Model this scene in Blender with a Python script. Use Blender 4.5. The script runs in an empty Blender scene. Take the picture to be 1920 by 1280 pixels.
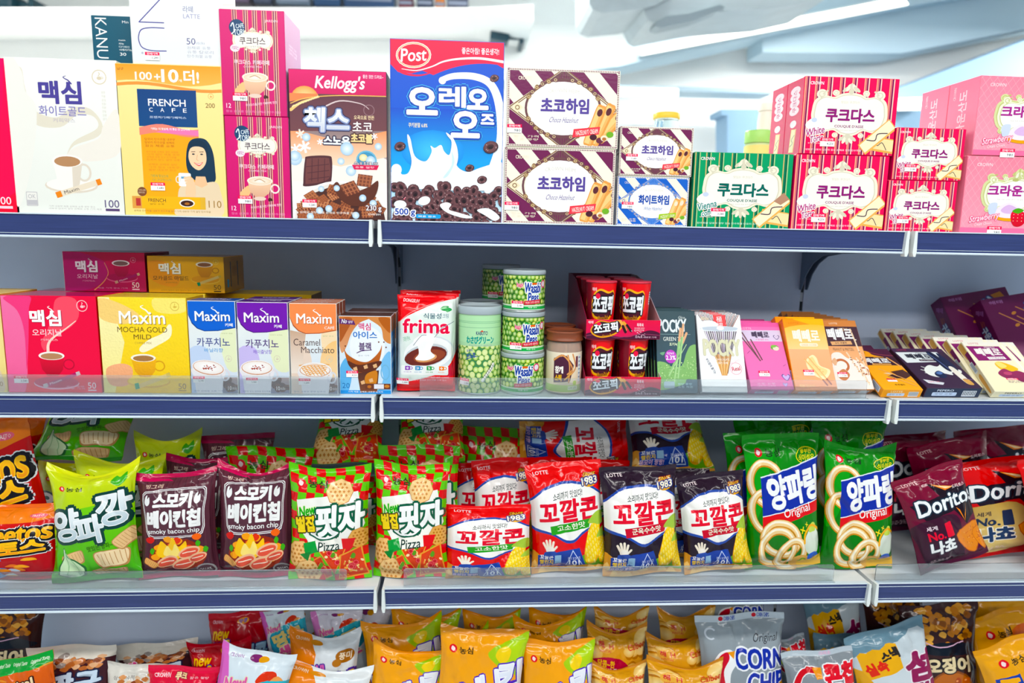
import bpy, bmesh, math, random
import numpy as np
from mathutils import Vector, Matrix
from mathutils.geometry import tessellate_polygon

SC = bpy.context.scene
COL = SC.collection
# ---------------------------------------------------------------- camera
F = 1280.0                                   # focal length in pixels of the 1920x1280 frame
Z0 = 1.35                                    # underside of the top shelf's rail above the floor
CAM = np.array([0.157, -1.1353, Z0 + 0.020])
YAW, PITCH, ROLL = 0.0604, 0.1557, 0.0199
_f = np.array([math.sin(YAW)*math.cos(PITCH), math.cos(YAW)*math.cos(PITCH), -math.sin(PITCH)])
_r = np.array([math.cos(YAW), -math.sin(YAW), 0.0]); _u = np.cross(_r, _f)
_c, _s = math.cos(ROLL), math.sin(ROLL)
_r, _u = _c*_r + _s*_u, -_s*_r + _c*_u
cam = bpy.data.cameras.new('camera'); camo = bpy.data.objects.new('camera', cam); COL.objects.link(camo)
camo.matrix_world = Matrix([[_r[0], _u[0], -_f[0], CAM[0]], [_r[1], _u[1], -_f[1], CAM[1]], [_r[2], _u[2], -_f[2], CAM[2]], [0, 0, 0, 1]])
cam.sensor_width = 36.0; cam.lens = F/1920*36.0; cam.clip_start = 0.05
cam.dof.use_dof = True; cam.dof.focus_distance = 1.17; cam.dof.aperture_fstop = 2.8
SC.camera = camo
# ---------------------------------------------------------------- world, lamps, exposure
SC.view_settings.view_transform = 'Standard'; SC.view_settings.look = 'None'
SC.view_settings.gamma = 1.0; SC.view_settings.use_curve_mapping = False
SC.view_settings.exposure = 0.0
wd = bpy.data.worlds.new('world'); SC.world = wd; wd.use_nodes = True
wd.node_tree.nodes['Background'].inputs[0].default_value = (0.52, 0.76, 1.0, 1)
wd.node_tree.nodes['Background'].inputs[1].default_value = 0.34
def area(name, loc, size, power, rot=(0, 0, 0), col=(1, .97, .93)):
    l = bpy.data.lights.new(name, 'AREA'); l.shape = 'RECTANGLE'; l.size, l.size_y = size; l.energy = power; l.color = col
    o = bpy.data.objects.new(name, l); COL.objects.link(o); o.location = loc; o.rotation_euler = rot; return o
# the aisle's ceiling strip lamps (their fixtures are built with the ceiling)
LAMPS = [(-1.0, -1.5), (0.55, -1.5), (2.1, -1.5)]
for _x, _y in LAMPS: area('overhead_light', (_x, _y, 2.74), (1.3, .16), 19, (math.radians(26), 0, 0))
area('overhead_light', (0.4, -3.5, 2.74), (4.0, .2), 46, (math.radians(40), 0, 0))
for _x in (-2.2, 1.2, 4.6): area('overhead_light', (_x, 2.3, 2.74), (2.4, .2), 120)  # added behind the gondola to whiten the far wall, no fixtures built

# ---------------------------------------------------------------- helpers
def lin(h):
    if not isinstance(h, str): return h
    h = h if len(h) == 6 else ''.join(k*2 for k in h)
    v = [int(h[i:i+2], 16)/255 for i in (0, 2, 4)]
    return tuple(c/12.92 if c <= .04045 else ((c+.055)/1.055)**2.4 for c in v)
def unp(px, py, Y):
    """the point of the plane y = Y seen at a pixel of the photograph"""
    d = _f + (px-960)/F*_r - (py-640)/F*_u
    return CAM + d*(Y-CAM[1])/d[1]
def pxm(Y, x=960, y=640):
    """pixels per metre at depth Y"""
    return F/((np.array([unp(x, y, Y)[0], Y, unp(x, y, Y)[2]])-CAM) @ _f)
MATS = {}
def mat(name, rough=.5, col=None, spec=.5, metal=0., trans=0., ior=1.45, emit=None, es=0., noise=0., nscale=60., bump=0., bscale=200., coat=0., stretch=None, alpha=1., crease=False):
    if name in MATS: return MATS[name]
    m = bpy.data.materials.new(name); m.use_nodes = True; nt = m.node_tree; b = nt.nodes['Principled BSDF']
    b.inputs['Roughness'].default_value = rough; b.inputs['Specular IOR Level'].default_value = spec
    b.inputs['Metallic'].default_value = metal; b.inputs['Transmission Weight'].default_value = trans; b.inputs['IOR'].default_value = ior
    b.inputs['Coat Weight'].default_value = coat; b.inputs['Alpha'].default_value = alpha
    if emit: b.inputs['Emission Color'].default_value = (*lin(emit), 1); b.inputs['Emission Strength'].default_value = es
    if col is None:
        a = nt.nodes.new('ShaderNodeAttribute'); a.attribute_name = 'Col'; nt.links.new(a.outputs['Color'], b.inputs['Base Color'])
    else:
        c = lin(col); b.inputs['Base Color'].default_value = (*c, 1)
        if noise:
            n = nt.nodes.new('ShaderNodeTexNoise'); n.inputs['Scale'].default_value = nscale
            r = nt.nodes.new('ShaderNodeValToRGB')
            for i, k in enumerate((1-noise, 1+noise)): r.color_ramp.elements[i].color = (*[min(1, x*k) for x in c], 1); r.color_ramp.elements[i].position = (.3, .7)[i]
            if stretch:
                tc = nt.nodes.new('ShaderNodeTexCoord'); mp = nt.nodes.new('ShaderNodeMapping'); mp.inputs['Scale'].default_value = stretch
                nt.links.new(tc.outputs['Object'], mp.inputs['Vector']); nt.links.new(mp.outputs['Vector'], n.inputs['Vector'])
            nt.links.new(n.outputs['Fac'], r.inputs['Fac']); nt.links.new(r.outputs['Color'], b.inputs['Base Color'])
    if bump:
        n = nt.nodes.new('ShaderNodeTexNoise'); n.inputs['Scale'].default_value = bscale
        if crease: n.noise_type = 'RIDGED_MULTIFRACTAL'; n.inputs['Detail'].default_value = 2.5; n.inputs['Roughness'].default_value = .4
        p = nt.nodes.new('ShaderNodeBump'); p.inputs['Strength'].default_value = bump; p.inputs['Distance'].default_value = .007 if crease else .002
        nt.links.new(n.outputs['Fac'], p.inputs['Height']); nt.links.new(p.outputs['Normal'], b.inputs['Normal'])
    MATS[name] = m; return m
CARTON = mat('printed_carton', .34, spec=.45)
WRAP = mat('wrapped_carton', .16, spec=.5, bump=.06, bscale=26)
FILM = mat('printed_film', .15, spec=.45, bump=.55, bscale=5, crease=True)
TIN = mat('printed_tin', .2, spec=.5)
PLAST = mat('coloured_plastic', .35)
PAPER = mat('sticker_paper', .6, spec=.2)

def link(o, parent=None, m=None):
    COL.objects.link(o)
    if parent is not None: o.parent = parent
    if m is not None: o.data.materials.clear(); o.data.materials.append(m)
    return o
def thing(name, label, cat, group=None, loc=(0, 0, 0), mw=None):
    o = bpy.data.objects.new(name, None); COL.objects.link(o); o.empty_display_size = .02
    if mw is not None: o.matrix_world = mw
    else: o.location = loc
    return tag(o, label, cat, group)
def tag(o, label=None, cat=None, group=None, kind=None):
    if label: o['label'] = label
    if cat: o['category'] = cat
    if group: o['group'] = group
    if kind: o['kind'] = kind
    return o
def mesh_np(name, V, T, C=None, N=None, smooth=False, quads=False):
    """mesh from numpy: V (n,3), T (m,3|4) indices, C (m,k,3) corner colours, N (m,k,3) corner normals"""
    me = bpy.data.meshes.new(name); m, k = T.shape
    me.vertices.add(len(V)); me.vertices.foreach_set('co', np.ascontiguousarray(V, np.float32).ravel())
    me.loops.add(m*k); me.loops.foreach_set('vertex_index', np.ascontiguousarray(T, np.int32).ravel())
    me.polygons.add(m); me.polygons.foreach_set('loop_start', np.arange(0, m*k, k, dtype=np.int32))
    if C is not None:
        a = me.color_attributes.new('Col', 'FLOAT_COLOR', 'CORNER')
        C = C.reshape(-1, 3); lum = C@np.array([.21, .72, .07]); C = np.clip(lum[:, None]+(C-lum[:, None])*1.16, 0, 1)   # purer colour put in to offset the bluish, hazy light
        cc = np.ones((m*k, 4), np.float32); cc[:, :3] = C; a.data.foreach_set('color', cc.ravel())
    me.update(calc_edges=True)
    if smooth: me.polygons.foreach_set('use_smooth', np.ones(m, bool))
    if N is not None:
        me.polygons.foreach_set('use_smooth', np.ones(m, bool))
        me.normals_split_custom_set(np.ascontiguousarray(N, np.float32).reshape(-1, 3))
    return me
class MB:
    """collects coloured solids into one mesh"""
    def __init__(s): s.bm = bmesh.new(); s.cl = s.bm.loops.layers.float_color.new('Col')
    def _col(s, faces, c):
        c = (*lin(c), 1)
        for f in faces:
            for l in f.loops: l[s.cl] = c
    def box(s, a, b, c='ffffff', bev=0., M=None, seg=1):
        r = bmesh.ops.create_cube(s.bm, size=1.0); vs = r['verts']
        for v in vs: v.co = Vector([a[i]+(v.co[i]+.5)*(b[i]-a[i]) for i in range(3)])
        fs = {f for v in vs for f in v.link_faces}
        if bev:
            g = bmesh.ops.bevel(s.bm, geom=list({e for f in fs for e in f.edges}), offset=bev, segments=seg, affect='EDGES', profile=.5)
            fs = set(g['faces']) | {f for f in fs if f.is_valid}
            fs |= {f for q in list(fs) for v in q.verts for f in v.link_faces}
        if M is not None: bmesh.ops.transform(s.bm, matrix=M, verts=list({v for f in fs for v in f.verts}))
        s._col(fs, c); return fs
    def lathe(s, prof, c='ffffff', n=48, cols=None, smooth=True, center=(0, 0, 0)):
        rings = []
        for r, z in prof:
            rings.append([s.bm.verts.new((center[0]+r*math.cos(2*math.pi*i/n), center[1]+r*math.sin(2*math.pi*i/n), center[2]+z)) for i in range(n)] if r > 1e-6 else [s.bm.verts.new((center[0], center[1], center[2]+z))])
        for k in range(len(rings)-1):
            a, b = rings[k], rings[k+1]; fs = []
            for i in range(n):
                j = (i+1) % n
                if len(a) == 1 and len(b) == 1: continue
                q = [a[0], b[j], b[i]] if len(a) == 1 else [a[i], a[j], b[0]] if len(b) == 1 else [a[i], a[j], b[j], b[i]]
                f = s.bm.faces.new(q); f.smooth = smooth; fs.append(f)
            s._col(fs, cols[k] if cols else c)
    def prism(s, pts, axis, a, b, c='ffffff', M=None):
        """polygon pts (2-D) extruded along axis from a to b"""
        def P(p, t): return (t, p[0], p[1]) if axis == 0 else (p[0], t, p[1]) if axis == 1 else (p[0], p[1], t)
        A = [s.bm.verts.new(P(p, a)) for p in pts]; B = [s.bm.verts.new(P(p, b)) for p in pts]; n = len(pts)
        fs = [s.bm.faces.new(A), s.bm.faces.new(B[::-1])] + [s.bm.faces.new((A[i], B[i], B[(i+1) % n], A[(i+1) % n])) for i in range(n)]
        if M is not None: bmesh.ops.transform(s.bm, matrix=M, verts=A+B)
        s._col(fs, c); return fs
    def build(s, name, m, parent=None, recalc=True):
        if recalc: bmesh.ops.recalc_face_normals(s.bm, faces=s.bm.faces[:])
        me = bpy.data.meshes.new(name); s.bm.to_mesh(me); s.bm.free()
        return link(bpy.data.objects.new(name, me), parent, m)

# ---------------------------------------------------------------- vector artwork printed on packaging
_TX = {}
def glyphs(txt, off=0.0, res=3):
    k = (txt, round(off, 4), res)
    if k in _TX: return _TX[k]
    c = bpy.data.curves.new('lettering', 'FONT'); c.body = txt; c.offset = off; c.resolution_u = res; c.size = 1
    o = bpy.data.objects.new('lettering', c); COL.objects.link(o)
    dg = bpy.context.evaluated_depsgraph_get(); e = o.evaluated_get(dg); me = e.to_mesh(); me.calc_loop_triangles()
    v = np.empty(len(me.vertices)*3, np.float32); me.vertices.foreach_get('co', v); v = v.reshape(-1, 3)[:, :2]
    t = np.empty(len(me.loop_triangles)*3, np.int32); me.loop_triangles.foreach_get('vertices', t)
    T = v[t.reshape(-1, 3)].astype(np.float64) if len(t) else np.zeros((0, 3, 2))
    e.to_mesh_clear(); bpy.data.objects.remove(o); bpy.data.curves.remove(c)
    if len(T):
        lo = T.reshape(-1, 2).min(0); hi = T.reshape(-1, 2).max(0); T = (T-lo)/np.maximum(hi-lo, 1e-6)
        _TX[k] = (T, (hi-lo))
    else: _TX[k] = (T, np.array([1., 1.]))
    return _TX[k]
def cat(pts, n=6, closed=True):
    """Catmull-Rom through pts"""
    p = np.array(pts, float); m = len(p); out = []
    for i in range(m if closed else m-1):
        g = (lambda j: p[j % m]) if closed else (lambda j: p[min(max(j, 0), m-1)])
        a, b, c, d = g(i-1), g(i), g(i+1), g(i+2)
        for t in np.arange(n)/n:
            out.append(.5*(2*b+(c-a)*t+(2*a-5*b+4*c-d)*t*t+(3*b-a-3*c+d)*t**3))
    if not closed: out.append(p[-1])
    return np.array(out)
def cutsoup(T, co):
    """split triangles (N,3,D) at every integer of the per-corner scalar co(T) -> (N,3)"""
    out = []; eps = 1e-5
    while len(T):
        s = co(T); lo, hi = s.min(1), s.max(1)
        k = np.round((lo+hi)/2); bad = (k <= lo+eps) | (k >= hi-eps)
        k = np.where(bad, np.floor(lo+eps)+1, k); need = k < hi-eps
        out.append(T[~need]); T, s, k = T[need], s[need], k[need]
        if not len(T): break
        o = np.argsort(s, axis=1); ii = np.arange(len(T))[:, None]; T = T[ii, o]; s = s[ii, o]
        a, b, c = T[:, 0], T[:, 1], T[:, 2]; sa, sb, sc = s[:, 0], s[:, 1], s[:, 2]
        P = a+(c-a)*((k-sa)/(sc-sa))[:, None]; on = np.abs(sb-k) <= eps; below = (sb < k) & ~on; above = ~below & ~on
        new = []
        if on.any(): q = on; new += [np.stack([a[q], b[q], P[q]], 1), np.stack([b[q], c[q], P[q]], 1)]
        if below.any():
            q = below; Q = b[q]+(c[q]-b[q])*((k[q]-sb[q])/(sc[q]-sb[q]))[:, None]
            new += [np.stack([a[q], b[q], P[q]], 1), np.stack([b[q], Q, P[q]], 1), np.stack([Q, c[q], P[q]], 1)]
        if above.any():
            q = above; Q = a[q]+(b[q]-a[q])*((k[q]-sa[q])/(sb[q]-sa[q]))[:, None]
            new += [np.stack([a[q], Q, P[q]], 1), np.stack([Q, b[q], P[q]], 1), np.stack([b[q], c[q], P[q]], 1)]
        T = np.concatenate(new)
    return np.concatenate(out) if out else T
class Art:
    """flat layered artwork; x to the right, y DOWN, canvas (x0, y0)-(x1, y1) in the units it was drawn in"""
    def __init__(s, x0, y0, x1, y1, bg='ffffff', bg2=None):
        s.W, s.H = x1-x0, y1-y0; s.o = np.array([x0, y0], float); s.tr = []; s.bb = np.zeros((0, 4)); s.lv = np.zeros(0, int); s.bg = bg; s.soup = None
        s.r(x0, y0, x1, y1, bg, bg2)
    def add(s, T, C):
        """T (N,3,2) triangles, C colour or (N,3,3)"""
        if not len(T): return
        T = T-s.o; f = T.reshape(-1, 2); b = np.array([f[:, 0].min(), f[:, 1].min(), f[:, 0].max(), f[:, 1].max()])
        hit = (s.bb[:, 0] < b[2]) & (s.bb[:, 2] > b[0]) & (s.bb[:, 1] < b[3]) & (s.bb[:, 3] > b[1]) if len(s.bb) else np.zeros(0, bool)
        lv = int(s.lv[hit].max())+1 if hit.any() else 0
        s.bb = np.vstack([s.bb, b]); s.lv = np.append(s.lv, lv)
        C = np.array(C, float)
        if C.ndim == 1: C = np.broadcast_to(C, (len(T), 3, 3))
        s.tr.append(np.concatenate([T, C, np.full((len(T), 3, 1), lv)], 2))
    def p(s, pts, c, c2=None):
        pts = np.array(pts, float); q = [Vector((x, y, 0)) for x, y in pts]
        t = np.array(tessellate_polygon([q]), int)
        if not len(t): return s
        T = pts[t]; A = np.array(lin(c))
        if c2 is None: s.add(T, A)
        else:
            y0, y1 = pts[:, 1].min(), pts[:, 1].max(); w = ((T[..., 1]-y0)/max(y1-y0, 1e-6))[..., None]
            s.add(T, A*(1-w)+np.array(lin(c2))*w)
        return s
    def r(s, x0, y0, x1, y1, c, c2=None): return s.p([(x0, y0), (x1, y0), (x1, y1), (x0, y1)], c, c2)
    def rr(s, x0, y0, x1, y1, rad, c):
        q = []
        for cx, cy, a0 in ((x1-rad, y0+rad, -90), (x1-rad, y1-rad, 0), (x0+rad, y1-rad, 90), (x0+rad, y0+rad, 180)):
            q += [(cx+rad*math.cos(math.radians(a0+k*22.5)), cy+rad*math.sin(math.radians(a0+k*22.5))) for k in range(5)]
        return s.p(q, c)
    def e(s, cx, cy, rx, ry=None, c='ffffff', rot=0, n=20, c2=None, a0=0, a1=360):
        ry = rx if ry is None else ry; ca, sa = math.cos(math.radians(rot)), math.sin(math.radians(rot))
        an = np.radians(np.linspace(a0, a1, n+1)); x, y = rx*np.cos(an), ry*np.sin(an)
        P = np.stack([cx+x*ca+y*sa, cy-x*sa+y*ca], 1); ctr = np.broadcast_to(np.array([cx, cy], float), (n, 2))
        T = np.stack([ctr, P[:-1], P[1:]], 1)
        C = np.empty((n, 3, 3)); C[:, 0] = lin(c2 if c2 else c); C[:, 1:] = lin(c); s.add(T, C); return s
    def ring(s, cx, cy, rx, ry, w, c, rot=0, n=24, c2=None, a0=0, a1=360):
        ca, sa = math.cos(math.radians(rot)), math.sin(math.radians(rot)); an = np.radians(np.linspace(a0, a1, n+1))
        def P(k): x, y = (rx+k)*np.cos(an), (ry+k)*np.sin(an); return np.stack([cx+x*ca+y*sa, cy-x*sa+y*ca], 1)
        A, B = P(-w/2), P(w/2); T = np.concatenate([np.stack([A[:-1], B[:-1], B[1:]], 1), np.stack([A[:-1], B[1:], A[1:]], 1)])
        C = np.empty((2*n, 3, 3)); C[:] = lin(c)
        if c2: C[:n, 0] = lin(c2); C[n:, 0] = lin(c2); C[n:, 2] = lin(c2)
        s.add(T, C); return s
    def b(s, pts, c, c2=None, n=5): return s.p(cat(pts, n), c, c2)
    def l(s, pts, w, c, w2=None, caps=True):
        p = np.array(pts, float); d = np.diff(p, axis=0); d /= np.maximum(np.linalg.norm(d, axis=1), 1e-9)[:, None]
        t = np.vstack([d[:1], d[:-1]+d[1:], d[-1:]]); ln = np.linalg.norm(t, axis=1); t /= np.maximum(ln, 1e-9)[:, None]
        nn = np.stack([-t[:, 1], t[:, 0]], 1); k = np.ones(len(p)); k[1:-1] = np.minimum(2/np.maximum(ln[1:-1], .7), 1.8)
        wd_ = np.linspace(w, w if w2 is None else w2, len(p))/2*k; A, B = p+nn*wd_[:, None], p-nn*wd_[:, None]
        T = np.concatenate([np.stack([A[:-1], B[:-1], B[1:]], 1), np.stack([A[:-1], B[1:], A[1:]], 1)]); s.add(T, np.array(lin(c)))
        if caps and w > 1.2:
            s.e(*p[0], w/2, w/2, c, n=8); s.e(*p[-1], wd_[-1], wd_[-1], c, n=8)
        return s
    def s(s, pts, w, c, w2=None, n=5, caps=True): return s.l(cat(pts, n, False), w, c, w2, caps)
    def t(s, txt, x0, y0, x1, y1, c, b=.012, o=(), rot=0, sh=0, arc=0, res=3, st=0, c2=None):
        """lettering fitted to the rectangle; b thickens the strokes, o = outlines [(radius, colour)], st = extra stroke radius"""
        if b > 0 and any('A' <= ch <= 'z' for ch in txt):        # Latin capitals thicken by stamping
            k = abs(y1-y0)*max(0, b-.004)*.8; b = 0.
            if k > .09: st = max(st, k)
        st = st*.62 if st > 1 else st
        if b > .018: st = max(st, abs(y1-y0)*(b-.018)*.7) if abs(y1-y0) > 7 else st; b = .018
        T, _ = glyphs(txt, b, res)
        if not len(T): return s
        q = np.empty_like(T); q[..., 0] = x0+T[..., 0]*(x1-x0); q[..., 1] = y1-T[..., 1]*(y1-y0)
        cx, cy = (x0+x1)/2, (y0+y1)/2
        if arc: q[..., 1] += arc*((q[..., 0]-cx)/((x1-x0)/2))**2
        q[..., 0] += sh*(cy-q[..., 1])
        if rot:
            a = math.radians(rot); ca, sa = math.cos(a), math.sin(a); dx, dy = q[..., 0]-cx, q[..., 1]-cy
            q = np.stack([cx+dx*ca+dy*sa, cy-dx*sa+dy*ca], -1)
        def stamp(rad, cc, n):
            for i in range(n): s.add(q+rad*np.array([math.cos(2*math.pi*i/n), math.sin(2*math.pi*i/n)]), cc)
        for rad, oc in o: stamp(rad+st, np.array(lin(oc)), 10 if rad > 2 else 8)
        if st: stamp(st, np.array(lin(c)), 8)
        A = np.array(lin(c))
        if c2 is not None:
            w = np.clip((q[..., 1]-y0)/(y1-y0), 0, 1)[..., None]; A = A*(1-w)+np.array(lin(c2))*w
        s.add(q, A); return s
    def tiny(s, x0, y0, x1, y1, c, n=1, seed=0):
        """rows of small print"""
        rnd = random.Random(seed+int(x0*7+y0)); h = (y1-y0)/n
        words = '가격 칼로리 원재료 유통 중량 탄수화물 내용량 설탕 함유 제품'.split()
        for i in range(n):
            ln = ' '.join(rnd.choice(words) for _ in range(max(2, int((x1-x0)/h/3.2))))
            s.t(ln, x0, y0+i*h+h*.12, x1-(x1-x0)*rnd.uniform(0, .15), y0+(i+1)*h-h*.12, c, b=.005, res=1)
        return s
    def inc(s, other, x0, y0, x1, y1, rot=0):
        """another drawing placed inside this one"""
        lvs = {}
        for tr in other.tr[1:]:
            q = tr[..., :2].copy(); q[..., 0] = x0+q[..., 0]/other.W*(x1-x0); q[..., 1] = y0+q[..., 1]/other.H*(y1-y0)
            if rot:
                a = math.radians(rot); ca, sa = math.cos(a), math.sin(a); cx, cy = (x0+x1)/2, (y0+y1)/2; dx, dy = q[..., 0]-cx, q[..., 1]-cy
                q = np.stack([cx+dx*ca+dy*sa, cy-dx*sa+dy*ca], -1)
            s.add(q, tr[..., 2:5])
        return s
    def tris(s):
        """clipped to the canvas: (N,3,6) x, y, r, g, b, layer"""
        if s.soup is None:
            T = np.concatenate(s.tr)
            T = cutsoup(T, lambda t: t[..., 0]/s.W); T = cutsoup(T, lambda t: t[..., 1]/s.H)
            c = T[..., :2].mean(1); T = T[(c[:, 0] > 0) & (c[:, 0] < s.W) & (c[:, 1] > 0) & (c[:, 1] < s.H)]
            e1, e2 = T[:, 1, :2]-T[:, 0, :2], T[:, 2, :2]-T[:, 0, :2]; ar = e1[:, 0]*e2[:, 1]-e1[:, 1]*e2[:, 0]
            T = T[np.abs(ar) > 1e-7]; ar = ar[np.abs(ar) > 1e-7]; T[ar > 0] = T[ar > 0][:, ::-1]   # counter-clockwise once y points up
            s.soup = T
        return s.soup
STEP = 1.1e-5
def weld(V, key):
    u, first, inv = np.unique(np.round(key, 4), axis=0, return_index=True, return_inverse=True)
    return V[first], inv.reshape(-1, 3)
def printed(name, art, fn, m, parent=None, grid=None, soup=None, extra=None):
    """mesh of the artwork laid on the surface fn(u, v) -> points, normals; grid = (nu, nv) facets"""
    T = art.tris() if soup is None else soup
    u, v = T[..., 0]/art.W, 1-T[..., 1]/art.H
    if grid is None: P, N = fn(u.ravel(), v.ravel())
    else: P, N = facet(fn, grid, u.ravel(), v.ravel())
    P = P + N*((T[..., 5].ravel()+1)*STEP)[:, None]
    V, I = weld(P, np.concatenate([T[..., :2].reshape(-1, 2), T[..., 5].reshape(-1, 1)], 1))
    C = T[..., 2:5]; Nn = N.reshape(-1, 3, 3)
    if extra:
        for V2, I2, C2, N2 in extra:
            I = np.concatenate([I, I2+len(V)]); V = np.concatenate([V, V2]); C = np.concatenate([C, C2]); Nn = np.concatenate([Nn, N2])
    good = (I[:, 0] != I[:, 1]) & (I[:, 1] != I[:, 2]) & (I[:, 0] != I[:, 2])
    me = mesh_np(name, V, I[good], C[good], Nn[good])
    return link(bpy.data.objects.new(name, me), parent, m)
def facet(fn, grid, u, v):
    nu, nv = grid; gu, gv = np.meshgrid(np.linspace(0, 1, nu+1), np.linspace(0, 1, nv+1), indexing='ij')
    G, _ = fn(gu.ravel(), gv.ravel()); G = G.reshape(nu+1, nv+1, 3)
    du = np.gradient(G, axis=0); dv = np.gradient(G, axis=1); NN = np.cross(du, dv); NN /= np.maximum(np.linalg.norm(NN, axis=2), 1e-12)[..., None]
    i = np.clip(np.floor(u*nu-1e-7).astype(int), 0, nu-1); j = np.clip(np.floor(v*nv-1e-7).astype(int), 0, nv-1)
    # a corner that lies on a cell border may belong to either cell: the surface is continuous there
    fx, fy = (u*nu-i)[:, None], (v*nv-j)[:, None]; low = (fx+fy) <= 1
    def ip(A): return np.where(low, A[i, j]+fx*(A[i+1, j]-A[i, j])+fy*(A[i, j+1]-A[i, j]), A[i+1, j+1]+(1-fx)*(A[i, j+1]-A[i+1, j+1])+(1-fy)*(A[i+1, j]-A[i+1, j+1]))
    N = ip(NN); N /= np.maximum(np.linalg.norm(N, axis=1), 1e-12)[:, None]
    return ip(G), N
def gridcut(art, grid, cuts_v=()):
    """artwork cut along the facets of a nu x nv grid, cached on the artwork"""
    k = ('g', grid)
    if not hasattr(art, 'cache'): art.cache = {}
    if k not in art.cache:
        nu, nv = grid; T = art.tris()
        T = cutsoup(T, lambda t: t[..., 0]/art.W*nu); T = cutsoup(T, lambda t: (1-t[..., 1]/art.H)*nv)
        T = cutsoup(T, lambda t: t[..., 0]/art.W*nu+(1-t[..., 1]/art.H)*nv)
        e1, e2 = T[:, 1, :2]-T[:, 0, :2], T[:, 2, :2]-T[:, 0, :2]; ar = e1[:, 0]*e2[:, 1]-e1[:, 1]*e2[:, 0]
        T = T[np.abs(ar) > 1e-7]; ar = ar[np.abs(ar) > 1e-7]; T[ar > 0] = T[ar > 0][:, ::-1]
        art.cache[k] = T
    return art.cache[k]
# ---------------------------------------------------------------- the room
WHITE = mat('white_wall', .7, 'f2f4f1', noise=.02, nscale=3)
WHITE2 = mat('white_ceiling', .8, 'e9eff0', noise=.02, nscale=2)
FLOORM = mat('floor_vinyl', .35, 'b9bdbf', noise=.06, nscale=4)
def struct(name, a, b, m):
    q = MB(); q.box(a, b); return tag(q.build(name, m), kind='structure')
struct('floor', (-5, -4, -.1), (7, 4.6, 0), FLOORM)
struct('ceiling', (-5, -4, 3.3), (7, 4.6, 3.4), WHITE2)
struct('wall_back', (-5, 3.6, 0), (7, 3.72, 3.3), WHITE)
struct('wall_left', (-5.1, -4, 0), (-5, 4.6, 3.3), WHITE)
struct('wall_right', (7, -4, 0), (7.1, 4.6, 3.3), WHITE)
def slab(name, px, Y, depth, m, front=0):
    """a solid whose near outline is given as picture points at depth Y"""
    q = MB(); pts = [unp(x, y, Y) for x, y in px]
    q.prism([(p[0], p[2]) for p in pts], 1, Y, Y+depth); return q.build(name, m)
GREYB = mat('soffit_shade', .6, 'b4ccd8', noise=.03, nscale=2)  # shade of the soffit undersides is put into this grey blue
BLUEW = mat('blue_grey_paint', .6, '86aac6', noise=.04, nscale=2)
DUCTM = mat('galvanised_duct', .45, 'a9b6ba', metal=.1, noise=.05, nscale=6)
GLOW = mat('lamp_diffuser', .4, 'ffffff', emit='fff6df', es=2.2)
HOUS = mat('lamp_housing', .5, 'eef2f2')
def trim(n, px, Y, d, m): return tag(slab('trim_%d' % n, px, Y, d, m), kind='structure')
trim(1, [(940, 130), (1440, 18), (1700, -42), (2050, -110), (2050, -48), (1690, 14), (1440, 64), (1160, 124), (940, 150)], 3.2, .3, GREYB)
trim(2, [(1430, 72), (1700, 18), (2050, -50), (2050, 30), (1690, 100), (1430, 98)], 3.3, .25, GREYB)
trim(3, [(1140, 158), (1450, 167), (1450, 175), (1140, 167)], 3.1, .2, GREYB)
trim(4, [(1684, 166), (2050, 26), (2050, 330), (1662, 330), (1664, 176)], 2.9, .5, BLUEW)
trim(5, [(1352, 205), (1450, 205), (1450, 330), (1352, 330), (1352, 318), (1364, 318), (1364, 216), (1352, 216)], 3.0, .2, BLUEW)
trim(6, [(-400, 18), (890, 18), (1000, 40), (1000, 30), (1000, 8), (890, 14), (-400, 14)], 3.0, .6, WHITE)
def strip(px, Y, label, group=None):
    c = unp(*np.mean(px, axis=0), Y); t = thing('strip_lamp', label, 'ceiling lamp', group, loc=c)
    def part(name, pts, a, b, m):
        q = MB(); P = [unp(x, y, Y)-c for x, y in pts]; q.prism([(p[0], p[2]) for p in P], 1, a, b); return q.build(name, m, t)
    part('diffuser', px, -.02, 0, GLOW)
    part('housing', [(x, y-4) for x, y in px], .001, .09, HOUS); return t
strip([(1203, 92), (1690, -4), (1700, 10), (1203, 104)], 3.1, 'long bright strip lamp slanting across the ceiling at upper right')
strip([(1156, 167), (1270, 168), (1270, 181), (1156, 180)], 3.0, 'short bright strip lamp above the small maroon carton and glass jar')
strip([(1683, 188), (1735, 186), (1735, 206), (1683, 207)], 2.8, 'short bright strip lamp just left of the rear pink cartons')
# aisle lamps above and behind the camera
for _x, _y in LAMPS:
    t = thing('strip_lamp', 'strip lamp hanging above the near aisle', 'ceiling lamp', 'aisle strip lamps', loc=(_x, _y, 2.78))
    q = MB(); q.box((-.65, -.08, 0), (.65, .08, .05), bev=.008); q.build('housing', HOUS, t)
    for sx in (-.5, .5):
        q = MB(); q.box((sx-.003, -.003, .05), (sx+.003, .003, .52)); q.build('hanger', HOUS, t)
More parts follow.
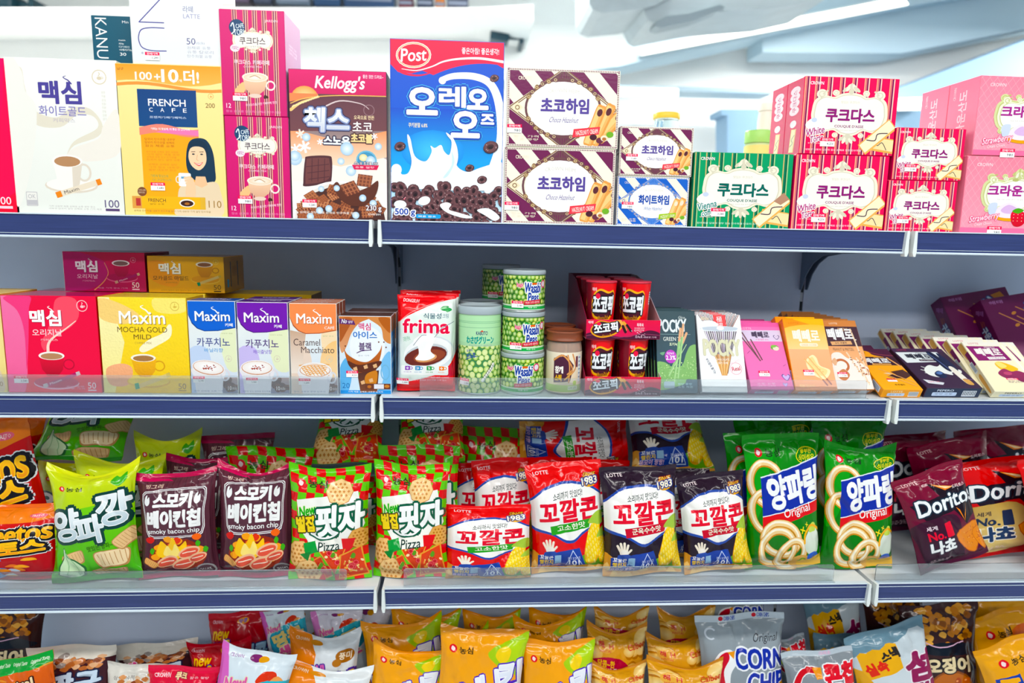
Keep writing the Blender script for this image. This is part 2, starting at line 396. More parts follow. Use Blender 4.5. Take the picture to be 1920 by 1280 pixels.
# ventilation duct
t = thing('air_duct', 'grey ribbed air duct under the ceiling at the top right', 'duct', loc=unp(1280, 10, 2.2))
q = MB(); c = unp(1280, 10, 2.2)
def _rel(px): return [(lambda p: (p[0], p[2]))(unp(x, y, 2.2)-c) for x, y in px]
q.prism(_rel([(1104, -60), (1104, 6), (1112, 18), (1128, 24), (1190, 18), (1230, 10), (1262, -10), (1262, -60)]), 1, 0, .4); q.build('end_cap', DUCTM, t)
q = MB(); q.prism(_rel([(1262, -60), (1205, 6), (1218, 34), (1230, 40), (1330, 20), (1480, 8), (1560, -10), (1560, -60)]), 1, .03, .45); q.build('duct_body', DUCTM, t)
q = MB(); q.prism(_rel([(1230, 40), (1228, 48), (1240, 52), (1300, 38), (1360, 14), (1350, 8), (1290, 26), (1250, 30)]), 1, 0, .1); q.build('flange', mat('duct_edge', .5, '8d9ca2'), t)
# security cameras
DK = mat('camera_teal', .4, '12414f'); DK2 = mat('camera_dark', .3, '0a2233')
def cctv(px, py, Y, s, label):
    c = unp(px, py, Y); t = thing('security_camera', label, 'camera', 'wall cameras', loc=c)
    M = Matrix.Rotation(math.radians(8), 4, 'Y')
    q = MB(); q.box((-.062*s, -.05*s, -.028*s), (.03*s, .06*s, .028*s), bev=.012*s, M=M, seg=2); q.build('housing', DK, t)
    q = MB(); q.box((-.072*s, -.06*s, .02*s), (.034*s, .05*s, .034*s), bev=.004*s, M=M); q.build('sun_shield', DK, t)
    q = MB(); q.lathe([(0, -.055*s), (.02*s, -.055*s), (.02*s, -.03*s), (0, -.03*s)], n=16); o = q.build('lens', DK2, t); o.rotation_euler = (math.pi/2, 0, 0); o.location = (-.03*s, -.0*s, 0)
    q = MB(); q.box((.03*s, -.008*s, -.008*s), (.085*s, .008*s, .008*s)); q.build('arm', DK, t)
    q = MB(); q.box((.08*s, -.02*s, -.03*s), (.1*s, .02*s+3.6-Y-.03*s, .026*s), bev=.004*s); q.build('wall_mount', DK, t)
cctv(943, 70, 3.4, 1.3, 'dark teal security camera just right of the tall blue cereal carton')
cctv(22, 8, 3.4, 1.35, 'dark security camera at the top left corner above the red carton')
# goods stored on the ledge of the far wall
_z = unp(600, 14, 3.15)[2]+.002
for k, (x0, x1, hh, cc, lab) in enumerate([(428, 470, .08, '4a3a55', 'dim purple parcel at the left end of the high ledge'), (478, 512, .10, '24324d', 'dark navy carton on the high ledge above the striped cartons'), (520, 584, .06, '56697c', 'slate grey parcel low on the high ledge'), (590, 640, .1, '17426b', 'deep blue carton on the high ledge above the magenta cereal carton'), (646, 740, .1, '27476e', 'long blue crate on the high ledge left of centre'), (748, 775, .07, '6d2b3c', 'small wine red parcel on the high ledge above the blue cereal carton'), (782, 812, .08, '1c2a48', 'black parcel on the high ledge beside the orange one'), (816, 834, .07, 'c9742c', 'small orange parcel on the high ledge'), (838, 878, .09, '3b3f58', 'dark parcel at the right end of the high ledge'), (300, 330, .09, '3f5f80', 'blue parcel on the high ledge above the white carton'), (345, 410, .05, '2d4d6b', 'flat blue parcel on the high ledge left of the striped cartons')]):
    a, b = unp(x0, 10, 3.15)[0], unp(x1, 10, 3.15)[0]
    q = MB(); q.box((-(b-a)/2, 0, 0), ((b-a)/2, .18, hh), cc, bev=.006); q.box((-(b-a)/2*.9, -.002, hh*.35), ((b-a)/2*.9, 0, hh*.6), '8a94a8')
    o = q.build('parcel', PLAST); o.location = ((a+b)/2, 3.12, _z); tag(o, lab, 'parcel', 'parcels on the high ledge')

# ---------------------------------------------------------------- the shelving
STEEL = mat('shelf_steel', .35, 'dfe6ea', noise=.03, nscale=20)
PANEL = mat('back_panel_steel', .38, 'd6e3fa', noise=.03, nscale=8)
RAIL = mat('price_rail_plastic', .32, '323f72', noise=.14, nscale=30, stretch=(.3, 1, 14))
LIP = mat('rail_lip', .3, 'd5e4ee')
CLIP = mat('clip_plastic', .4, 'e4ecea')
BRK = mat('bracket_steel', .4, '6d8099')
SLOT = mat('slot_dark', .8, '080b12')
ACRYL = mat('clear_acrylic', .03, 'eef6fb', trans=.9, ior=1.3, spec=.6)  # faint diffuse white stands in for reflections on the panes
ZS = [Z0, Z0-.2934, Z0-.6406, Z0-1.0]
HR, DP = .0389, .361                           # rail height, depth to the back panel
TOP = [z+HR-.001 for z in ZS]                  # shelf surfaces
fr = thing('shelving_frame', 'blue grey steel gondola frame with slotted uprights behind all the shelves', 'shelving', loc=(.45, DP, 0))
for k in range(3):
    x0 = -.9+.9*k-.45
    q = MB(); q.box((x0+.004, 0, .02), (x0+.896, .012, Z0+.03)); q.build('back_panel', PANEL, fr)
for k in range(4):
    x0 = -.9+.9*k-.45
    q = MB(); z = .05; q.box((x0-.0036, .002, 0), (x0+.0036, .03, Z0+.035), 'c4ccd4')
    while z < Z0: q.box((x0-.0022, -.0002, z), (x0+.0022, .003, z+.021), '0a0d14'); z += .0415    # the punched slots
    u = q.build('upright', PLAST, fr)
q = MB(); q.box((-1.35, -.34, 0), (1.35, -.02, .1)); q.build('plinth', BRK, fr)
LV = ['top', 'second', 'third', 'lowest']; BY = ['left', 'middle', 'right']
prof = [(.003, 0), (.003, .033), (.02, .033), (.2, .022), (.27, .004), (.315, -.03), (.338, -.06), (.352, -.1), (.361, -.1), (.361, .03), (.03, .034)]
prof = [(.004, .002), (.22, -.006), (.275, -.013), (.31, -.03), (.335, -.055), (.352, -.09), (.3605, -.09), (.3605, .034), (.004, .034)]
shelf0 = None
for li in range(4):
    for bi in range(3):
        x0 = -.9+.9*bi+.0045; w = .891
        lab = f'{LV[li]} shelf of the {BY[bi]} bay, white board with blue price rail'
        t = thing('shelf', lab, 'shelf', 'steel shelves of the gondola', loc=(x0, 0, ZS[li]))
        q = MB(); q.box((0, .006, HR-.014), (w, DP-.001, HR-.001)); q.build('shelf_board', STEEL, t)
        q = MB(); q.box((.004, 0, .0035), (w-.004, .005, HR-.0015)); r = q.build('price_rail', RAIL, t)
        q = MB(); q.box((.004, -.0035, 0), (w-.004, .006, .0038), bev=.001); q.build('lower_lip', LIP, r)
        q = MB(); q.box((.004, -.0012, .0068), (w-.004, .001, .0075)); q.build('ridge', LIP, r)
        if li:
            q = MB(); q.box((.004, -.0012, HR-.0085), (w-.004, .001, HR-.0078)); q.build('ridge', LIP, r)
        q = MB(); q.box((.004, -.002, HR-.0022), (w-.004, .007, HR-.0004)); q.build('upper_lip', LIP, r)
        for sx in (0, w):
            d = .0022 if sx == 0 else -.0022
            q = MB(); q.prism(prof, 0, sx+d-.0009, sx+d+.0009); b = q.build('bracket', BRK, t)
            q = MB(); sg = 1 if sx == 0 else -1
            q.prism([(sx+.0002*sg, HR), (sx+.0045*sg, HR), (sx+.0062*sg, .004), (sx+.005*sg, -.0045), (sx+.0012*sg, -.0045), (sx-.0008*sg, .002)], 1, -.0075, .004)
            q.build('end_clip', CLIP, b)
def guard(li, x0, x1, label):
    t = thing('shelf_guard', label, 'shelf guard', 'clear acrylic shelf guards', loc=(x0, .0095, TOP[li]))
    q = MB(); w = x1-x0
    pts = [(0, .0004), (w, .0004), (w, .029), (w-.003, .032), (.003, .032), (0, .029)]
    q.prism(pts, 1, -.0012, .0012); q.build('upright_panel', ACRYL, t)
    q = MB(); q.box((0, -.0085, .0002), (w, -.0014, .0016)); q.build('foot', ACRYL, t)
def xat(px, li, y): return unp(px, y, .0095)[0]
guard(1, -.75, xat(637, 1, 720), 'clear acrylic guard along the second shelf in front of the coffee cartons')
guard(1, xat(787, 1, 725), xat(1625, 1, 725), 'clear acrylic guard along the second shelf in front of the cans and stick cartons')
guard(2, -.75, xat(650, 2, 1080), 'clear acrylic guard along the third shelf at lower left')
guard(2, xat(757, 2, 1080), xat(1563, 2, 1075), 'clear acrylic guard along the third shelf, middle one of three')
guard(2, xat(1642, 2, 1070), 1.78, 'clear acrylic guard along the third shelf before the dark red bags')
# far side of the gondola
t = thing('shelf', 'shelf on the far side of the gondola holding the glass jar', 'shelf', 'steel shelves of the gondola', loc=(0, DP+.03, Z0-.1))
q = MB(); q.box((-.9, .002, 0), (1.8, .36, .014)); q.build('shelf_board', STEEL, t)
# small shifts (metres) that keep neighbouring bags from cutting into each other
OFF = {"orange and red puff bag lying low in front at the far left":[-0.0169,0.0084,0.0],
"lime onion chip bag in front with spread top corners":[-0.0008,0.0,0.0],
"lime onion chip bag right behind the front one, top showing":[-0.0136,0.0,0.0],
"lime onion chip bag with tan chips, high at the back left":[-0.0147,0.0078,0.0],
"brown bacon chip bag in front beside the lime bag":[0.0001,0.009,0.0],
"brown bacon chip bag in front beside the pizza bags":[0.005,0.0066,0.0],
"brown bacon chip bag behind, right top edge showing between the front two":[-0.0068,0.0196,0.0],
"dim brown bacon chip bag in the dark at the back":[0.0076,0.0078,0.0],
"checked pizza bag in front, left of the two":[0.0008,0.0,0.0],
"checked pizza bag in front standing over the shelf joint":[-0.006,0.0042,0.0],
"checked pizza bag behind the brown bacon bags, green and red top showing":[0.0125,0.009,0.0],
"checked pizza bag lying under the perched one behind the right front pizza bag":[-0.0025,0.0018,0.0],
"dim checked pizza bag at the back between pizza and corn bags":[-0.006,0.0108,0.0],
"red corn bag sunk low in front, green band at the guard":[-0.0088,0.0,0.0],
"red corn bag in front with green band and yellow cobs":[0.0138,0.0126,0.0],
"red corn bag behind the low one, date badge showing":[-0.0107,0.0084,0.0],
"red corn bag at the very left behind the low one":[0.0024,0.0,0.0],
"red corn bag whose red corner peeps above the front corn bag":[0.0116,0.003,0.0],
"black corn bag in front, left of the two":[-0.004,0.0,0.0],
"black corn bag in front, right of the two":[0.0082,0.0048,0.0],
"green onion ring bag in front, left of the two":[-0.011,0.0132,0.0],
"green onion ring bag in front, right of the two and tilted":[0.0023,0.0216,0.0],
"green onion ring bag behind, only its left part showing":[0.0027,0.006,0.0],
"green onion ring bag behind the left front one, orange end at the top":[-0.001,0.0012,0.0],
"green onion ring bag at the back above the tilted one":[0.0016,0.0,0.0],
"dark plum tortilla chip bag leaning beside the tilted onion ring bag":[0.0288,0.0,0.0],
"red corn bag lying on its side high at the back":[-0.0093,0.012,0.0],
"black corn bag perched high at the back, chips at its lower edge":[0.002,0.0012,0.0],
"red corn bag under the one lying on its side at the back":[0.016,0.0,0.0],
"cream and dark brown snack bag with pink badge, left of the two":[-0.029,0.015,0.0],
"cream snack bag at the bottom edge between brown and red bags":[0.0033,0.009,0.0],
"crimson snack bag with white lettering at the bottom edge":[-0.0201,0.018,0.0],
"red caramel corn bag darkest at the back":[-0.0139,0.0084,0.0],
"white and teal peanut bag in front of the red bags, tilted":[0.008,0.0,0.0],
"white and teal peanut bag with lilac edge right of the tall red bag":[-0.0083,0.03,0.0],
"white and teal peanut bag with lilac edge under the rail left of the joint":[-0.0012,0.006,0.0],
"dim orange and purple corn bag at the back":[0.0112,0.0,0.0],
"orange and white corn bag with yellow letters":[-0.0133,0.027,0.0],
"orange and white corn bag at the bottom edge":[-0.0067,0.012,0.0],
"yellow banana snack bag, largest and nearest, in the middle":[0.0048,0.0,0.0],
"yellow banana snack bag, front left, top folded":[0.0132,0.0186,0.0],
"yellow banana snack bag, second row left, logo at its upper left":[0.0009,0.015,0.0],
"yellow banana snack bag, half hidden behind the nearest one":[0.0048,0.0,0.0],
"yellow banana snack bag, front right, lime corner":[-0.0024,0.0,0.0],
"yellow banana snack bag, second row right with bent top":[0.0004,0.003,0.0],
"golden butter chip bag, front right with peaked corners":[0.0032,0.0,0.0],
"golden butter chip bag, front left beside the banana bags":[-0.0024,0.0066,0.0],
"golden butter chip bag, second row left":[-0.0052,0.0084,0.0],
"golden butter chip bag, second row right":[0.0046,0.0066,0.0],
"golden butter chip bag, back row right under the rail":[-0.004,0.0,0.0],
"silver corn chip bag with blue letters in front":[0.0091,0.0024,0.0],
"silver corn chip bag standing behind, blue letters under the rail":[0.0053,0.003,0.0],
"silver corn bag with red letters at the bottom edge":[-0.0088,0.0,0.0],
"silver corn bag with red letters edge on behind the blue lettered one":[-0.0024,0.0,0.0],
"blue grey rice snack bag with yellow patch, in front":[0.0135,0.0066,0.0],
"blue grey rice snack bag behind the silver one":[0.0035,0.0018,0.0],
"dark brown nut snack bag with a round bowl of nuts":[-0.0024,0.0,0.0],
"yellow potato stick bag behind with blue stripe":[0.004,0.0018,0.0]}
# ---------------------------------------------------------------- builders: cartons, cans, pouches
def solid_arrays(q):
    """an MB as welded arrays (V, I, C, N) for merging with printed artwork"""
    bmesh.ops.recalc_face_normals(q.bm, faces=q.bm.faces[:]); bmesh.ops.triangulate(q.bm, faces=q.bm.faces[:])
    q.bm.verts.index_update(); V = np.array([v.co for v in q.bm.verts]); I, C, N = [], [], []
    for f in q.bm.faces:
        I.append([v.index for v in f.verts]); C.append([l[q.cl][:3] for l in f.loops])
        N.append([(v.normal if f.smooth else f.normal) for v in f.verts])
    q.bm.free(); return V, np.array(I), np.array(C), np.array(N)
def flat(o, ex, ey, w, h):
    o, ex, ey = (np.array(k, float) for k in (o, ex, ey)); n = np.cross(ex, ey)
    def fn(u, v): return o+np.outer(u*w, ex)+np.outer(v*h, ey), np.broadcast_to(n, (len(u), 3)).copy()
    return fn
def carton_mesh(w, h, d, art, sides=None, bev=.0008, base=None):
    """front at y = 0 facing -y, width along x, height along z; sides: colour or Art for L, R, T"""
    sides = sides or {}; base = base or art.bg; q = MB()
    q.box((-w/2, 0, 0), (w/2, d, h), base, bev=bev); q.bm.faces.ensure_lookup_table()
    for f in q.bm.faces:
        k = 'R' if f.normal.x > .9 else 'L' if f.normal.x < -.9 else 'T' if f.normal.z > .9 else 'B' if f.normal.z < -.9 else None
        if k and isinstance(sides.get(k), str): q._col([f], sides[k])
    ex = [solid_arrays(q)]; b = bev
    def lay(a, fn):
        T = a.tris(); u, v = T[..., 0]/a.W, 1-T[..., 1]/a.H; P, N = fn(u.ravel(), v.ravel()); P = P+N*((T[..., 5].ravel()+1)*STEP)[:, None]
        V, I = weld(P, np.concatenate([T[..., :2].reshape(-1, 2), T[..., 5].reshape(-1, 1)], 1)); return V, I, T[..., 2:5], N.reshape(-1, 3, 3)
    for k, a in sides.items():
        if isinstance(a, str): continue
        fn = {'R': flat((w/2, b, b), (0, 1, 0), (0, 0, 1), d-2*b, h-2*b), 'L': flat((-w/2, d-b, b), (0, -1, 0), (0, 0, 1), d-2*b, h-2*b), 'T': flat((-w/2+b, b, h), (1, 0, 0), (0, 1, 0), w-2*b, d-2*b), 'B': flat((-w/2+b, d-b, 0), (1, 0, 0), (0, -1, 0), w-2*b, d-2*b)}[k]
        ex.append(lay(a, fn))
    o = printed('tmp', art, flat((-w/2+b, 0, b), (1, 0, 0), (0, 0, 1), w-2*b, h-2*b), None, extra=ex)
    me = o.data; bpy.data.objects.remove(o); return me
_ST = {}
def sticker_mesh(w, tail):
    k = (round(w, 4), tail)
    if k not in _ST:
        a = Art(0, 0, 34, 19, 'fbfbf8'); a.r(0, 0, 34, 7.6, 'ea2a58'); a.t('판매가격', 4, 1.2, 30, 6.6, 'ffe9ee', b=.03, res=1)
        a.t(tail, 16, 10.4, 31, 16.6, '3a4650', b=.01, res=1)
        o = printed('price_sticker', a, flat((-w/2, 0, -w*19/68), (1, 0, 0), (0, 0, 1), w, w*19/34), PAPER)
        _ST[k] = o.data; bpy.data.objects.remove(o)
    return _ST[k]
_rs = random.Random(5)
def sticker(root, art, w, h, sx, sy, px=27, off=.0012, tail=None, rot=0):
    """price sticker stuck on a flat front at canvas point (sx, sy)"""
    me = sticker_mesh(px/art.W*w, tail or _rs.choice(['3,580', '2,180', '1,280', '4,250', '1,680', '980']))
    o = link(bpy.data.objects.new('price_sticker', me), root); o.location = ((sx-art.o[0])/art.W*w-w/2, -off, h*(1-(sy-art.o[1])/art.H))
    o.rotation_euler = (0, math.radians(-rot), 0); return o
def lean_z(Y, zb, d, hz, lean): return TOP[1]+.0004+d*math.sin(math.atan2(lean, hz))
def carton(name, label, cat_, art, px, Y, zb, d, sides=None, group=None, st=None, m=CARTON, lean=0., yaw=0., roll=0., gap=.0004, h=None, w=None, part='box_body', stw=27):
    """px = (x0, y0, x1, y1) the front face's outline in the photograph; it stands at depth Y on height zb. lean = how far the top lies back (m)"""
    x0, y0, x1, y1 = px; xm, ym = (x0+x1)/2, (y0+y1)/2
    xc = unp(xm, y1, Y)[0]; yw = y1 if lean else ym; wd_ = (unp(x1, yw, Y)-unp(x0, yw, Y))[0] if w is None else w
    if lean: zb = unp(xm, y1, Y)[2]
    hz = (unp(xm, y0, Y+lean)[2]-zb) if h is None else h
    hh = math.hypot(hz, lean) if h is None else h
    me = carton_mesh(wd_-gap, hh-gap, d, art, sides)
    if lean:                                   # it rests on its lower back edge
        zb = lean_z(Y, zb, d, hz, lean)
    if roll: zb += wd_/2*math.sin(math.radians(abs(roll)))
    M = Matrix.Translation((xc, Y, zb)) @ Matrix.Rotation(math.radians(yaw), 4, 'Z') @ Matrix.Rotation(math.radians(roll), 4, 'Y') @ Matrix.Rotation(-math.atan2(lean, hz), 4, 'X')
    t = thing(name, label, cat_, group, mw=M)
    o = bpy.data.objects.new(part, me); link(o, t, m)
    for q in (st or []): sticker(t, art, wd_, hh, *q, px=stw)
    t['dims'] = (wd_, hh, d); t['pitch'] = d/math.cos(math.atan2(lean, hz))+.0008; return t
def dup(root, loc, label, rz=None):
    """a copy of a thing with its parts and their parts"""
    r = root.copy(); COL.objects.link(r); r.matrix_world = Matrix.Translation(Vector(loc)-root.matrix_world.translation) @ root.matrix_world; r['label'] = label
    if rz: r.matrix_world = r.matrix_world @ Matrix.Rotation(math.radians(rz), 4, 'Z')
    for ch in [c for c in bpy.data.objects if c.parent == root]:
        c = ch.copy(); COL.objects.link(c); c.parent = r
        for g in [k for k in bpy.data.objects if k.parent == ch]:
            k2 = g.copy(); COL.objects.link(k2); k2.parent = c
    return r
def behind(root, label, n=1, gap=.001, dx=0, dz=0):
    """a copy directly behind"""
    p = root.matrix_world.translation; return dup(root, (p.x+dx, p.y+(root['dims'][2]+gap)*n, p.z+dz), label)

# ---- drawings used on several packs
def cup(a, cx, cy, r, h, c='f6f3ec', c2='d9d2c8', coffee='b98a5e', saucer=True, foam=None, handle=1, ratio=.42):
    if saucer: a.e(cx+r*.15, cy+h*.92, r*1.75, r*.5, c2); a.e(cx+r*.15, cy+h*.88, r*1.65, r*.44, c)
    a.ring(cx+handle*r*1.05, cy+h*.42, r*.42, h*.3, r*.14, c2)
    k = [(cx-r, cy)]+[(cx-r*.95+t*r*.28, cy+h*t) for t in (.3, .6, .85)]+[(cx-r*.5, cy+h), (cx+r*.5, cy+h)]+[(cx+r*.95-t*r*.28, cy+h*t) for t in (.85, .6, .3)]+[(cx+r, cy)]
    a.p(k, c); a.p([(cx+r*.3, cy), (cx+r*.25, cy+h), (cx+r*.5, cy+h), (cx+r*.71, cy+h*.85), (cx+r, cy)], c2)
    a.e(cx, cy, r, r*ratio, c); a.e(cx, cy+r*.04, r*.86, r*ratio*.82, coffee, c2=foam)
    if foam: a.ring(cx, cy+r*.04, r*.82, r*ratio*.76, r*.06, coffee)
def stickpack(a, x0, y0, x1, y1, w, c='e9ddc8', end='e88a3c', txt='Maxim', tc='4a3a3a'):
    d = np.array([x1-x0, y1-y0], float); L = np.linalg.norm(d); d /= L; n = np.array([-d[1], d[0]])*w/2
    P = lambda t: np.array([x0, y0])+d*L*t
    a.p([P(0)+n, P(1)+n, P(1)-n, P(0)-n], c)
    for t0, t1 in ((0, .12), (.9, 1)): a.p([P(t0)+n*1.05, P(t1)+n*1.05, P(t1)-n*1.05, P(t0)-n*1.05], end)
    if txt: q = P(.34); a.t(txt, q[0]-L*.16, q[1]-w*.32, q[0]+L*.16, q[1]+w*.32, tc, rot=-math.degrees(math.atan2(d[1], d[0])), res=1)
def beans(a, x0, y0, x1, y1, n, seed=1, c='5a3324', s=5):
    rnd = random.Random(seed)
    for i in range(n):
        x, y, ro = rnd.uniform(x0, x1), rnd.uniform(y0, y1), rnd.uniform(0, 180); k = s*rnd.uniform(.8, 1.2)
        a.e(x, y, k, k*.66, rnd.choice([c, '6d4433', '432318']), rot=ro, n=10); ca, sa = math.cos(math.radians(ro)), math.sin(math.radians(ro))
        a.l([(x-k*.8*ca, y+k*.8*sa), (x+k*.8*ca, y-k*.8*sa)], k*.16, '2a130c', caps=False)
def cafebadge(a, x, y, r, c):
    a.ring(x, y, r, r, r*.14, c, n=18); a.e(x, y+r*.15, r*.36, r*.26, c, n=10); a.ring(x+r*.4, y+r*.1, r*.16, r*.13, r*.09, c, n=8); a.s([(x-r*.1, y-r*.2), (x+r*.1, y-r*.45), (x-r*.05, y-r*.65)], r*.12, c)
def maxim(a, x0, y0, x1, y1, c, sh=None, d=1.6, w='맥심'):
    """the big 맥심 / Maxim lettering with a curl of steam over it"""
    if sh: a.t(w, x0+d, y0+d, x1+d, y1+d, sh, b=.03, st=(y1-y0)*.02)
    a.t(w, x0, y0, x1, y1, c, b=.03, st=(y1-y0)*.02); k = (x1-x0)
    xs = x0+k*(.68 if w == '맥심' else .56); a.s([(xs+k*.1, y0+k*.05), (xs+k*.03, y0-k*.03), (xs-k*.03, y0-k*.06), (xs-k*.08, y0-k*.1), (xs-k*.02, y0-k*.13)], k*.035, c, k*.012)

# ---------------------------------------------------------------- round packs
def tube_fn(rb, rt, h, a0, a1, z0=0.):
    """a (tapered) round wall; u runs from angle a0 to a1 (degrees, 0 = facing the aisle, + = to the right)"""
    def fn(u, v):
        a = np.radians(a0+(a1-a0)*u); r = rb+(rt-rb)*v
        P = np.stack([r*np.sin(a), -r*np.cos(a), z0+v*h], 1); N = np.stack([np.sin(a), -np.cos(a), np.full_like(a, (rb-rt)/h)], 1)
        return P, N/np.linalg.norm(N, axis=1)[:, None]
    return fn
def tube(name, art, rb, rt, h, a0, a1, parent, m, z0=0., nu=40):
    g = (nu, 1); fn = tube_fn(rb, rt, h, a0, a1, z0)
    T = cutsoup(art.tris(), lambda t: t[..., 0]/art.W*nu)
    e1, e2 = T[:, 1, :2]-T[:, 0, :2], T[:, 2, :2]-T[:, 0, :2]; ar = e1[:, 0]*e2[:, 1]-e1[:, 1]*e2[:, 0]; T = T[np.abs(ar) > 1e-7]; ar = ar[np.abs(ar) > 1e-7]; T[ar > 0] = T[ar > 0][:, ::-1]
    return printed(name, art, lambda u, v: tube_facet(fn, nu, u, v), m, parent, soup=T)
def tube_facet(fn, nu, u, v):
    """straight chords between the nu seams, smooth normals"""
    i = np.clip(np.floor(u*nu+1e-7), 0, nu-1); f = u*nu-i; A, _ = fn(i/nu, v); B, _ = fn((i+1)/nu, v); _, N = fn(u, v)
    return A+(B-A)*f[:, None], N

# ---------------------------------------------------------------- film pouches (snack bags)
def pouch_fn(w, h, t, seed, sb, st, narrow=.09, box=2.5, wr=1.25, sag=0., heavy=.8, pw=.55):
    r = np.random.RandomState(seed); nb = 7
    bu, bv = r.uniform(.1, .9, nb), r.uniform(.12, .9, nb); bs = r.uniform(.08, .2, nb); ba = r.uniform(-.2, .16, nb)*wr
    nf, ph = r.uniform(2.5, 4.5, 2), r.uniform(0, 6.3, 6); ear = r.uniform(-.5, .5, 2); cr = r.uniform(-1, 1, (6, 3))
    def fn(u, v):
        s = np.clip((v-sb)/(1-st-sb), 0, 1); s2 = s**heavy
        q = np.clip(1-np.abs(2*s2-1)**box, 0, 1)**.62; p = np.clip(1-np.abs(2*u-1)**box, 0, 1)**pw
        l = np.zeros_like(u)
        for k in range(nb): l += ba[k]*np.exp(-((u-bu[k])**2+(v-bv[k])**2*1.4)/(2*bs[k]**2))
        e0, e1 = np.exp(-s/.13), np.exp(-(1-s)/.16); edge = np.sin(np.pi*np.clip(u, 0, 1))
        l += wr*edge*(.15*e1*np.sin(2*np.pi*nf[0]*u+ph[0]+2*s)+.10*e1*np.sin(2*np.pi*nf[0]*2.3*u+ph[1])+.12*e0*np.sin(2*np.pi*nf[1]*u+ph[2])+.08*e0*np.sin(2*np.pi*nf[1]*2.1*u+ph[3]))
        for k in range(6):                      # sharp creases
            dd = (u-.5-cr[k, 0]*.4)*math.cos(cr[k, 1]*1.4)+(v-.5-cr[k, 2]*.45)*math.sin(cr[k, 1]*1.4); al = (u-.5-cr[k, 0]*.4)*math.sin(cr[k, 1]*1.4)-(v-.5-cr[k, 2]*.45)*math.cos(cr[k, 1]*1.4)
            l -= wr*.13*np.exp(-np.abs(dd)/.022-al**2/.05)
        z = t/2*np.clip(q*p+l*np.minimum(q*p*2, 1), 0, 1.3)+.0006
        x = (u-.5)*w*(1-narrow*np.clip(1-np.abs(2*s-1)**3, 0, 1))
        top = np.clip((v-.72)/.28, 0, 1); vh = v*h-sag*h*(1-(2*u-1)**2)*top**1.5+.012*h*np.sin(3*u+ph[4])*top
        bend = .10*t*np.sin(2.6*np.pi*u+ph[5])*np.where(v > 1-st*1.6, 1, 0.35*e1)+.10*t*np.sin(2.2*np.pi*u+ph[4])*np.where(v < sb*1.6, 1, .35*e0)
        fold = np.where(v > 1-st, (v-1+st)*h*ear[0]*.8, 0)
        return x, z, vh, bend+fold
    def front(u, v): x, z, vh, b = fn(u, v); return np.stack([x, -z+b, vh], 1), None
    def back(u, v): x, z, vh, b = fn(1-u, v); return np.stack([x, z*.9+b, vh], 1), None
    return front, back
def pouch(art, w, h, t, parent, m=None, seed=0, sb=.055, st=.055, grid=(24, 36), back=None, names=('pouch', 'top_seal', 'bottom_seal'), **kw):
    m = m or FILM; nu, nv = grid; sb, st = max(1, round(sb*nv))/nv, max(1, round(st*nv))/nv
    fr_, bk = pouch_fn(w, h, t, seed, sb, st, **kw); T = gridcut(art, grid); vc = 1-T[..., 1].mean(1)/art.H
    gu, gv = np.meshgrid(np.linspace(0, 1, nu+1), np.linspace(0, 1, nv+1), indexing='ij'); B, _ = bk(gu.ravel(), gv.ravel()); Bg = B.reshape(nu+1, nv+1, 3)
    NN = np.cross(np.gradient(Bg, axis=0), np.gradient(Bg, axis=1)); NN /= np.maximum(np.linalg.norm(NN, axis=2), 1e-12)[..., None]; NN = NN.reshape(-1, 3)
    ii, jj = np.meshgrid(np.arange(nu), np.arange(nv), indexing='ij'); ii, jj = ii.ravel(), jj.ravel(); k = lambda i, j: i*(nv+1)+j
    I = np.concatenate([np.stack([k(ii, jj), k(ii+1, jj), k(ii, jj+1)], 1), np.stack([k(ii+1, jj), k(ii+1, jj+1), k(ii, jj+1)], 1)]); jv = (np.concatenate([jj, jj])+.5)/nv
    bc = np.array(lin(back or art.bg)); out = []
    for nm, lo, hi in ((names[0], sb, 1-st), (names[1], 1-st, 1), (names[2], 0, sb)):
        S = T[(vc > lo) & (vc < hi)]; I2 = I[(jv > lo) & (jv < hi)]
        ex = (B, I2, np.broadcast_to(bc, (len(I2), 3, 3)), NN[I2])
        out.append(printed(nm, art, fr_, m, parent, grid=grid, soup=S, extra=[ex]))
    return out, fr_
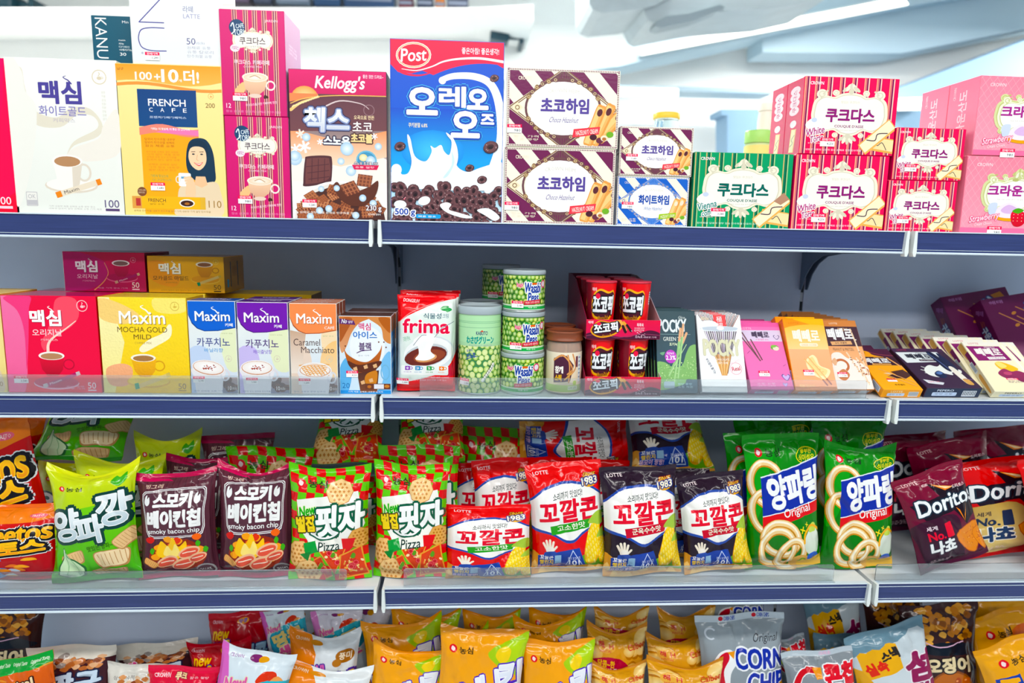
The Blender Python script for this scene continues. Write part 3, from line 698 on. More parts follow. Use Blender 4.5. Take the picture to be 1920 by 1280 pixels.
def bag(name, label, art, bot, top, wpx, Y, dy=.02, t=.055, li=2, cat_='snack bag', group=None, on=True, yaw=0., dz=0., seed=None, stk=None, mb=None, zb=None, **kw):
    """a pouch whose bottom middle and top middle are seen at the given picture points; dy = how far the top lies back"""
    B = unp(*bot, Y); T_ = unp(*top, Y+dy)
    if on: B[2] = TOP[li]+.001+dz
    if zb is not None: B[2] = zb
    up = T_-B; h = np.linalg.norm(up); up /= h; mid = (np.array(bot)+np.array(top))/2; w = wpx/pxm(Y+dy/2, *mid)
    r0 = np.array([math.cos(math.radians(yaw)), math.sin(math.radians(yaw)), 0]); r0 -= up*(r0@up); r0 /= np.linalg.norm(r0); n = np.cross(r0, up)
    if abs(B[2]-TOP[li]) < .002: B[2] += abs(r0[2])*w*.49+.0008       # a tilted bag stands on its lower corner
    B = B+np.array(OFF.get(label, (0, 0, 0)))
    M = Matrix([[r0[0], -n[0], up[0], B[0]], [r0[1], -n[1], up[1], B[1]], [r0[2], -n[2], up[2], B[2]], [0, 0, 0, 1]])
    th = thing(name, label, cat_, group, mw=M)
    seed = seed if seed is not None else (int(abs(top[0])*13+abs(top[1])*7) % 9973)
    parts, fn = pouch(art, w, h, t, th, m=mb, seed=seed, **kw)
    for q in (stk or []):
        g, N = facet(fn, kw.get('grid', (24, 36)), np.array([(q[0]-art.o[0])/art.W]), np.array([1-(q[1]-art.o[1])/art.H]))
        me = sticker_mesh(q[2] if len(q) > 2 else .026, _rs.choice(['1,280', '980', '1,350'])); o = link(bpy.data.objects.new('price_sticker', me), th)
        nn = Vector(N[0]); o.location = Vector(g[0])+nn*.0016; o.rotation_mode = 'QUATERNION'; o.rotation_quaternion = Vector((0, -1, 0)).rotation_difference(nn)
    th['dims'] = (w, h, t); return th
# ================================================================ artwork of the top shelf
def A_white():
    a = Art(31, 109, 239, 402, 'f4f4ee', 'e9ebe3')
    a.b([(62, 128), (66, 165), (80, 205), (120, 218), (150, 198), (185, 200), (206, 228), (196, 252), (150, 270), (134, 290), (150, 262), (196, 236), (190, 214), (160, 212), (126, 236), (76, 230), (50, 180), (44, 130)], 'e2dccb')
    a.b([(28, 112), (60, 128), (66, 170), (84, 210), (60, 330), (28, 380)], 'efeee6')
    a.b([(208, 230), (196, 256), (150, 274), (136, 292), (180, 300), (236, 280), (236, 200)], 'eee9df')
    maxim(a, 91, 150, 170, 192, '4a418f'); a.t('화이트골드', 88, 196, 177, 215, '7d75b4', b=.01); a.t('커피믹스', 113, 219, 155, 227, 'b8aebb', b=0)
    cafebadge(a, 206, 140, 13, 'd9cdb4'); a.tiny(208, 165, 216, 222, 'cfcabf', 8)
    cup(a, 134, 300, 29, 52, 'f7f3ec', 'dfd5c6', 'b58a66'); stickpack(a, 108, 367, 196, 338, 11)
    a.rr(50, 361, 72, 389, 2, 'c9c7c6'); a.rr(51.5, 362.5, 70.5, 387.5, 2, 'eceae4'); a.t('OK', 54, 366, 68, 374, 'b0aeb0'); a.r(51.5, 377, 70.5, 387, 'c4c2c4')
    a.t('100', 200, 374, 228, 389, '5b5078', b=.005); a.r(201, 391, 228, 396, '54406a'); a.tiny(92, 386, 196, 395, 'bcb8b4', 2); return a
def A_red100():
    a = Art(-165, 105, 40, 399, 'e00d63', 'f2123f'); a.b([(-100, 300), (10, 240), (36, 110), (60, 110), (60, 330), (-60, 390)], 'ee1a55')
    a.r(-90, 320, 0, 380, 'd0104f'); cafebadge(a, -2, 130, 15, 'f59ab0'); a.t('100', -2, 369, 26, 384, 'ffe6ee', b=.005); a.r(-2, 387, 28, 392, 'f8d6e0'); maxim(a, -110, 150, -30, 192, 'ffffff'); return a
def A_french():
    a = Art(232, 120, 431, 408, 'f8e6a6', 'f3dd94')
    a.p([(232, 120), (431, 120), (431, 150)]+[(431-k*20, 151+6*math.sin(k*.55)+k*.5) for k in range(1, 11)], 'f6a24a', 'f8b765')
    a.p([(232+k*20, 158+6*math.sin(k*.5+3.6)) for k in range(11)]+[(432-k*20, 164+6*math.sin((10-k)*.5+3.6)) for k in range(11)], 'e99a55')
    a.t('남양', 235, 127, 247, 132, '8a5a2a', res=1); a.t('100', 268, 134, 300, 149, 'fff8ee', b=.02); a.t('+', 304, 137, 316, 148, 'fff8ee', b=.02); a.t('10', 318, 128, 350, 152, 'ffffff', b=.035); a.t('개', 350, 146, 356, 151, 'fff', res=1); a.t('더!', 360, 128, 389, 154, 'ffffff', b=.03)
    a.r(270, 166, 382, 236, '123f78', '15477c'); a.t('FRENCH', 290, 184, 361, 197, 'ffffff', b=.025)
    for k, ch in enumerate('CAFE'): a.t(ch, 291+k*21.5, 200.5, 298+k*21.5, 208, 'ffffff', b=.01)
    a.t('프렌치카페카페믹스', 291, 216, 361, 220.5, 'c9d6e6', b=.01, res=1)
    a.r(272, 246, 383, 406, 'f8a93f', 'f9b148')
    a.p([(270+k*11.3, 236+5*math.sin(k*.6+2.6)) for k in range(11)]+[(383-k*11.3, 251+4*math.sin((10-k)*.6+2.6)) for k in range(11)], 'f08a7a'); a.p([(330, 238), (383, 242), (383, 252), (300, 247)], 'ef7faf'); a.t('커피는 더 맛있게, 더 좋은 것 건강하게', 292, 238, 366, 243, 'ffffff', res=1)
    a.tiny(279, 257, 340, 276, 'b0632a', 3); a.tiny(281, 282, 345, 302, 'd98840', 4); a.tiny(283, 306, 346, 322, 'd98840', 3); a.t('가볍게 맛있는데', 286, 328, 320, 334, '7aa05c', res=1); a.t('더 건강하니까...', 290, 336, 330, 341, '7aa05c', res=1)
    # the woman holding a white mug
    a.b([(357, 290), (364, 264), (380, 256), (398, 260), (409, 282), (412, 316), (411, 338), (396, 344), (372, 338), (358, 318)], '123249')
    a.b([(336, 380), (342, 352), (368, 342), (384, 344), (410, 340), (420, 356), (420, 408), (334, 408)], 'e8d3b4'); a.p([(374, 330), (392, 330), (396, 346), (384, 352), (370, 346)], 'edc49c')
    a.b([(362, 286), (366, 272), (380, 268), (393, 276), (396, 296), (391, 310), (380, 318), (368, 311), (362, 298)], 'f6d2ae')
    a.b([(360, 290), (364, 266), (384, 260), (398, 270), (398, 292), (392, 276), (378, 272), (366, 276)], '0e2b40')
    for ex in (371, 387): a.e(ex, 287, 2.8, 1.5, '24303a', n=8); a.l([(ex-4, 282.5), (ex+4, 282)], 1.2, '4a3a34', caps=False)
    a.s([(379, 288), (377, 297), (380, 299)], .9, 'd8a27c'); a.b([(371, 303), (380, 305), (389, 302), (381, 310)], 'e2574f'); a.b([(373, 304), (380, 306), (387, 303.5), (381, 307.5)], 'ffffff')
    a.rr(340, 324, 364, 350, 3, 'f7f6f2'); a.r(345, 331, 355, 335, '6aa0c4'); a.ring(339, 337, 4, 6, 2, 'e8e6e0')
    for k in range(4): a.l([(352+k*1.5, 334+k*5), (362, 332+k*5)], 4.6, 'f3cda8')
    a.b([(356, 342), (368, 334), (372, 362), (362, 384), (352, 372)], 'f3cda8')
    a.rr(248, 371, 390, 395, 2, 'f3b92f'); a.r(248, 371, 266, 395, 'dca05a'); a.r(255, 375, 264, 390, 'b8403a'); a.t('FRENCH', 279, 375, 313, 382, '3a3226', b=.02, res=2); a.tiny(281, 384, 312, 388, '8a6a2a', 1); a.e(354, 383, 15, 8, 'f8f4ea'); a.e(354, 383.5, 12.5, 6, '3a1c14'); a.e(354, 384, 5, 2.5, 'a86a34'); a.r(380, 371, 390, 395, 'e0b454')
    a.e(268, 362, 9, 9, '7a4a30'); a.tiny(261, 357, 275, 366, 'e8d4b8', 2); cafebadge(a, 410, 176, 5, 'e8985a'); a.t('200', 399, 189, 417, 198, '8a6a40', b=.01); a.t('110', 396, 377, 421, 391, 'a37c40', b=0); a.tiny(250, 397, 420, 402, 'a08048', 1); return a
def A_kteal():
    a = Art(178, 30, 290, 150, '15566b', '115066'); a.t('KANU', 148, 70, 242, 92, 'f4f6f4', b=-.004, rot=-90); a.t('Min', 236, 39, 248, 45, 'f0f4f4', b=.02); a.t('카누', 227, 90, 237, 95, 'e8f0f0', b=.02, res=2); a.t('maxim', 227, 82, 240, 86, 'e8f0f0', res=1); a.t('디카페인', 227, 97, 247, 102, 'd0dfe2', res=1); a.t('아메리카노', 227, 104, 252, 109, 'e8f0f0', res=1); a.t('30', 228, 113, 240, 120, 'f0f4f4', b=.01); return a
def A_kwhite():
    a = Art(248, -60, 421, 119, 'eef1f0', 'e6ebea'); n = '4b4790'
    for q in ([(308, -4), (264, 41)], [(264, 41), (311, 41)], [(320, -14), (264, -14)]): a.l(q, 2, n)
    a.s([(311, 51), (285, 51), (268, 55), (262, 66), (262, 78), (268, 89), (285, 94), (313, 94)], 2, n, n=6)
    a.t('라떼', 349, 8, 368, 20, '6a6698', b=0); a.t('LATTE', 349, 23, 381, 31, '8b87b0', b=-.004); a.t('50', 353, 68, 370, 80, '5b5786', b=0); a.t('sticks', 371, 74, 388, 79, 'a8a6bc', res=1); a.tiny(353, 82, 405, 106, 'b4b2c0', 3); a.e(267, 99, 2.2, 2.2, 'b6b8c8', n=8); return a
def A_kside():
    a = Art(0, 0, 60, 180, 'ece6d6'); 
    for k in range(9): a.l([(8, 60+k*9), (52, 40+k*9)], .8, 'c9c2b0', caps=False)
    return a
def stripes(a, xs, y0, y1, w, cs=('e8c8a4', '4a2446', 'f6e6da', 'e3b48e')):
    for x in xs:
        k = w/len(cs)
        for i, c in enumerate(cs): a.r(x-w/2+i*k, y0, x-w/2+i*k+k*.78, y1, c)
def scrollframe(a, cx, cy, rx, ry, c='f5f3e8', edge='d9d3bd', orn='efead6'):
    """a baroque cartouche: rounded plate, scrolled corners, palmettes above and below"""
    plate = [(-1, -.12), (-.94, -.55), (-.72, -.78), (-.45, -.72), (-.25, -.86), (0, -.92), (.25, -.86), (.45, -.72), (.72, -.78), (.94, -.55), (1, -.12), (1, .2), (.9, .62), (.66, .8), (.4, .72), (.2, .9), (0, .96), (-.2, .9), (-.4, .72), (-.66, .8), (-.9, .62), (-1, .2)]
    a.b([(cx+x*rx*1.05, cy+y*ry*1.06) for x, y in plate], orn)
    for sx in (-1, 1):
        for px, py, r in ((.8, -.88, .22), (.42, -.95, .14), (.82, .86, .15), (.36, .98, .12)):
            a.e(cx+sx*px*rx, cy+py*ry, r*ry*1.15, r*ry, orn, n=14); a.ring(cx+sx*px*rx, cy+py*ry, r*ry*.62, r*ry*.55, r*ry*.24, edge, n=12)
        for k in range(5): a.e(cx+sx*rx*(.66+.05*k), cy-ry*(1.03-.035*k*k), ry*.05, ry*.05, edge, n=6)
    for sy in (-1, 1):
        for an in (-56, -28, 0, 28, 56): q = math.radians(an); a.e(cx+math.sin(q)*ry*.3, cy+sy*(ry*1.0+math.cos(q)*ry*.22), ry*.2, ry*.085, orn if an % 56 else edge, rot=90*sy-an*sy if sy < 0 else -90+an, n=10)
        a.e(cx, cy+sy*ry*1.02, ry*.13, ry*.12, edge, n=10)
    a.b([(cx+x*rx*.98, cy+y*ry*.97) for x, y in plate], edge); a.b([(cx+x*rx*.95, cy+y*ry*.93) for x, y in plate], c)
def biscuit(a, x, y, w, h, rot, c='f1d9a0', e='e0a457', filled=None):
    ca, sa = math.cos(math.radians(rot)), math.sin(math.radians(rot)); R = lambda u, v: (x+(u*w*ca+v*h*sa)/2, y+(-u*w*sa+v*h*ca)/2)
    a.p([R(-1, -1), R(1, -1), R(1, 1), R(-1, 1)], e); a.p([R(-.95, -.8), R(.96, -.86), R(.95, .72), R(-.96, .7)], c)
    a.s([R(-.5, -.7), R(-.2, .2), R(.1, -.3), R(.5, .6)], w*.025, '4a3040'); 
    if filled: a.p([R(.35, -1), R(1, -1), R(1, .4), R(.5, .2)], filled)
def A_tori():
    a = Art(425, 22, 546, 217, 'cf1a70', 'c71c6c'); stripes(a, (453, 474, 491, 509, 529), 22, 217, 10, ('d9a98a', '5a1e4e', 'e8cdb4', '7a2a4a', 'e3b894'))
    scrollframe(a, 486, 77, 36, 17, 'f4f1e4', 'd8cfb4'); a.t('쿠크다스', 461, 71, 510, 85, '4c3046', b=.015); a.t('COUQUE D’ASSE', 472, 87, 502, 90, '8a7a70', res=1)
    a.e(457, 54, 15, 15, '0f3f66'); a.t('CAFE', 455, 47, 470, 55, 'e6f0f4', b=.02, rot=8, res=2); a.t('TORI', 451, 57, 470, 68, 'e6f0f4', b=.02, rot=6, res=2); a.s([(446, 52), (450, 46), (452, 60), (447, 66)], 2, 'e6f0f4')
    a.e(452, 92, 9, 7, 'f1e4ec'); a.t('커피믹스', 446, 88, 459, 96, 'b04a86', res=1); a.t('JARDIN', 510, 38, 534, 44, 'f4d9e4', b=.02, res=2)
    a.t('쿠크다스 카페라떼', 449, 113, 516, 122, 'f6e6ee', b=.01); a.t('COFFEE MIX', 466, 124, 502, 127.5, 'f0cfe0', res=1)
    a.b([(448, 172), (462, 156), (472, 158), (460, 184)], 'eec28e'); a.ring(517, 160, 8, 8, 3, 'f0e4dc')
    a.p([(464, 144), (512, 144), (506, 168), (494, 178), (480, 178), (468, 166)], 'f0cfae', 'd9a98e'); a.e(488, 145, 25, 9, 'f4e9dc'); a.e(488, 145.5, 22, 7, 'e9d2b4', c2='fbf6ee'); a.s([(478, 145), (488, 142), (498, 147)], 1.6, 'c9a27c'); a.e(487, 180, 12, 4, 'e6cfc0')
    beans(a, 504, 178, 512, 184, 2, 3, s=4); a.t('쿠크다스를 더한 카페라떼 한잔', 468, 192, 528, 197, 'f6d3e4', rot=7, res=1); a.t('12', 431, 195, 440, 204, 'f8dce8', b=.01); a.tiny(430, 207, 536, 213, 'e08ab4', 1); return a
def A_torside():
    a = Art(0, 0, 60, 195, 'd9a9c8', 'b98ab4')
    for k in range(3): a.tiny(14, 50+k*45, 46, 70+k*45, 'f3e4f0', 3, k)
    return a
def chexbit(a, x, y, r, rot, c='7a3f2e', l='a8674a'):
    ca, sa = math.cos(math.radians(rot)), math.sin(math.radians(rot)); R = lambda u, v: (x+(u*ca+v*sa)*r, y+(-u*sa+v*ca)*r*.8)
    a.p([R(-1, -1), R(1, -1), R(1, 1), R(-1, 1)], c)
    for k in (-.75, -.25, .25, .75): a.l([R(k, -1), R(k, 1)], r*.17, l, caps=False)
    for k in (-.7, -.1, .5): a.l([R(-1, k), R(1, k)], r*.14, l, caps=False)
def snow(a, x, y, r, c='cfe3f2'): a.e(x, y, r, r, 'a9c8de', c2='eef7fc', n=14)
def star(a, x, y, r, c, n=6):
    for k in range(n//2): q = math.pi*k/(n/2)+.3; a.l([(x-r*math.cos(q), y-r*math.sin(q)), (x+r*math.cos(q), y+r*math.sin(q))], r*.35, c, caps=False)
def A_chex():
    a = Art(546, 130, 729, 412, '5d3a44', '8a5a4c')
    a.p([(546, 205), (729, 205), (729, 412), (546, 412)], '6a4248', 'f3ede6'); a.e(640, 330, 110, 60, 'f4ece4'); a.p([(546, 340), (729, 340), (729, 412), (546, 412)], 'f2efe9')
    a.p([(546, 240), (640, 262), (729, 240), (729, 290), (640, 310), (546, 292)], 'e8996a', 'f7dcc4')
    a.r(546, 130, 729, 174, 'd5166a', 'c9135f'); a.e(575, 184, 26, 24, 'f0a05c', c2='ffe9b0'); a.r(546, 174, 600, 200, 'e58a5c')
    a.p([(546, 200)]+[(546+k*18.3, 190-16*math.sin(min(k*.22, 1.5))) for k in range(11)]+[(729, 240), (546, 245)], '5d3440', '6f4448'); a.s([(548, 193), (580, 182), (640, 176), (729, 175)], 1.6, 'f0c070')
    a.s([(548, 205), (570, 190), (602, 180)], 6, 'f2c987', 2); 
    for k in range(10): a.e(553+k*5, 198-k*2, 4, 1.6, 'fae0a8', rot=40, n=8)
    a.t("Kellogg's", 596, 140, 688, 170, 'fff2f6', b=.03, sh=.18, st=.6); a.t('좋은 것만 드려요~', 685, 136, 724, 143, 'fbe3ee', res=2)
    a.s([(608, 200), (640, 186), (680, 190), (696, 200)], 3, 'd9c8c8', 1); a.ring(696, 202, 10, 10, 1.5, '8a6a70')
    a.t('첵스', 573, 200, 658, 244, 'f4f8fb', b=.03, o=[(4.6, '2c2a52'), (2.6, '8a98c0')], st=1.2, sh=.06, c2='c8ccd8')
    a.t('오곡으로 만든', 667, 212, 706, 220, 'f6e0b8', b=.02, res=2); a.t('초코', 664, 224, 702, 242, 'f7f0ea', b=.02, o=[(1.6, '5a3040')])
    a.t('스노우', 609, 253, 659, 270, 'eef6fb', b=.02, o=[(2.4, '3a3048')], st=.6); a.t('초코볼', 661, 247, 702, 264, 'f4d79c', b=.02, o=[(2.4, '4a2a30')], st=.5)
    star(a, 602, 264, 6, 'f4fafd'); star(a, 706, 251, 6, 'f4fafd'); star(a, 565, 250, 9, 'f3e6da'); star(a, 555, 278, 9, 'eef2f4'); star(a, 572, 274, 12, 'f3f6f8')
    for x, y, r in ((576, 256, 8), (653, 276, 13), (713, 270, 7), (553, 296, 14), (660, 318, 10), (553, 292, 10), (641, 300, 7)): snow(a, x, y, r)
    # a big chocolate cereal square
    a.b([(572, 300), (578, 292), (616, 290), (624, 298), (622, 336), (616, 342), (572, 350), (568, 340)], '4e2a30'); a.b([(575, 302), (580, 296), (613, 294), (619, 300), (617, 334), (577, 345), (572, 338)], '6d3f3e')
    for k in range(3): a.l([(574+k*2, 312+k*12), (618, 306+k*12)], 1.4, '4e2a30', caps=False); a.l([(586+k*12, 296), (584+k*12, 340)], 1.4, '4e2a30', caps=False)
    a.e(690, 297, 20, 19, '7ab6d0'); a.e(690, 297, 17, 16, '4e93b8'); a.e(684, 292, 8, 7, 'ecd59a', c2='fff6d8'); snow(a, 698, 297, 9); a.t('스노우 초코볼 15%', 666, 300, 712, 307, 'fff4e0', b=.01, o=[(.8, '3a4a7a')], res=2); a.p([(662, 306), (714, 306), (710, 315), (666, 315)], 'd42a55'); a.tiny(668, 308, 708, 313, 'fbe0e6', 1)
    # bowl
    a.e(640, 420, 92, 78, 'e6e1da'); a.ring(640, 412, 92, 72, 5, 'f8f5f0', n=40); a.e(640, 415, 86, 66, '4a2a24')
    rnd = random.Random(4)
    for i in range(46):
        x, y = rnd.uniform(556, 722), rnd.uniform(352, 412)
        if y > 345+abs(x-640)**1.7*.024: chexbit(a, x, y, rnd.uniform(8, 12), rnd.uniform(-40, 40), rnd.choice(['7a3f2e', '8d4f38', '6a3428']), rnd.choice(['b5744f', 'a3613f', 'c98a62']))
    a.b([(626, 352), (634, 340), (650, 362), (690, 350), (712, 336), (706, 366), (680, 386), (646, 380)], '5a2f22'); chexbit(a, 658, 352, 15, 25, '6e3a2b'); chexbit(a, 686, 336, 14, -8, '7a4331')
    for x, y in ((602, 354), (632, 352), (682, 370), (598, 396), (616, 392), (580, 408), (668, 404), (702, 380)): snow(a, x, y, 6 if y < 360 else 7)
    a.t('230 g', 688, 384, 718, 397, 'ffffff', b=.025, o=[(1.2, '5a3040')]); a.tiny(560, 397, 680, 403, 'fbf2ea', 1); a.tiny(692, 399, 718, 404, 'ffffff', 1); return a
def ringo(a, x, y, r, k=.8, rot=0, rnd=random):
    a.e(x, y, r, r*k, '3c2228', rot=rot, n=14); a.ring(x-r*.05, y-r*.08, r*.68, r*.68*k, r*.42, '5d3b40', rot=rot, n=14, c2='6f4a4c'); a.e(x, y+r*.05, r*.3, r*.26*k, '1c0e14', rot=rot, n=8)
    for i in range(5): q = rnd.uniform(0, 6.28); a.e(x+math.cos(q)*r*.68, y+math.sin(q)*r*.68*k, r*.05+.4, r*.05+.4, 'b59a98', n=5)
def A_post():
    a = Art(731, 74, 943, 415, '0f4fbf', '1a66d0'); a.p([(731, 200), (943, 200), (943, 330), (731, 330)], '0f4fbf', '3fb0ea'); a.p([(731, 330), (943, 330), (943, 415), (731, 415)], 'a9dcf4', 'dff1fa')
    a.e(810, 280, 60, 40, '2f8fdc', c2='5cc3f0')
    a.p([(731, 74), (943, 74), (943, 121)]+[(943-k*12, 116-2*k+k*k*.36) for k in range(1, 12)]+[(790, 130), (770, 136), (745, 134), (731, 120)], 'e81a4d', 'ee2350')
    a.s([(943, 109), (900, 104), (860, 106), (830, 112), (808, 122), (780, 130), (752, 128)], 5, 'f6f3f4', 1); a.s([(738, 112), (740, 124), (756, 136), (784, 139), (810, 132), (840, 120)], 6, 'e0164c', 1)
    a.e(774, 102, 33, 24, 'f7f2ee', rot=4); a.e(774, 102, 31.5, 22.5, 'd6a054', rot=4); a.e(774, 102, 30, 21, 'f9f4f0', rot=4); a.e(774, 102, 29, 20, 'de1542', rot=4); a.t('Post', 751, 90, 798, 113, 'ffffff', b=.03, rot=4, sh=.12, st=.4)
    a.t('좋은아침! 좋은생각!', 864, 85, 934, 97, 'fdeef2', b=.015)
    a.s([(826, 146), (850, 138), (890, 138), (920, 152), (936, 190), (941, 250), (930, 300), (915, 330), (880, 350)], 10, 'f2f8fc', 22, n=8); a.e(828, 147, 7, 7, 'f2f8fc'); a.e(938, 270, 7, 7, 'f2f8fc'); a.e(741, 317, 10, 11, 'eef6fb')
    for tx in (('오', 762, 162, 818, 211, 0), ('레', 822, 158, 872, 196, 2), ('오', 876, 162, 914, 198, 0), ('오', 846, 204, 898, 252, 0), ('즈', 902, 208, 926, 226, 0)):
        k = 3.4 if tx[3]-tx[1] > 30 else 1.6
        for rad, cc in ((9.5, '5fc0f0'), (7.6, '0a3f9c'), (5.6, '1550b4')): a.t(tx[0], *tx[1:5], cc, b=.02, st=rad+k*.3, res=2)
    for tx in (('오', 762, 162, 818, 211), ('레', 822, 158, 872, 196), ('오', 876, 162, 914, 198), ('오', 846, 204, 898, 252), ('즈', 902, 208, 926, 226)):
        k = {'오': 2.6, '레': 1.1}.get(tx[0], .9); a.t(tx[0], *tx[1:5], 'ffffff', b=.02, st=k)
    a.t('쿠키분말 6.8%', 764, 227, 800, 236, 'f0e6c8', b=.02, res=2)
    # milk splashes
    a.b([(762, 250), (768, 258), (776, 290), (796, 300), (808, 282), (806, 270), (814, 274), (826, 268), (832, 280), (842, 286), (846, 262), (838, 250), (836, 244), (850, 256), (858, 280), (856, 306), (876, 318), (900, 310), (930, 300), (943, 300), (943, 350), (731, 350), (731, 322), (745, 318), (752, 326), (764, 322), (770, 300), (764, 270)], 'f4f9fc')
    a.b([(808, 300), (812, 284), (826, 276), (840, 288), (850, 270), (848, 256), (856, 270), (858, 296), (846, 326), (824, 334), (812, 320)], 'ffffff'); a.b([(846, 280), (852, 300), (840, 326), (830, 330), (846, 306)], 'cfe6f4')
    for x, y, r in ((748, 273, 11), (926, 140, 9), (921, 270, 15), (881, 311, 9), (905, 333, 10)): ringo(a, x, y, r, .75, 20, random.Random(int(x)))
    rnd = random.Random(9); P = [(x, y) for y in range(352, 420, 13) for x in range(738+(y % 2)*8, 945, 17)]
    for x, y in P:
        x += rnd.uniform(-5, 5); y += rnd.uniform(-4, 4)
        if y > 346+8*math.sin(x*.05): ringo(a, x, y, rnd.uniform(10, 14), rnd.uniform(.6, .95), rnd.uniform(0, 180), rnd)
    for x, y, w_, r_ in ((794, 376, 12, 20), (804, 330, 5, 0), (918, 352, 9, 30)): a.e(x, y, w_, w_*.7, 'f3f6f8', rot=r_)
    a.b([(824, 384), (836, 378), (846, 382), (842, 392), (862, 398), (888, 406), (870, 408), (838, 398)], 'f6fafc'); a.b([(896, 392), (918, 388), (940, 404), (930, 412), (912, 402)], 'eef5f9'); a.e(748, 384, 12, 8, 'eef5f9')
    a.t('500 g', 738, 392, 776, 407, '1a3f9c', b=.025, o=[(2.2, 'ffffff')], st=.4); a.rr(778, 402, 826, 410, 3, '2f9fd8'); a.tiny(782, 404, 822, 408.5, 'ffffff', 1); return a
def wafer(a, x, y, L, w, rot, tip='5b2f35'):
    ca, sa = math.cos(math.radians(rot)), math.sin(math.radians(rot)); R = lambda u, v: (x+u*L*ca+v*w*sa, y-u*L*sa+v*w*ca)
    a.b([R(-.5, -.5), R(0, -.52), R(.5, -.5), R(.56, 0), R(.5, .5), R(0, .52), R(-.5, .5), R(-.54, 0)], 'e3a160'); a.p([R(-.5, -.42), R(.5, -.42), R(.5, .05), R(-.5, .1)], 'f6cf92'); a.p([R(-.5, .12), R(.5, .08), R(.5, .3), R(-.5, .3)], 'efb878')
    a.e(*R(.36, 0), L*.1, w*.28, tip, rot=rot)
def A_heim(x0, y0, x1, y1, c, c2, name, eng, engc, orn, tip, big):
    """striped border, lozenge frame with scrolls, white oval, wafers"""
    a = Art(x0, y0, x1, y1, 'f5f0df'); W, H = x1-x0, y1-y0; cx, cy = x0+W*.5, y0+H*.5; X = lambda t: x0+W*t; Yy = lambda t: y0+H*t
    for k in range(-3, 6): a.p([(X(-.36+k*.29), y0), (X(-.21+k*.29), y0), (X(.39+k*.29), y1), (X(.24+k*.29), y1)], c)
    a.p([(cx-W*.5, cy), (cx, cy-H*.52), (cx+W*.5, cy), (cx, cy+H*.52)], 'f4eddb')
    for k, (f, cc) in enumerate(((.985, orn), (.95, 'f4eddb'), (.93, orn), (.9, 'f4eddb'))): a.p([(cx-W*.5*f, cy), (cx, cy-H*.53*f), (cx+W*.5*f, cy), (cx, cy+H*.53*f)], cc)
    for sy in (-1, 1): a.p([(cx-W*.13, cy+sy*H*.36), (cx, cy+sy*H*.5), (cx+W*.13, cy+sy*H*.36), (cx, cy+sy*H*.3)], c2)
    for sy in (-1, 1):
        for k in range(7): t = (k-3)*W*.03; a.l([(cx+t, cy+sy*H*.34), (cx+t*.6, cy+sy*H*(.47-abs(k-3)*.03))], W*.007, c, caps=False)
    for sx in (-1, 1): a.p([(cx+sx*W*.5*.92, cy), (cx+sx*W*.41, cy-H*.07), (cx+sx*W*.36, cy), (cx+sx*W*.41, cy+H*.07)], 'efe4c4'); a.ring(cx+sx*W*.41, cy, W*.018, W*.018, W*.008, orn, n=8)
    a.ring(cx, cy, W*.335, H*.37, W*.02, c2, n=40)
    for sx in (-1, 1):
        for sy in (-1, 1):
            for k in range(6): q = math.radians(22+k*11); a.e(cx+sx*math.cos(q)*W*.335, cy+sy*math.sin(q)*H*.375, W*.026, W*.019, c2 if k % 2 else orn, rot=sx*sy*40+k*20, n=10); a.ring(cx+sx*math.cos(q)*W*.335, cy+sy*math.sin(q)*H*.375, W*.012, W*.01, W*.006, 'd9c39a', n=8)
    a.e(cx, cy, W*.315, H*.345, 'fbf9f3', n=36); a.t('CROWN HEIM', X(.36), Yy(.24), X(.64), Yy(.29), 'd9d5cc', res=1, arc=H*.02)
    a.t(name, X(.3), Yy(.37), X(.73), Yy(.56), '5a4a94' if big or c != '2f63bf' else '2b4fa6', b=.022, st=W*.003); a.t(eng, X(.38), Yy(.61), X(.64), Yy(.68), engc, b=.005, sh=.35, res=2)
    for q in ((.93, .72, .3, .1, 48), (.86, .7, .36, .085, 66), (.79, .71, .34, .085, 70)): wafer(a, X(q[0]), Yy(q[1]), W*q[2], W*q[3], q[4] if q[0] > .8 else q[4], tip)
    a.p([(X(.6), Yy(.76)), (X(.84), Yy(.72)), (X(.83), Yy(.82)), (X(.59), Yy(.87))], 'e94a55' if big or c != '2f63bf' else 'a3c64a'); a.t('HAZELNUT CREAM', X(.62), Yy(.765), X(.82), Yy(.825), 'ffe9e2', rot=7, b=.02, res=1)
    for q, cc in (((.78, .86), '4a2430'), ((.84, .9), '6a3444'), ((.88, .87), 'f1e6cd'), ((.93, .82), '7bb04a')): a.e(X(q[0]), Yy(q[1]), W*.034, H*.04, cc, n=12); 
    a.e(X(.88), Yy(.88), W*.02, H*.024, 'b5774a', n=10)
    b = W*.018
    for r in ((x0, y0, x1, y0+b), (x0, y1-b, x1, y1), (x0, y0, x0+b, y1), (x1-b, y0, x1, y1)): a.r(*r, 'f5f0df')
    n = int(W/3.2)
    for k in range(n):
        for yy in (y0+b*.15, y1-b*.85): a.r(x0+k*W/n, yy, x0+(k+.5)*W/n, yy+b*.7, c)
    n = int(H/3.2)
    for k in range(n):
        for xx in (x0+b*.15, x1-b*.85): a.r(xx, y0+k*H/n, xx+b*.7, y0+(k+.5)*H/n, c)
    a.t('CROWN', X(.095), Yy(.1), X(.21), Yy(.145), 'f6ecd8', b=.03, res=2); a.tiny(X(.06), Yy(.85), X(.3), Yy(.93), 'f4ead6', 2, 3); return a
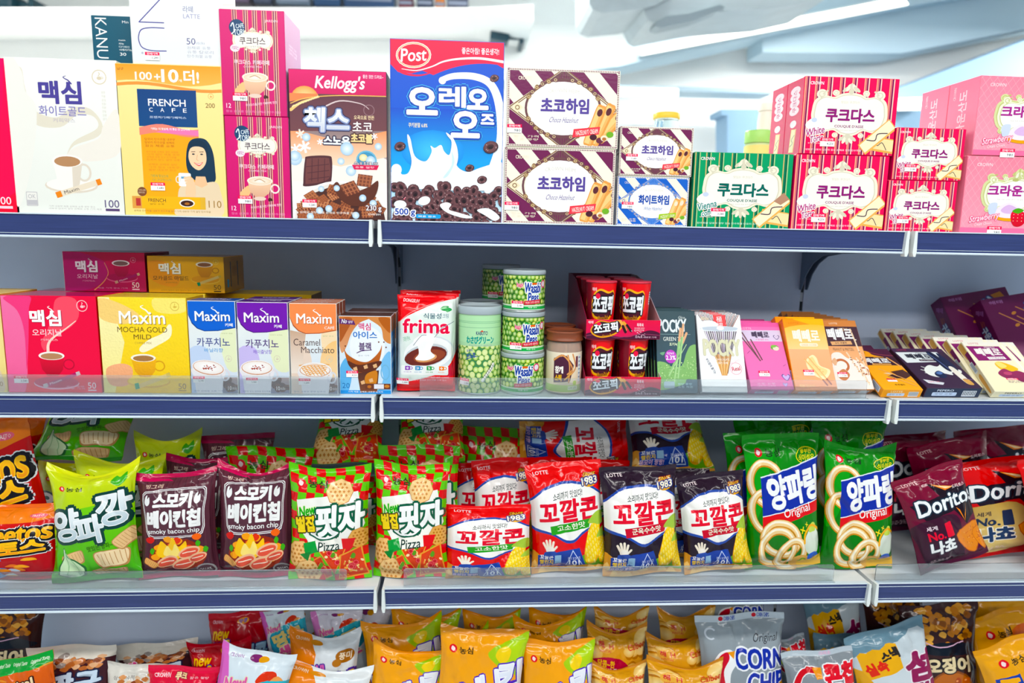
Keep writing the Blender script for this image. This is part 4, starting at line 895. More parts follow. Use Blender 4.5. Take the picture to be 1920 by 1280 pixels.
def A_couque(x0, y0, x1, y1, c, ink, eng, engc, cs, filled=None, sub='White Torte'):
    a = Art(x0, y0, x1, y1, c); W, H = x1-x0, y1-y0; X = lambda t: x0+W*t; Y = lambda t: y0+H*t
    stripes(a, [X(t) for t in (.03, .14, .27, .4, .53, .66, .79, .93)], y0, y1, W*.058, cs)
    scrollframe(a, X(.5), Y(.47), W*.385, H*.285)
    a.t('맛있는 쿠크다스', X(.4), Y(.3), X(.6), Y(.335), 'd8d2c0', res=1); a.t('쿠크다스', X(.25), Y(.4), X(.77), Y(.58), ink, b=.02, st=W*.0035); a.t("COUQUE D'ASSE", X(.35), Y(.615), X(.66), Y(.655), ink, b=.035, res=2)
    a.tiny(X(.37), Y(.675), X(.64), Y(.695), 'c9c2b4', 1)
    biscuit(a, X(.86), Y(.86), W*.3, H*.19, -8, 'f3e0ae', 'e4b067'); biscuit(a, X(.82), Y(.76), W*.42, H*.17, 42, 'f8eccb', 'eab46c', filled)
    a.b([(X(.04), Y(.63)), (X(.09), Y(.55)), (X(.17), Y(.53)), (X(.22), Y(.6)), (X(.2), Y(.68)), (X(.1), Y(.7))], 'f4efe9'); a.e(X(.13), Y(.56), W*.03, H*.03, 'c9d3e6')
    w1, w2 = sub.split(); a.t(w1, X(.05), Y(.66), X(.25), Y(.75), engc, b=.03, rot=14, sh=.2, o=[(W*.008, 'fbf4f2')], res=2); a.t(w2, X(.1), Y(.76), X(.24), Y(.84), engc, b=.03, rot=14, sh=.2, o=[(W*.008, 'fbf4f2')], res=2)
    a.tiny(X(.08), Y(.855), X(.22), Y(.875), 'ffd9e4', 1); a.tiny(X(.06), Y(.93), X(.7), Y(.965), 'ffd9ea' if c != '149a68' else 'd2f4e4', 1); a.t('CROWN', X(.06), Y(.06), X(.2), Y(.1), 'fbeaf0', b=.04, res=2); return a
def A_couqside(c):
    a = Art(0, 0, 50, 140, c); 
    for y in (20, 32, 44, 58): a.e(25, y, 15, 8, 'f6dfe8')
    a.t('쿠크다스', 4, 34, 46, 46, 'c02a6c', rot=90, res=2); a.e(25, 82, 10, 7, 'f4e6ec'); biscuit(a, 26, 114, 44, 16, 84, 'f8e6bc', 'f0b878'); return a
def A_sando():
    a = Art(1797, 292, 1985, 433, 'f58ca0', 'f9a3b4'); 
    for k in range(-6, 16): a.l([(1797+k*14, 292), (1797+k*14+100, 433)], .7, 'fab4c2', caps=False); a.l([(1797+k*14+60, 292), (1797+k*14-50, 433)], .7, 'fab4c2', caps=False)
    a.t('CROWN', 1815, 304, 1844, 310, 'fbdfe6', b=.04, res=2); scrollframe(a, 1898, 360, 66, 34, 'd4d79c', 'c2c784', 'd9dca8'); scrollframe(a, 1898, 361, 60, 30, 'fbfaf6', 'cbcf9a', 'eef0d8')
    a.t('크라운산도', 1841, 344, 1952, 364, 'a5348a', b=.03, st=.5); a.tiny(1860, 369, 1930, 372, 'c9c4bc', 1); a.e(1891, 334, 6, 3, 'b9bd7c')
    a.e(1888, 400, 34, 11, 'e8a63a'); a.b([(1858, 396), (1866, 384), (1884, 376), (1904, 384), (1918, 396), (1900, 404), (1872, 404)], 'f1e6f4'); a.b([(1870, 390), (1884, 380), (1902, 388), (1896, 396), (1878, 396)], 'd9b8e0'); a.b([(1846, 380), (1862, 378), (1858, 400), (1848, 398)], 'cfd9ea'); a.e(1930, 386, 12, 9, 'eed9a8'); a.e(1948, 384, 14, 11, 'e7c98e')
    a.b([(1890, 398), (1896, 390), (1912, 392), (1922, 404), (1914, 418), (1900, 420), (1892, 410)], 'e3213f', 'c8122f'); 
    for k in range(9): a.e(1896+(k % 3)*8, 398+(k//3)*6, .9, .9, 'f7c7b0', n=5)
    a.b([(1892, 392), (1902, 386), (1914, 390), (1904, 396)], '5aa63a')
    a.t('Strawberry', 1812, 398, 1868, 414, 'fff4f6', b=.01, rot=10, sh=.3, o=[(1.2, 'f06a92')], res=2); a.t('Cream Cheese', 1822, 413, 1856, 419, 'fff0f4', rot=8, sh=.3, res=1); a.r(1797, 424, 1985, 433, 'f478a0'); return a
def A_sanside():
    a = Art(0, 0, 70, 141, 'f384a0', 'f79ab2'); a.t('크라운산도', -16, 60, 86, 80, 'fbe3ea', rot=90, b=.02, res=2); a.t('CROWN', 2, 18, 26, 24, 'fbe3ea', rot=90, res=1); return a

# ================================================================ things on the top shelf
zt = TOP[0]+.0003; G = 'boxes'
C_red = carton('coffee_mix_box', 'red coffee mix carton cut off at the far left of the top shelf', 'box', A_red100(), (-165, 106, 40, 399), .014, zt, .085, {'R': 'd3104e'}, m=WRAP)
C_white = carton('coffee_mix_box', 'big cream white coffee mix carton with cup, second from the left on the top shelf', 'box', A_white(), (31, 110, 239, 402), .014, zt, .09, {'R': 'e2dfd2', 'T': 'ece9df'})
C_fr = carton('coffee_mix_box', 'yellow and orange carton with a smiling woman holding a mug', 'box', A_french(), (232.5, 121, 429, 408), .014, zt, .09, {'R': 'ecd084', 'T': 'f3d890', 'L': 'ecd084'}, st=[(300, 351)])
zf = zt+C_fr['dims'][1]
C_kt = carton('coffee_mix_box', 'small dark teal coffee carton behind the white one at the top left', 'box', A_kteal(), (178, 30, 290, 150), .075, zt+C_white['dims'][1], .02, {'R': '0f4254', 'T': '3a7486'})
C_kw = carton('coffee_mix_box', 'white coffee carton with thin violet letters lying on the yellow carton', 'box', A_kwhite(), (248, -60, 420, 120), .018, zf, .07, {'R': A_kside(), 'T': 'f2f2ee'}, st=[(287, 104)])
at_, sd_ = A_tori(), {'R': A_torside(), 'T': 'd886b0', 'L': 'c0125f'}
C_t1 = carton('coffee_mix_box', 'lower pink striped coffee carton with navy badge', 'box', at_, (428, 218, 547, 410), .014, zt, .1, sd_, 'pink striped coffee cartons', st=[(459, 182)])
C_t2 = dup(C_t1, C_t1.matrix_world.translation+Vector((-.0015, 0, C_t1['dims'][1]+.0003)), 'upper pink striped coffee carton with navy badge, topmost of two'); 
C_chex = carton('cereal_box', 'magenta and brown chocolate cereal carton with a bowl of cereal', 'box', A_chex(), (547, 131, 729, 412), .014, zt, .06, {'R': '3f2440', 'L': '4a2a4a', 'T': 'd4548c'}, st=[(580, 382)])
C_post = carton('cereal_box', 'tall blue cereal carton with red top and chocolate rings', 'box', A_post(), (731.5, 75, 943, 415), .014, zt, .062, {'R': '15459c', 'L': '123a86', 'T': 'e04a70'}, st=[(763, 375)])
MR = ('6f2a52', '6d4a4e', '초코하임', 'Choco Hazelnut', '5a4a94', '8a6a4c', '5b2f35')
C_h1 = carton('wafer_box', 'large maroon and cream wafer carton, lower of the two beside the cereal', 'box', A_heim(943, 278, 1151, 418, *MR, True), (943.5, 277, 1151, 418), .014, zt, .1, {'R': '7a3a5a', 'L': '5a2444', 'T': 'e8e0d0'}, 'large wafer cartons', st=[(958, 386)], m=WRAP)
C_h2 = dup(C_h1, C_h1.matrix_world.translation+Vector((.002, 0, C_h1['dims'][1]+.0003)), 'large maroon and cream wafer carton, upper of the two beside the cereal')
BL = ('2f63bf', '5a86cc', '화이트하임', 'White Hazelnut', '5a78b8', '4a74c0', 'f0e4cc')
C_w = carton('wafer_box', 'small blue and cream wafer carton under the small maroon one', 'box', A_heim(1153, 331, 1290, 421, *BL, False), (1154, 330.5, 1289, 421), .022, zt, .07, {'L': '2a559f', 'T': '4a78c4', 'R': '2a559f'}, st=[(1174, 384)], m=WRAP, stw=22)
C_s = carton('wafer_box', 'small maroon and cream wafer carton on top of the blue one', 'box', A_heim(1158, 237, 1298, 331, *MR, False), (1159, 237.5, 1297, 331), .022, zt+C_w['dims'][1]+.0004, .07, {'L': '4a1e3c', 'T': '6a3a54', 'R': '4a1e3c'}, st=[(1182, 296)], m=WRAP, stw=22)
ST_R = ('eab08e', 'c77a7a', '4a2050', 'f3d3c4'); ST_G = ('c9b27a', '1a6f52', '0c4a3c', 'a8c890')
C_g = carton('biscuit_box', 'green striped biscuit carton with cream biscuits', 'box', A_couque(1294, 286, 1480, 428, '149a68', '14655a', 'Vienna', '2a8a80', ST_G, 'b48a72', 'Vienna coffee'), (1294, 286, 1479, 428), .018, zt, .09, {'L': '0f7f58', 'T': '2fae84'}, st=[(1344, 399)], m=WRAP)
cq, cs_ = A_couque(1480, 290, 1656, 430, 'e8105a', '8a2470', 'White', 'b0327a', ST_R), {'L': A_couqside('d8125c'), 'R': 'd21a6a', 'T': 'e05a8c'}
C_c1 = carton('biscuit_box', 'large red striped biscuit carton standing on the shelf, lower of two', 'box', cq, (1481, 290, 1656, 430), .016, zt, .06, cs_, 'large red striped biscuit cartons', st=[(1531, 408)], m=WRAP)
dz = C_c1['dims'][1]+.0004
C_c2 = dup(C_c1, C_c1.matrix_world.translation+Vector((.004, 0, dz)), 'large red striped biscuit carton in front on top of its twin')
behind(C_c1, 'large red striped biscuit carton hidden behind the lower one'); behind(C_c2, 'rear large red striped biscuit carton seen edge on at upper left')
C_d1 = carton('biscuit_box', 'small red striped biscuit carton, lower of the two beside the pink cartons', 'box', A_couque(1657, 338, 1788, 430, 'e8105a', '8a2470', 'White', 'b0327a', ST_R), (1657, 338, 1787, 430.5), .016, zt, .07, {'L': 'c9125a', 'R': 'c9125a', 'T': 'e05a8c'}, 'small red striped biscuit cartons', st=[(1690, 409)], m=WRAP, stw=22)
C_d2 = dup(C_d1, C_d1.matrix_world.translation+Vector((.004, 0, C_d1['dims'][1]+.0004)), 'small red striped biscuit carton, upper of the two beside the pink cartons')
C_p1 = carton('biscuit_box', 'pink strawberry sandwich biscuit carton, lower one at the right end', 'box', A_sando(), (1798, 293, 1985, 433), .014, zt, .075, {'L': A_sanside(), 'T': 'f7b0c0'}, 'pink strawberry biscuit cartons', st=[(1862, 428)], m=WRAP)
C_p2 = dup(C_p1, C_p1.matrix_world.translation+Vector((.006, 0, C_p1['dims'][1]+.0006)), 'pink strawberry sandwich biscuit carton, upper front one at the right end')
behind(C_p1, 'pink strawberry biscuit carton standing behind the lower one'); behind(C_p2, 'rear pink strawberry biscuit carton seen edge on at the right')
# jars standing on the far side of the gondola
GLASS = mat('jar_glass', .05, 'd6ecec', trans=.9, ior=1.35); zj = Z0-.1+.0142
def far_jar(label, px, top_y, Y, wpx, lidc, body, lh, bandc=None):
    r = wpx/2/pxm(Y, px, top_y); c = unp(px, top_y, Y); h = c[2]-zj; t = thing('storage_jar', label, 'jar', loc=(c[0], Y, zj))
    q = MB(); q.lathe([(0, .0005), (r*.92, .0005), (r, .006), (r, h-lh-.02), (r*.9, h-lh-.004), (r*.9, h-lh), (0, h-lh)], body or 'fff', 40); q.build('jar_body', GLASS if body is None else PLAST, t)
    if body is None: q = MB(); q.lathe([(0, .004), (r*.9, .004), (r*.94, .02), (r*.94, h*.7), (0, h*.72)], 'e8dcc0', 32); q.build('contents', PLAST, t)
    q = MB(); q.lathe([(0, h-lh), (r*.98, h-lh), (r*1.0, h-lh+.002), (r*1.0, h-.003), (r*.96, h), (0, h)], lidc, 40); q.build('lid', PLAST, t)
    if bandc: q = MB(); q.lathe([(r*1.004, h-lh-.03), (r*1.004, h-lh-.006)], bandc, 40); q.build('label_band', PLAST, t, recalc=True)
far_jar('glass jar with yellow screw lid behind the small maroon wafer carton', 1250, 213, .56, 50, 'e8c83a', None, .014)
far_jar('pale green tub with lime lid behind the green biscuit carton', 1423, 246, .58, 50, '9fd86a', 'c8e0a0', .03, 'e0d878')
far_jar('cream canister behind the large red striped cartons', 1438, 194, .66, 30, 'f0ebdc', 'e8e4d4', .02)
# ================================================================ artwork of the second shelf
def A_red50():
    a = Art(15, 553, 194, 733, 'e81048', 'ee1a4c'); a.b([(15, 553), (40, 560), (58, 600), (56, 660), (46, 733), (15, 740)], 'f07aa8', 'f26a9a'); a.b([(20, 556), (70, 553), (66, 580), (60, 640), (52, 690), (54, 620), (44, 580)], 'ee4a80')  # pink glare along the left is drawn into the artwork
    a.b([(138, 553), (158, 560), (160, 590), (140, 612), (110, 626), (96, 646), (94, 656), (98, 640), (90, 655), (84, 640), (96, 620), (110, 590), (118, 560)], 'f4586a'); a.s([(96, 657), (98, 642), (108, 630), (132, 614), (154, 598)], 6, 'fbd9cc', 1.4)
    cafebadge(a, 168, 570, 10, 'f8c8cc'); maxim(a, 67, 579, 126, 608, 'ffffff', 'a8103c', 1.3); a.t('오리지날', 69, 614, 126, 627, 'fbdde2', b=.01); a.t('커피믹스', 84, 632, 117, 636, 'f9c4cc', res=1)
    a.e(108, 716, 44, 12, 'f2b8cc'); a.e(108, 714, 43, 11, 'c81458'); a.ring(134, 680, 10, 9, 2.4, 'c00e3a'); a.p([(77, 664), (126, 664), (122, 690), (112, 702), (92, 702), (82, 690)], 'e01440', 'b80c34'); a.e(102, 664, 25, 8, 'fbf4f0'); a.e(102, 665, 21, 6, 'b98a66')
    stickpack(a, 82, 722, 154, 696, 7, 'b02868', 'ccc0c4', 'Maxim', 'f8e0e8'); a.t('50', 168, 714, 184, 726, 'fff0f4', b=.005); a.r(168, 728, 184, 730, 'fbe6ee'); a.tiny(126, 720, 164, 728, 'f6a8c4', 2); return a
def A_red50s():
    a = Art(122, 472, 276, 548, 'c8124c', 'b01458'); a.b([(122, 472), (160, 474), (200, 490), (206, 516), (180, 540), (150, 548), (122, 548)], 'c0246a', 'a82a6e'); a.s([(178, 546), (196, 530), (206, 512), (200, 492)], 2, 'e8a06a', 1)
    maxim(a, 145, 489, 186, 511, 'f4f0f2', '7a1038', 1); a.t('오리지날', 146, 515, 186, 524, 'f0c8d6', b=.01, res=2); a.t('커피믹스', 156, 527, 180, 530, 'e0a0b8', res=1)
    a.e(232, 522, 30, 9, 'd85a8a'); a.e(232, 520.5, 29, 8, 'a81250'); a.p([(215, 493), (248, 493), (244, 512), (238, 519), (224, 519), (219, 512)], 'c0124c', '9a0e40'); a.e(231, 492.5, 17, 6, 'e8e0e4'); a.e(231, 493, 14, 4.4, '7a5a58')
    stickpack(a, 218, 531, 266, 513, 5, 'a02060', 'd0a890', 'Maxim', 'f0c8d8'); a.t('50', 250, 530, 264, 541, 'f6e0ea', b=.005); a.r(250, 543, 264, 545, 'f0d0e0'); a.tiny(184, 540, 246, 544, 'd88ab0', 1); cafebadge(a, 255, 486, 5, 'e08aa8'); return a
def A_yel50():
    a = Art(193, 557, 359, 735, 'fae060', 'f8cf38'); a.p([(193, 557), (214, 557), (238, 640), (214, 735), (193, 735)], 'fdf3bc', 'fbeea0'); a.b([(300, 557), (359, 557), (359, 580), (330, 586), (300, 580)], 'fbe98a'); a.b([(193, 560), (230, 566), (270, 590), (240, 606), (196, 596)], 'f8d48a')
    a.b([(266, 656), (268, 648), (286, 634), (312, 622), (324, 606), (330, 610), (326, 630), (300, 646), (276, 658)], 'fdf6d0'); a.b([(200, 690), (230, 680), (250, 690), (240, 720), (206, 720)], 'f6b48a')
    maxim(a, 231, 582, 318, 605, 'fdfdf8', 'b08a4a', 1.4, 'Maxim'); a.t('MOCHA GOLD', 226, 611, 321, 621, '6a4c22', b=.005); a.t('MILD', 256, 625, 290, 634, '6a4c22', b=.005); a.t('COFFEE MIX', 257, 639, 290, 643, 'b08c48', res=1)
    a.e(280, 714, 42, 12, 'e8b83a'); a.e(280, 712, 40, 10.5, 'f8d860'); a.ring(302, 684, 10, 9, 2.4, 'dca21e'); a.p([(248, 669), (297, 669), (293, 694), (284, 705), (264, 705), (254, 694)], 'f4bc2c', 'e4a41c'); a.e(272, 669, 24, 7.5, 'fbf6e4'); a.e(272, 670, 20, 5.6, 'a87a4c')
    stickpack(a, 252, 726, 322, 700, 8, 'ecd084', 'd8c070', None); a.p([(252, 718), (260, 716), (262, 727), (254, 729)], '1aa070'); a.t('50', 337, 717, 352, 728, '8a6c2c', b=0); a.r(337, 730, 352, 731.4, '8a6c2c'); cafebadge(a, 338, 572, 8, 'd8b860'); return a
def A_yel50s():
    a = Art(279, 480, 423, 552, 'e8b02a', 'dca428'); a.b([(279, 492), (310, 490), (324, 510), (340, 520), (330, 540), (300, 536), (279, 520)], 'e49a2c'); maxim(a, 300, 494, 341, 515, 'f4f2ea', '8a6a2a', 1); a.t('모카골드 마일드', 288, 519, 356, 528, '5a4420', b=.01, res=2); a.t('커피믹스', 312, 531, 334, 534, 'a88030', res=1)
    a.e(388, 526, 28, 9, 'e8bc58'); a.e(388, 525, 27, 8, 'd89a28'); a.ring(408, 507, 6, 5, 1.8, 'b87c16'); a.p([(371, 495), (404, 495), (400, 513), (394, 521), (380, 521), (375, 513)], 'd89820', 'c08018'); a.e(387, 495, 16.5, 5.6, 'ece2cc'); a.e(387, 495.6, 13, 4, '84583c')
    stickpack(a, 372, 535, 418, 518, 5, 'd8bc78', 'c8a850', None); a.p([(371, 532), (377, 531), (378, 538), (373, 539)], '168a60'); a.t('50', 403, 536, 417, 546, '6a5020', b=0); a.r(403, 548, 417, 550.5, '4a3818'); a.tiny(302, 546, 396, 550, 'a8842c', 1); cafebadge(a, 409, 490, 5, 'f0d070'); return a
def A_yelside():
    a = Art(0, 0, 100, 72, 'a87c1c'); a.r(6, 0, 34, 72, 'b08420'); a.r(30, 10, 34, 62, '3a4030'); a.r(66, 10, 70, 62, '3a4030'); a.r(14, 46, 22, 62, '4a9ab0'); a.r(40, 20, 60, 40, '9a7018'); return a
def A_cafe(x0, y0, x1, c, c2, sub, kind):
    a = Art(x0, y0, x1, 739, 'eef1ea', 'd4e0ee'); X = lambda t: x0+t; W = x1-x0
    a.b([(x0-4, 660), (X(30), 650), (X(40), 690), (X(20), 745), (x0-6, 745)], {'b': 'c4d4ec', 'p': 'c8bce8', 'o': 'e8d4c4'}[kind]); a.b([(X(60), 624), (x1+6, 620), (x1+6, 690), (X(70), 690)], 'e6ecc8' if kind != 'o' else 'f4dcb8')
    if kind == 'o': a.b([(X(60), 660), (x1+4, 640), (x1+4, 720), (X(60), 720)], 'f4c88a', 'f0d8b4'); a.p([(x0, y0+50), (X(30), y0+56), (X(20), 700), (x0, 700)], 'c8a890', 'f0e4d8')
    a.p([(x0, y0), (x1, y0), (x1, y0+50), (X(56), y0+56), (X(30), y0+57), (X(16), y0+52), (X(6), y0+42), (x0, y0+26)], c2); a.p([(x0, y0), (x1, y0), (x1, y0+48.5), (X(56), y0+54.5), (X(30), y0+55.5), (X(17), y0+50.5), (X(7), y0+40), (x0, y0+24)], c)
    maxim(a, X(13), y0+19, X(80), y0+37, 'fdfdfc', c2, 1, 'Maxim'); a.t('CAFÉ' if kind == 'o' else '카페', X(66) if kind == 'o' else X(70), y0+41, X(85), y0+47.5, 'fdfdfc', b=.02, res=2)
    if kind == 'o': a.t('Caramel', X(6), 634, X(57), 647, '54403c', b=.005); a.t('Macchiato', X(20), 649, X(84), 661, '54403c', b=.005)
    else: a.t('카푸치노', X(14), 632+y0-563, X(78), 649+y0-563, '46508a' if kind == 'b' else '54407a', b=.012); a.t(sub, X(28), 652+y0-563, X(64), 660+y0-563, '5a9ad0' if kind == 'b' else '7a5ac0', b=.01, res=2)
    a.tiny(X(62), y0+59, X(86), y0+62, 'b8c090', 1); cafebadge(a, X(74), 672, 6, 'd4cbb8')
    a.r(X(60), 708, x1, 739, 'b49a92', '7a8098'); beans(a, X(64), 712, x1-2, 734, 12, 5, s=7); a.t('10', X(71), 725, X(78), 733, 'f4ece8', res=2); a.t('sticks', X(79), 726, X(88), 732, 'f4ece8', res=1)
    cx, cy = (X(34), 690) if kind != 'o' else (X(46), 694)
    a.b([(cx-30, cy), (cx+30, cy), (cx+28, cy+26), (cx+20, 745), (cx-20, 745), (cx-28, cy+20)], 'e9e6ea', 'f4f2f2'); a.ring(cx+32, cy+14, 8, 10, 3.4, 'e0dde2')
    rot = -8 if kind == 'b' else 0; a.e(cx, cy, 32, 15, 'f2efee', rot=rot); a.e(cx, cy, 30, 13.4, 'c98a66', rot=rot, c2='d8a88a'); a.e(cx, cy-.5, 28.6, 12.2, 'f4ece6', rot=rot, c2='ffffff', n=26)
    rnd = random.Random(3)
    if kind != 'o':
        for i in range(34): a.e(cx+rnd.gauss(0, 5.5), cy+rnd.gauss(0, 2.2), 1.4, .9, rnd.choice(['a8483c', 'b8604c', '8a3430']), n=6)
    else:
        for k in range(-3, 4): a.s([(cx-22+k*3, cy+k*3), (cx, cy-4+k*3), (cx+22-k*2, cy-2+k*3)], 1.5, 'e2a45c', caps=False); a.l([(cx+k*7-8, cy-9), (cx+k*7+6, cy+10)], 1.5, 'e2a45c', caps=False)
        a.ring(cx, cy, 31, 14, 2.5, 'f2efee', n=30)
    a.tiny(x0+4, 733, X(66), 737, '7a88a8', 1); return a
def A_cafside(c):
    a = Art(0, 0, 60, 175, 'dcdde6'); a.r(0, 0, 60, 52, c); a.t('Maxim', 8, 20, 52, 36, 'f0eaea', b=.03, res=1); 
    for k in range(7): a.r(14, 66+k*13, 46, 72+k*13, 'a79fc4')
    return a
def A_cafetop(c):
    a = Art(0, 0, 90, 60, c); a.t('Maxim', 20, 14, 70, 34, 'dcd6e2', b=.03, res=1, rot=180); return a
def A_ice():
    a = Art(637, 592, 735, 740, 'e4eef4', 'cfe2f2'); a.b([(637, 592), (700, 592), (676, 604), (660, 624), (650, 650), (640, 660), (634, 620)], 'c8763e', 'd8a07a'); a.b([(637, 600), (662, 596), (650, 622), (637, 640)], 'a85a30'); a.b([(690, 592), (735, 592), (738, 640), (722, 636), (716, 612)], 'cf8a54'); a.b([(712, 594), (735, 596), (735, 622), (722, 612)], 'b0602c'); a.e(690, 650, 34, 40, 'eef3f6')
    a.b([(637, 690), (652, 670), (660, 700), (650, 742), (634, 742)], '6ab0e0'); a.b([(716, 680), (735, 660), (738, 742), (708, 742), (720, 712)], '7fbce6'); a.r(637, 733, 735, 740, '3a8fd4')
    a.p([(637, 596), (665, 600), (668, 608), (637, 606)], '5a2a6a'); a.t('No', 642, 597, 652, 605, 'fff', b=.02, sh=.2, res=2); a.t('설탕', 654, 600, 663, 605, 'f4e4f0', res=1)
    a.t('맥심', 674, 604, 697, 618, 'd02a6a', b=.018, res=2); a.t('아이스', 663, 620, 709, 634, '2a70c0', b=.022); a.t('블랙', 674, 641, 697, 656, '4a2460', b=.025); a.s([(670, 661), (680, 657), (698, 655)], 1.6, '4a2460'); a.tiny(672, 664, 696, 668, 'a8b4c0', 1)
    a.b([(645, 652), (652, 664), (672, 676), (690, 678), (704, 668), (714, 656), (718, 646), (716, 664), (708, 690), (700, 702), (680, 704), (662, 694), (652, 680)], 'c87038', '8a4420'); a.b([(652, 676), (674, 684), (712, 676), (716, 682), (700, 696), (676, 698), (658, 690)], '5a2c1c')
    a.p([(670, 700), (712, 694), (708, 736), (676, 738)], '4a2820', '7a4a34'); a.b([(690, 700), (708, 696), (706, 720), (690, 724), (684, 712)], 'c8803a'); a.ring(724, 698, 8, 14, 2.2, '7ab4d8')
    for x, y in ((662, 690), (682, 686), (700, 684), (692, 712), (676, 716)): a.p([(x, y), (x+7, y-3), (x+9, y+4), (x+2, y+6)], 'e0b488'); 
    for x, y in ((648, 648), (722, 640), (726, 650), (712, 640)): a.e(x, y, 1.6, 1.6, '6a3420', n=6)
    a.t('20', 641, 719, 655, 729, '2a6aa8', b=0, res=2); a.r(685, 720, 734, 731, '6a3a28'); a.r(702, 721, 721, 730, 'e4e4ec'); a.e(727, 725, 5, 3, 'c88040'); a.e(693, 726, 4, 3, 'b87038'); a.tiny(652, 734, 726, 738, 'f0f6fa', 1); return a
def A_iceside():
    a = Art(0, 0, 50, 148, '3a86c8'); a.r(0, 0, 50, 30, 'a06a44'); a.r(0, 40, 50, 90, '8ab4dc'); a.p([(0, 64), (50, 56), (50, 74), (0, 80)], '1a5aa8')
    a.tiny(8, 30, 42, 60, '1a4a90', 3); a.tiny(8, 100, 42, 136, 'cfe4f4', 4); return a
def A_frima():
    a = Art(745, 553, 853, 738, 'e6efe9', 'dde8e2'); red = 'e6122e'
    a.p([(745, 553), (853, 553), (853, 560), (838, 562), (820, 566), (800, 574), (780, 584), (765, 592), (752, 602), (745, 606)], red); a.s([(750, 604), (770, 586), (800, 572), (830, 562)], 1, 'f8a8a8'); a.t('DONGSUH', 757, 560, 785, 566, 'fbe4e6', b=.03, rot=-4, res=2)
    a.p([(745, 720), (766, 718), (790, 712), (830, 700), (846, 680), (853, 660), (853, 738), (745, 738)], red); a.p([(838, 694), (853, 676), (853, 706), (838, 706)], 'd01040')
    for k in range(4): a.b([(824, 578), (832, 572+k*3), (840, 574+k*4), (834, 582)], '4fae62' if k % 2 else '2f8e4a')
    a.b([(833, 580), (840, 576), (846, 580), (838, 584)], '3fa058'); a.t('식물성', 794, 586, 827, 597, '2a5a6a', b=.015); a.t('크림', 829, 587, 840, 595, '4a7a8a', b=.005, res=2)
    a.t('frima', 757, 598, 842, 624, 'e2164a', b=.04, o=[(1.6, 'fbf0f2')], st=1.5)
    a.e(806, 664, 48, 34, 'd4dde2', rot=12); a.e(804, 662, 46, 30, 'f3f5f4', rot=10); a.e(800, 666, 41, 21, 'c8d0d4', rot=12); a.e(799, 668, 40, 18, '6a2c24', rot=12); a.e(806, 668, 30, 12, '8e4630', rot=12); a.e(800, 671, 20, 8, 'd8a070', rot=10)
    a.b([(776, 640), (786, 630), (804, 624), (818, 630), (812, 646), (808, 658), (816, 668), (800, 676), (780, 674), (786, 664), (784, 650)], 'f8faf6'); a.l([(815, 632), (828, 614), (850, 602)], 1.2, '8a98a0'); a.s([(776, 648), (790, 630), (800, 628)], .9, '4a5a70')
    a.rr(753, 686, 841, 704, 3, 'f2f5f2')
    for x, c, tx in ((762, '8a4ab0', '0'), (781, '2a8ac0', '20'), (802, '1fa050', '%'), (825, 'e8803a', '0')): a.r(x-1, 687, x+8, 695, c); a.ring(x+10, 691, 2.6, 2.6, 1.3, c, n=8); a.t(tx, x+1, 688.5, x+6, 693.5, 'fff', b=.02, res=1); a.tiny(x-3, 697, x+11, 700, c, 1)
    a.t('NET WT. 1,000G', 809, 707, 842, 711, 'f8c8d4', b=.02, res=1); a.tiny(774, 712, 842, 716, 'f8c0cc', 1); a.t('드러짐이 좋아요', 757, 631, 770, 640, '6ab08a', rot=14, res=1); return a
def pea(a, x, y, r, rnd, g=None):
    c = g or rnd.choice(['b9d878', 'cfe290', 'a2c862', 'd9e8a4']); a.e(x, y, r, r*.95, '6f9a48', n=12); a.e(x-r*.06, y-r*.08, r*.88, r*.84, c, n=12, c2='e8f0bc')
def peas(a, x0, y0, x1, y1, r, bg, seed, dark=False):
    a.r(x0, y0, x1, y1, bg); rnd = random.Random(seed); y = y0; k = 0
    while y < y1+r:
        x = x0+(k % 2)*r
        while x < x1+r: pea(a, x+rnd.uniform(-.3, .3)*r, y+rnd.uniform(-.3, .3)*r, r*rnd.uniform(.85, 1.12), rnd, rnd.choice(['7fb83a', '9cc84a', 'c6d84a', '5fa036', 'b8d060']) if dark else None); x += r*2
        y += r*1.65; k += 1
def A_kabuto():
    a = Art(-130, 0, 130, 168, 'b7e2b4'); peas(a, -130, 66, 130, 168, 7.5, '4e8a5a', 3); a.r(-130, 0, 130, 66, 'b9e4b6'); a.r(-130, 58, 130, 66, 'b2dcb0')
    for y in (12, 15, 25): a.r(-130, y, 130, y+1.2, '8fc49a')
    a.t('KABUTO', -9, 33, 19, 41, '1c2f6c', b=.03); a.p([(1, 34), (5, 30), (9, 34)], 'd8402c'); a.t('わさびグリーン', -34, 44, 36, 60, '1f9c8c', b=.035, st=.5); a.t('ROASTED HOT GREEN PEA', -27, 62, 32, 66, '9a9a9c', b=.02, res=1)
    a.t('와사비', -34, 72, -18, 79, '2a4aa8', rot=12, res=2); a.t('완두콩', -34, 81, -10, 92, '24409c', b=.02, rot=12, res=2); a.s([(-36, 96), (-20, 90), (-4, 87)], 1.4, '24409c')
    a.s([(36, 106), (28, 118), (18, 128), (8, 140)], 8, 'eef2e8'); a.s([(40, 104), (34, 112), (24, 124), (10, 142)], 1, '20281c'); a.s([(30, 102), (24, 114), (12, 130), (4, 138)], 1, '20281c')
    for k in range(7): a.l([(30-k*3.6, 105+k*4.6), (36-k*3.6, 111+k*4.6)], .9, '20281c', caps=False)
    return a
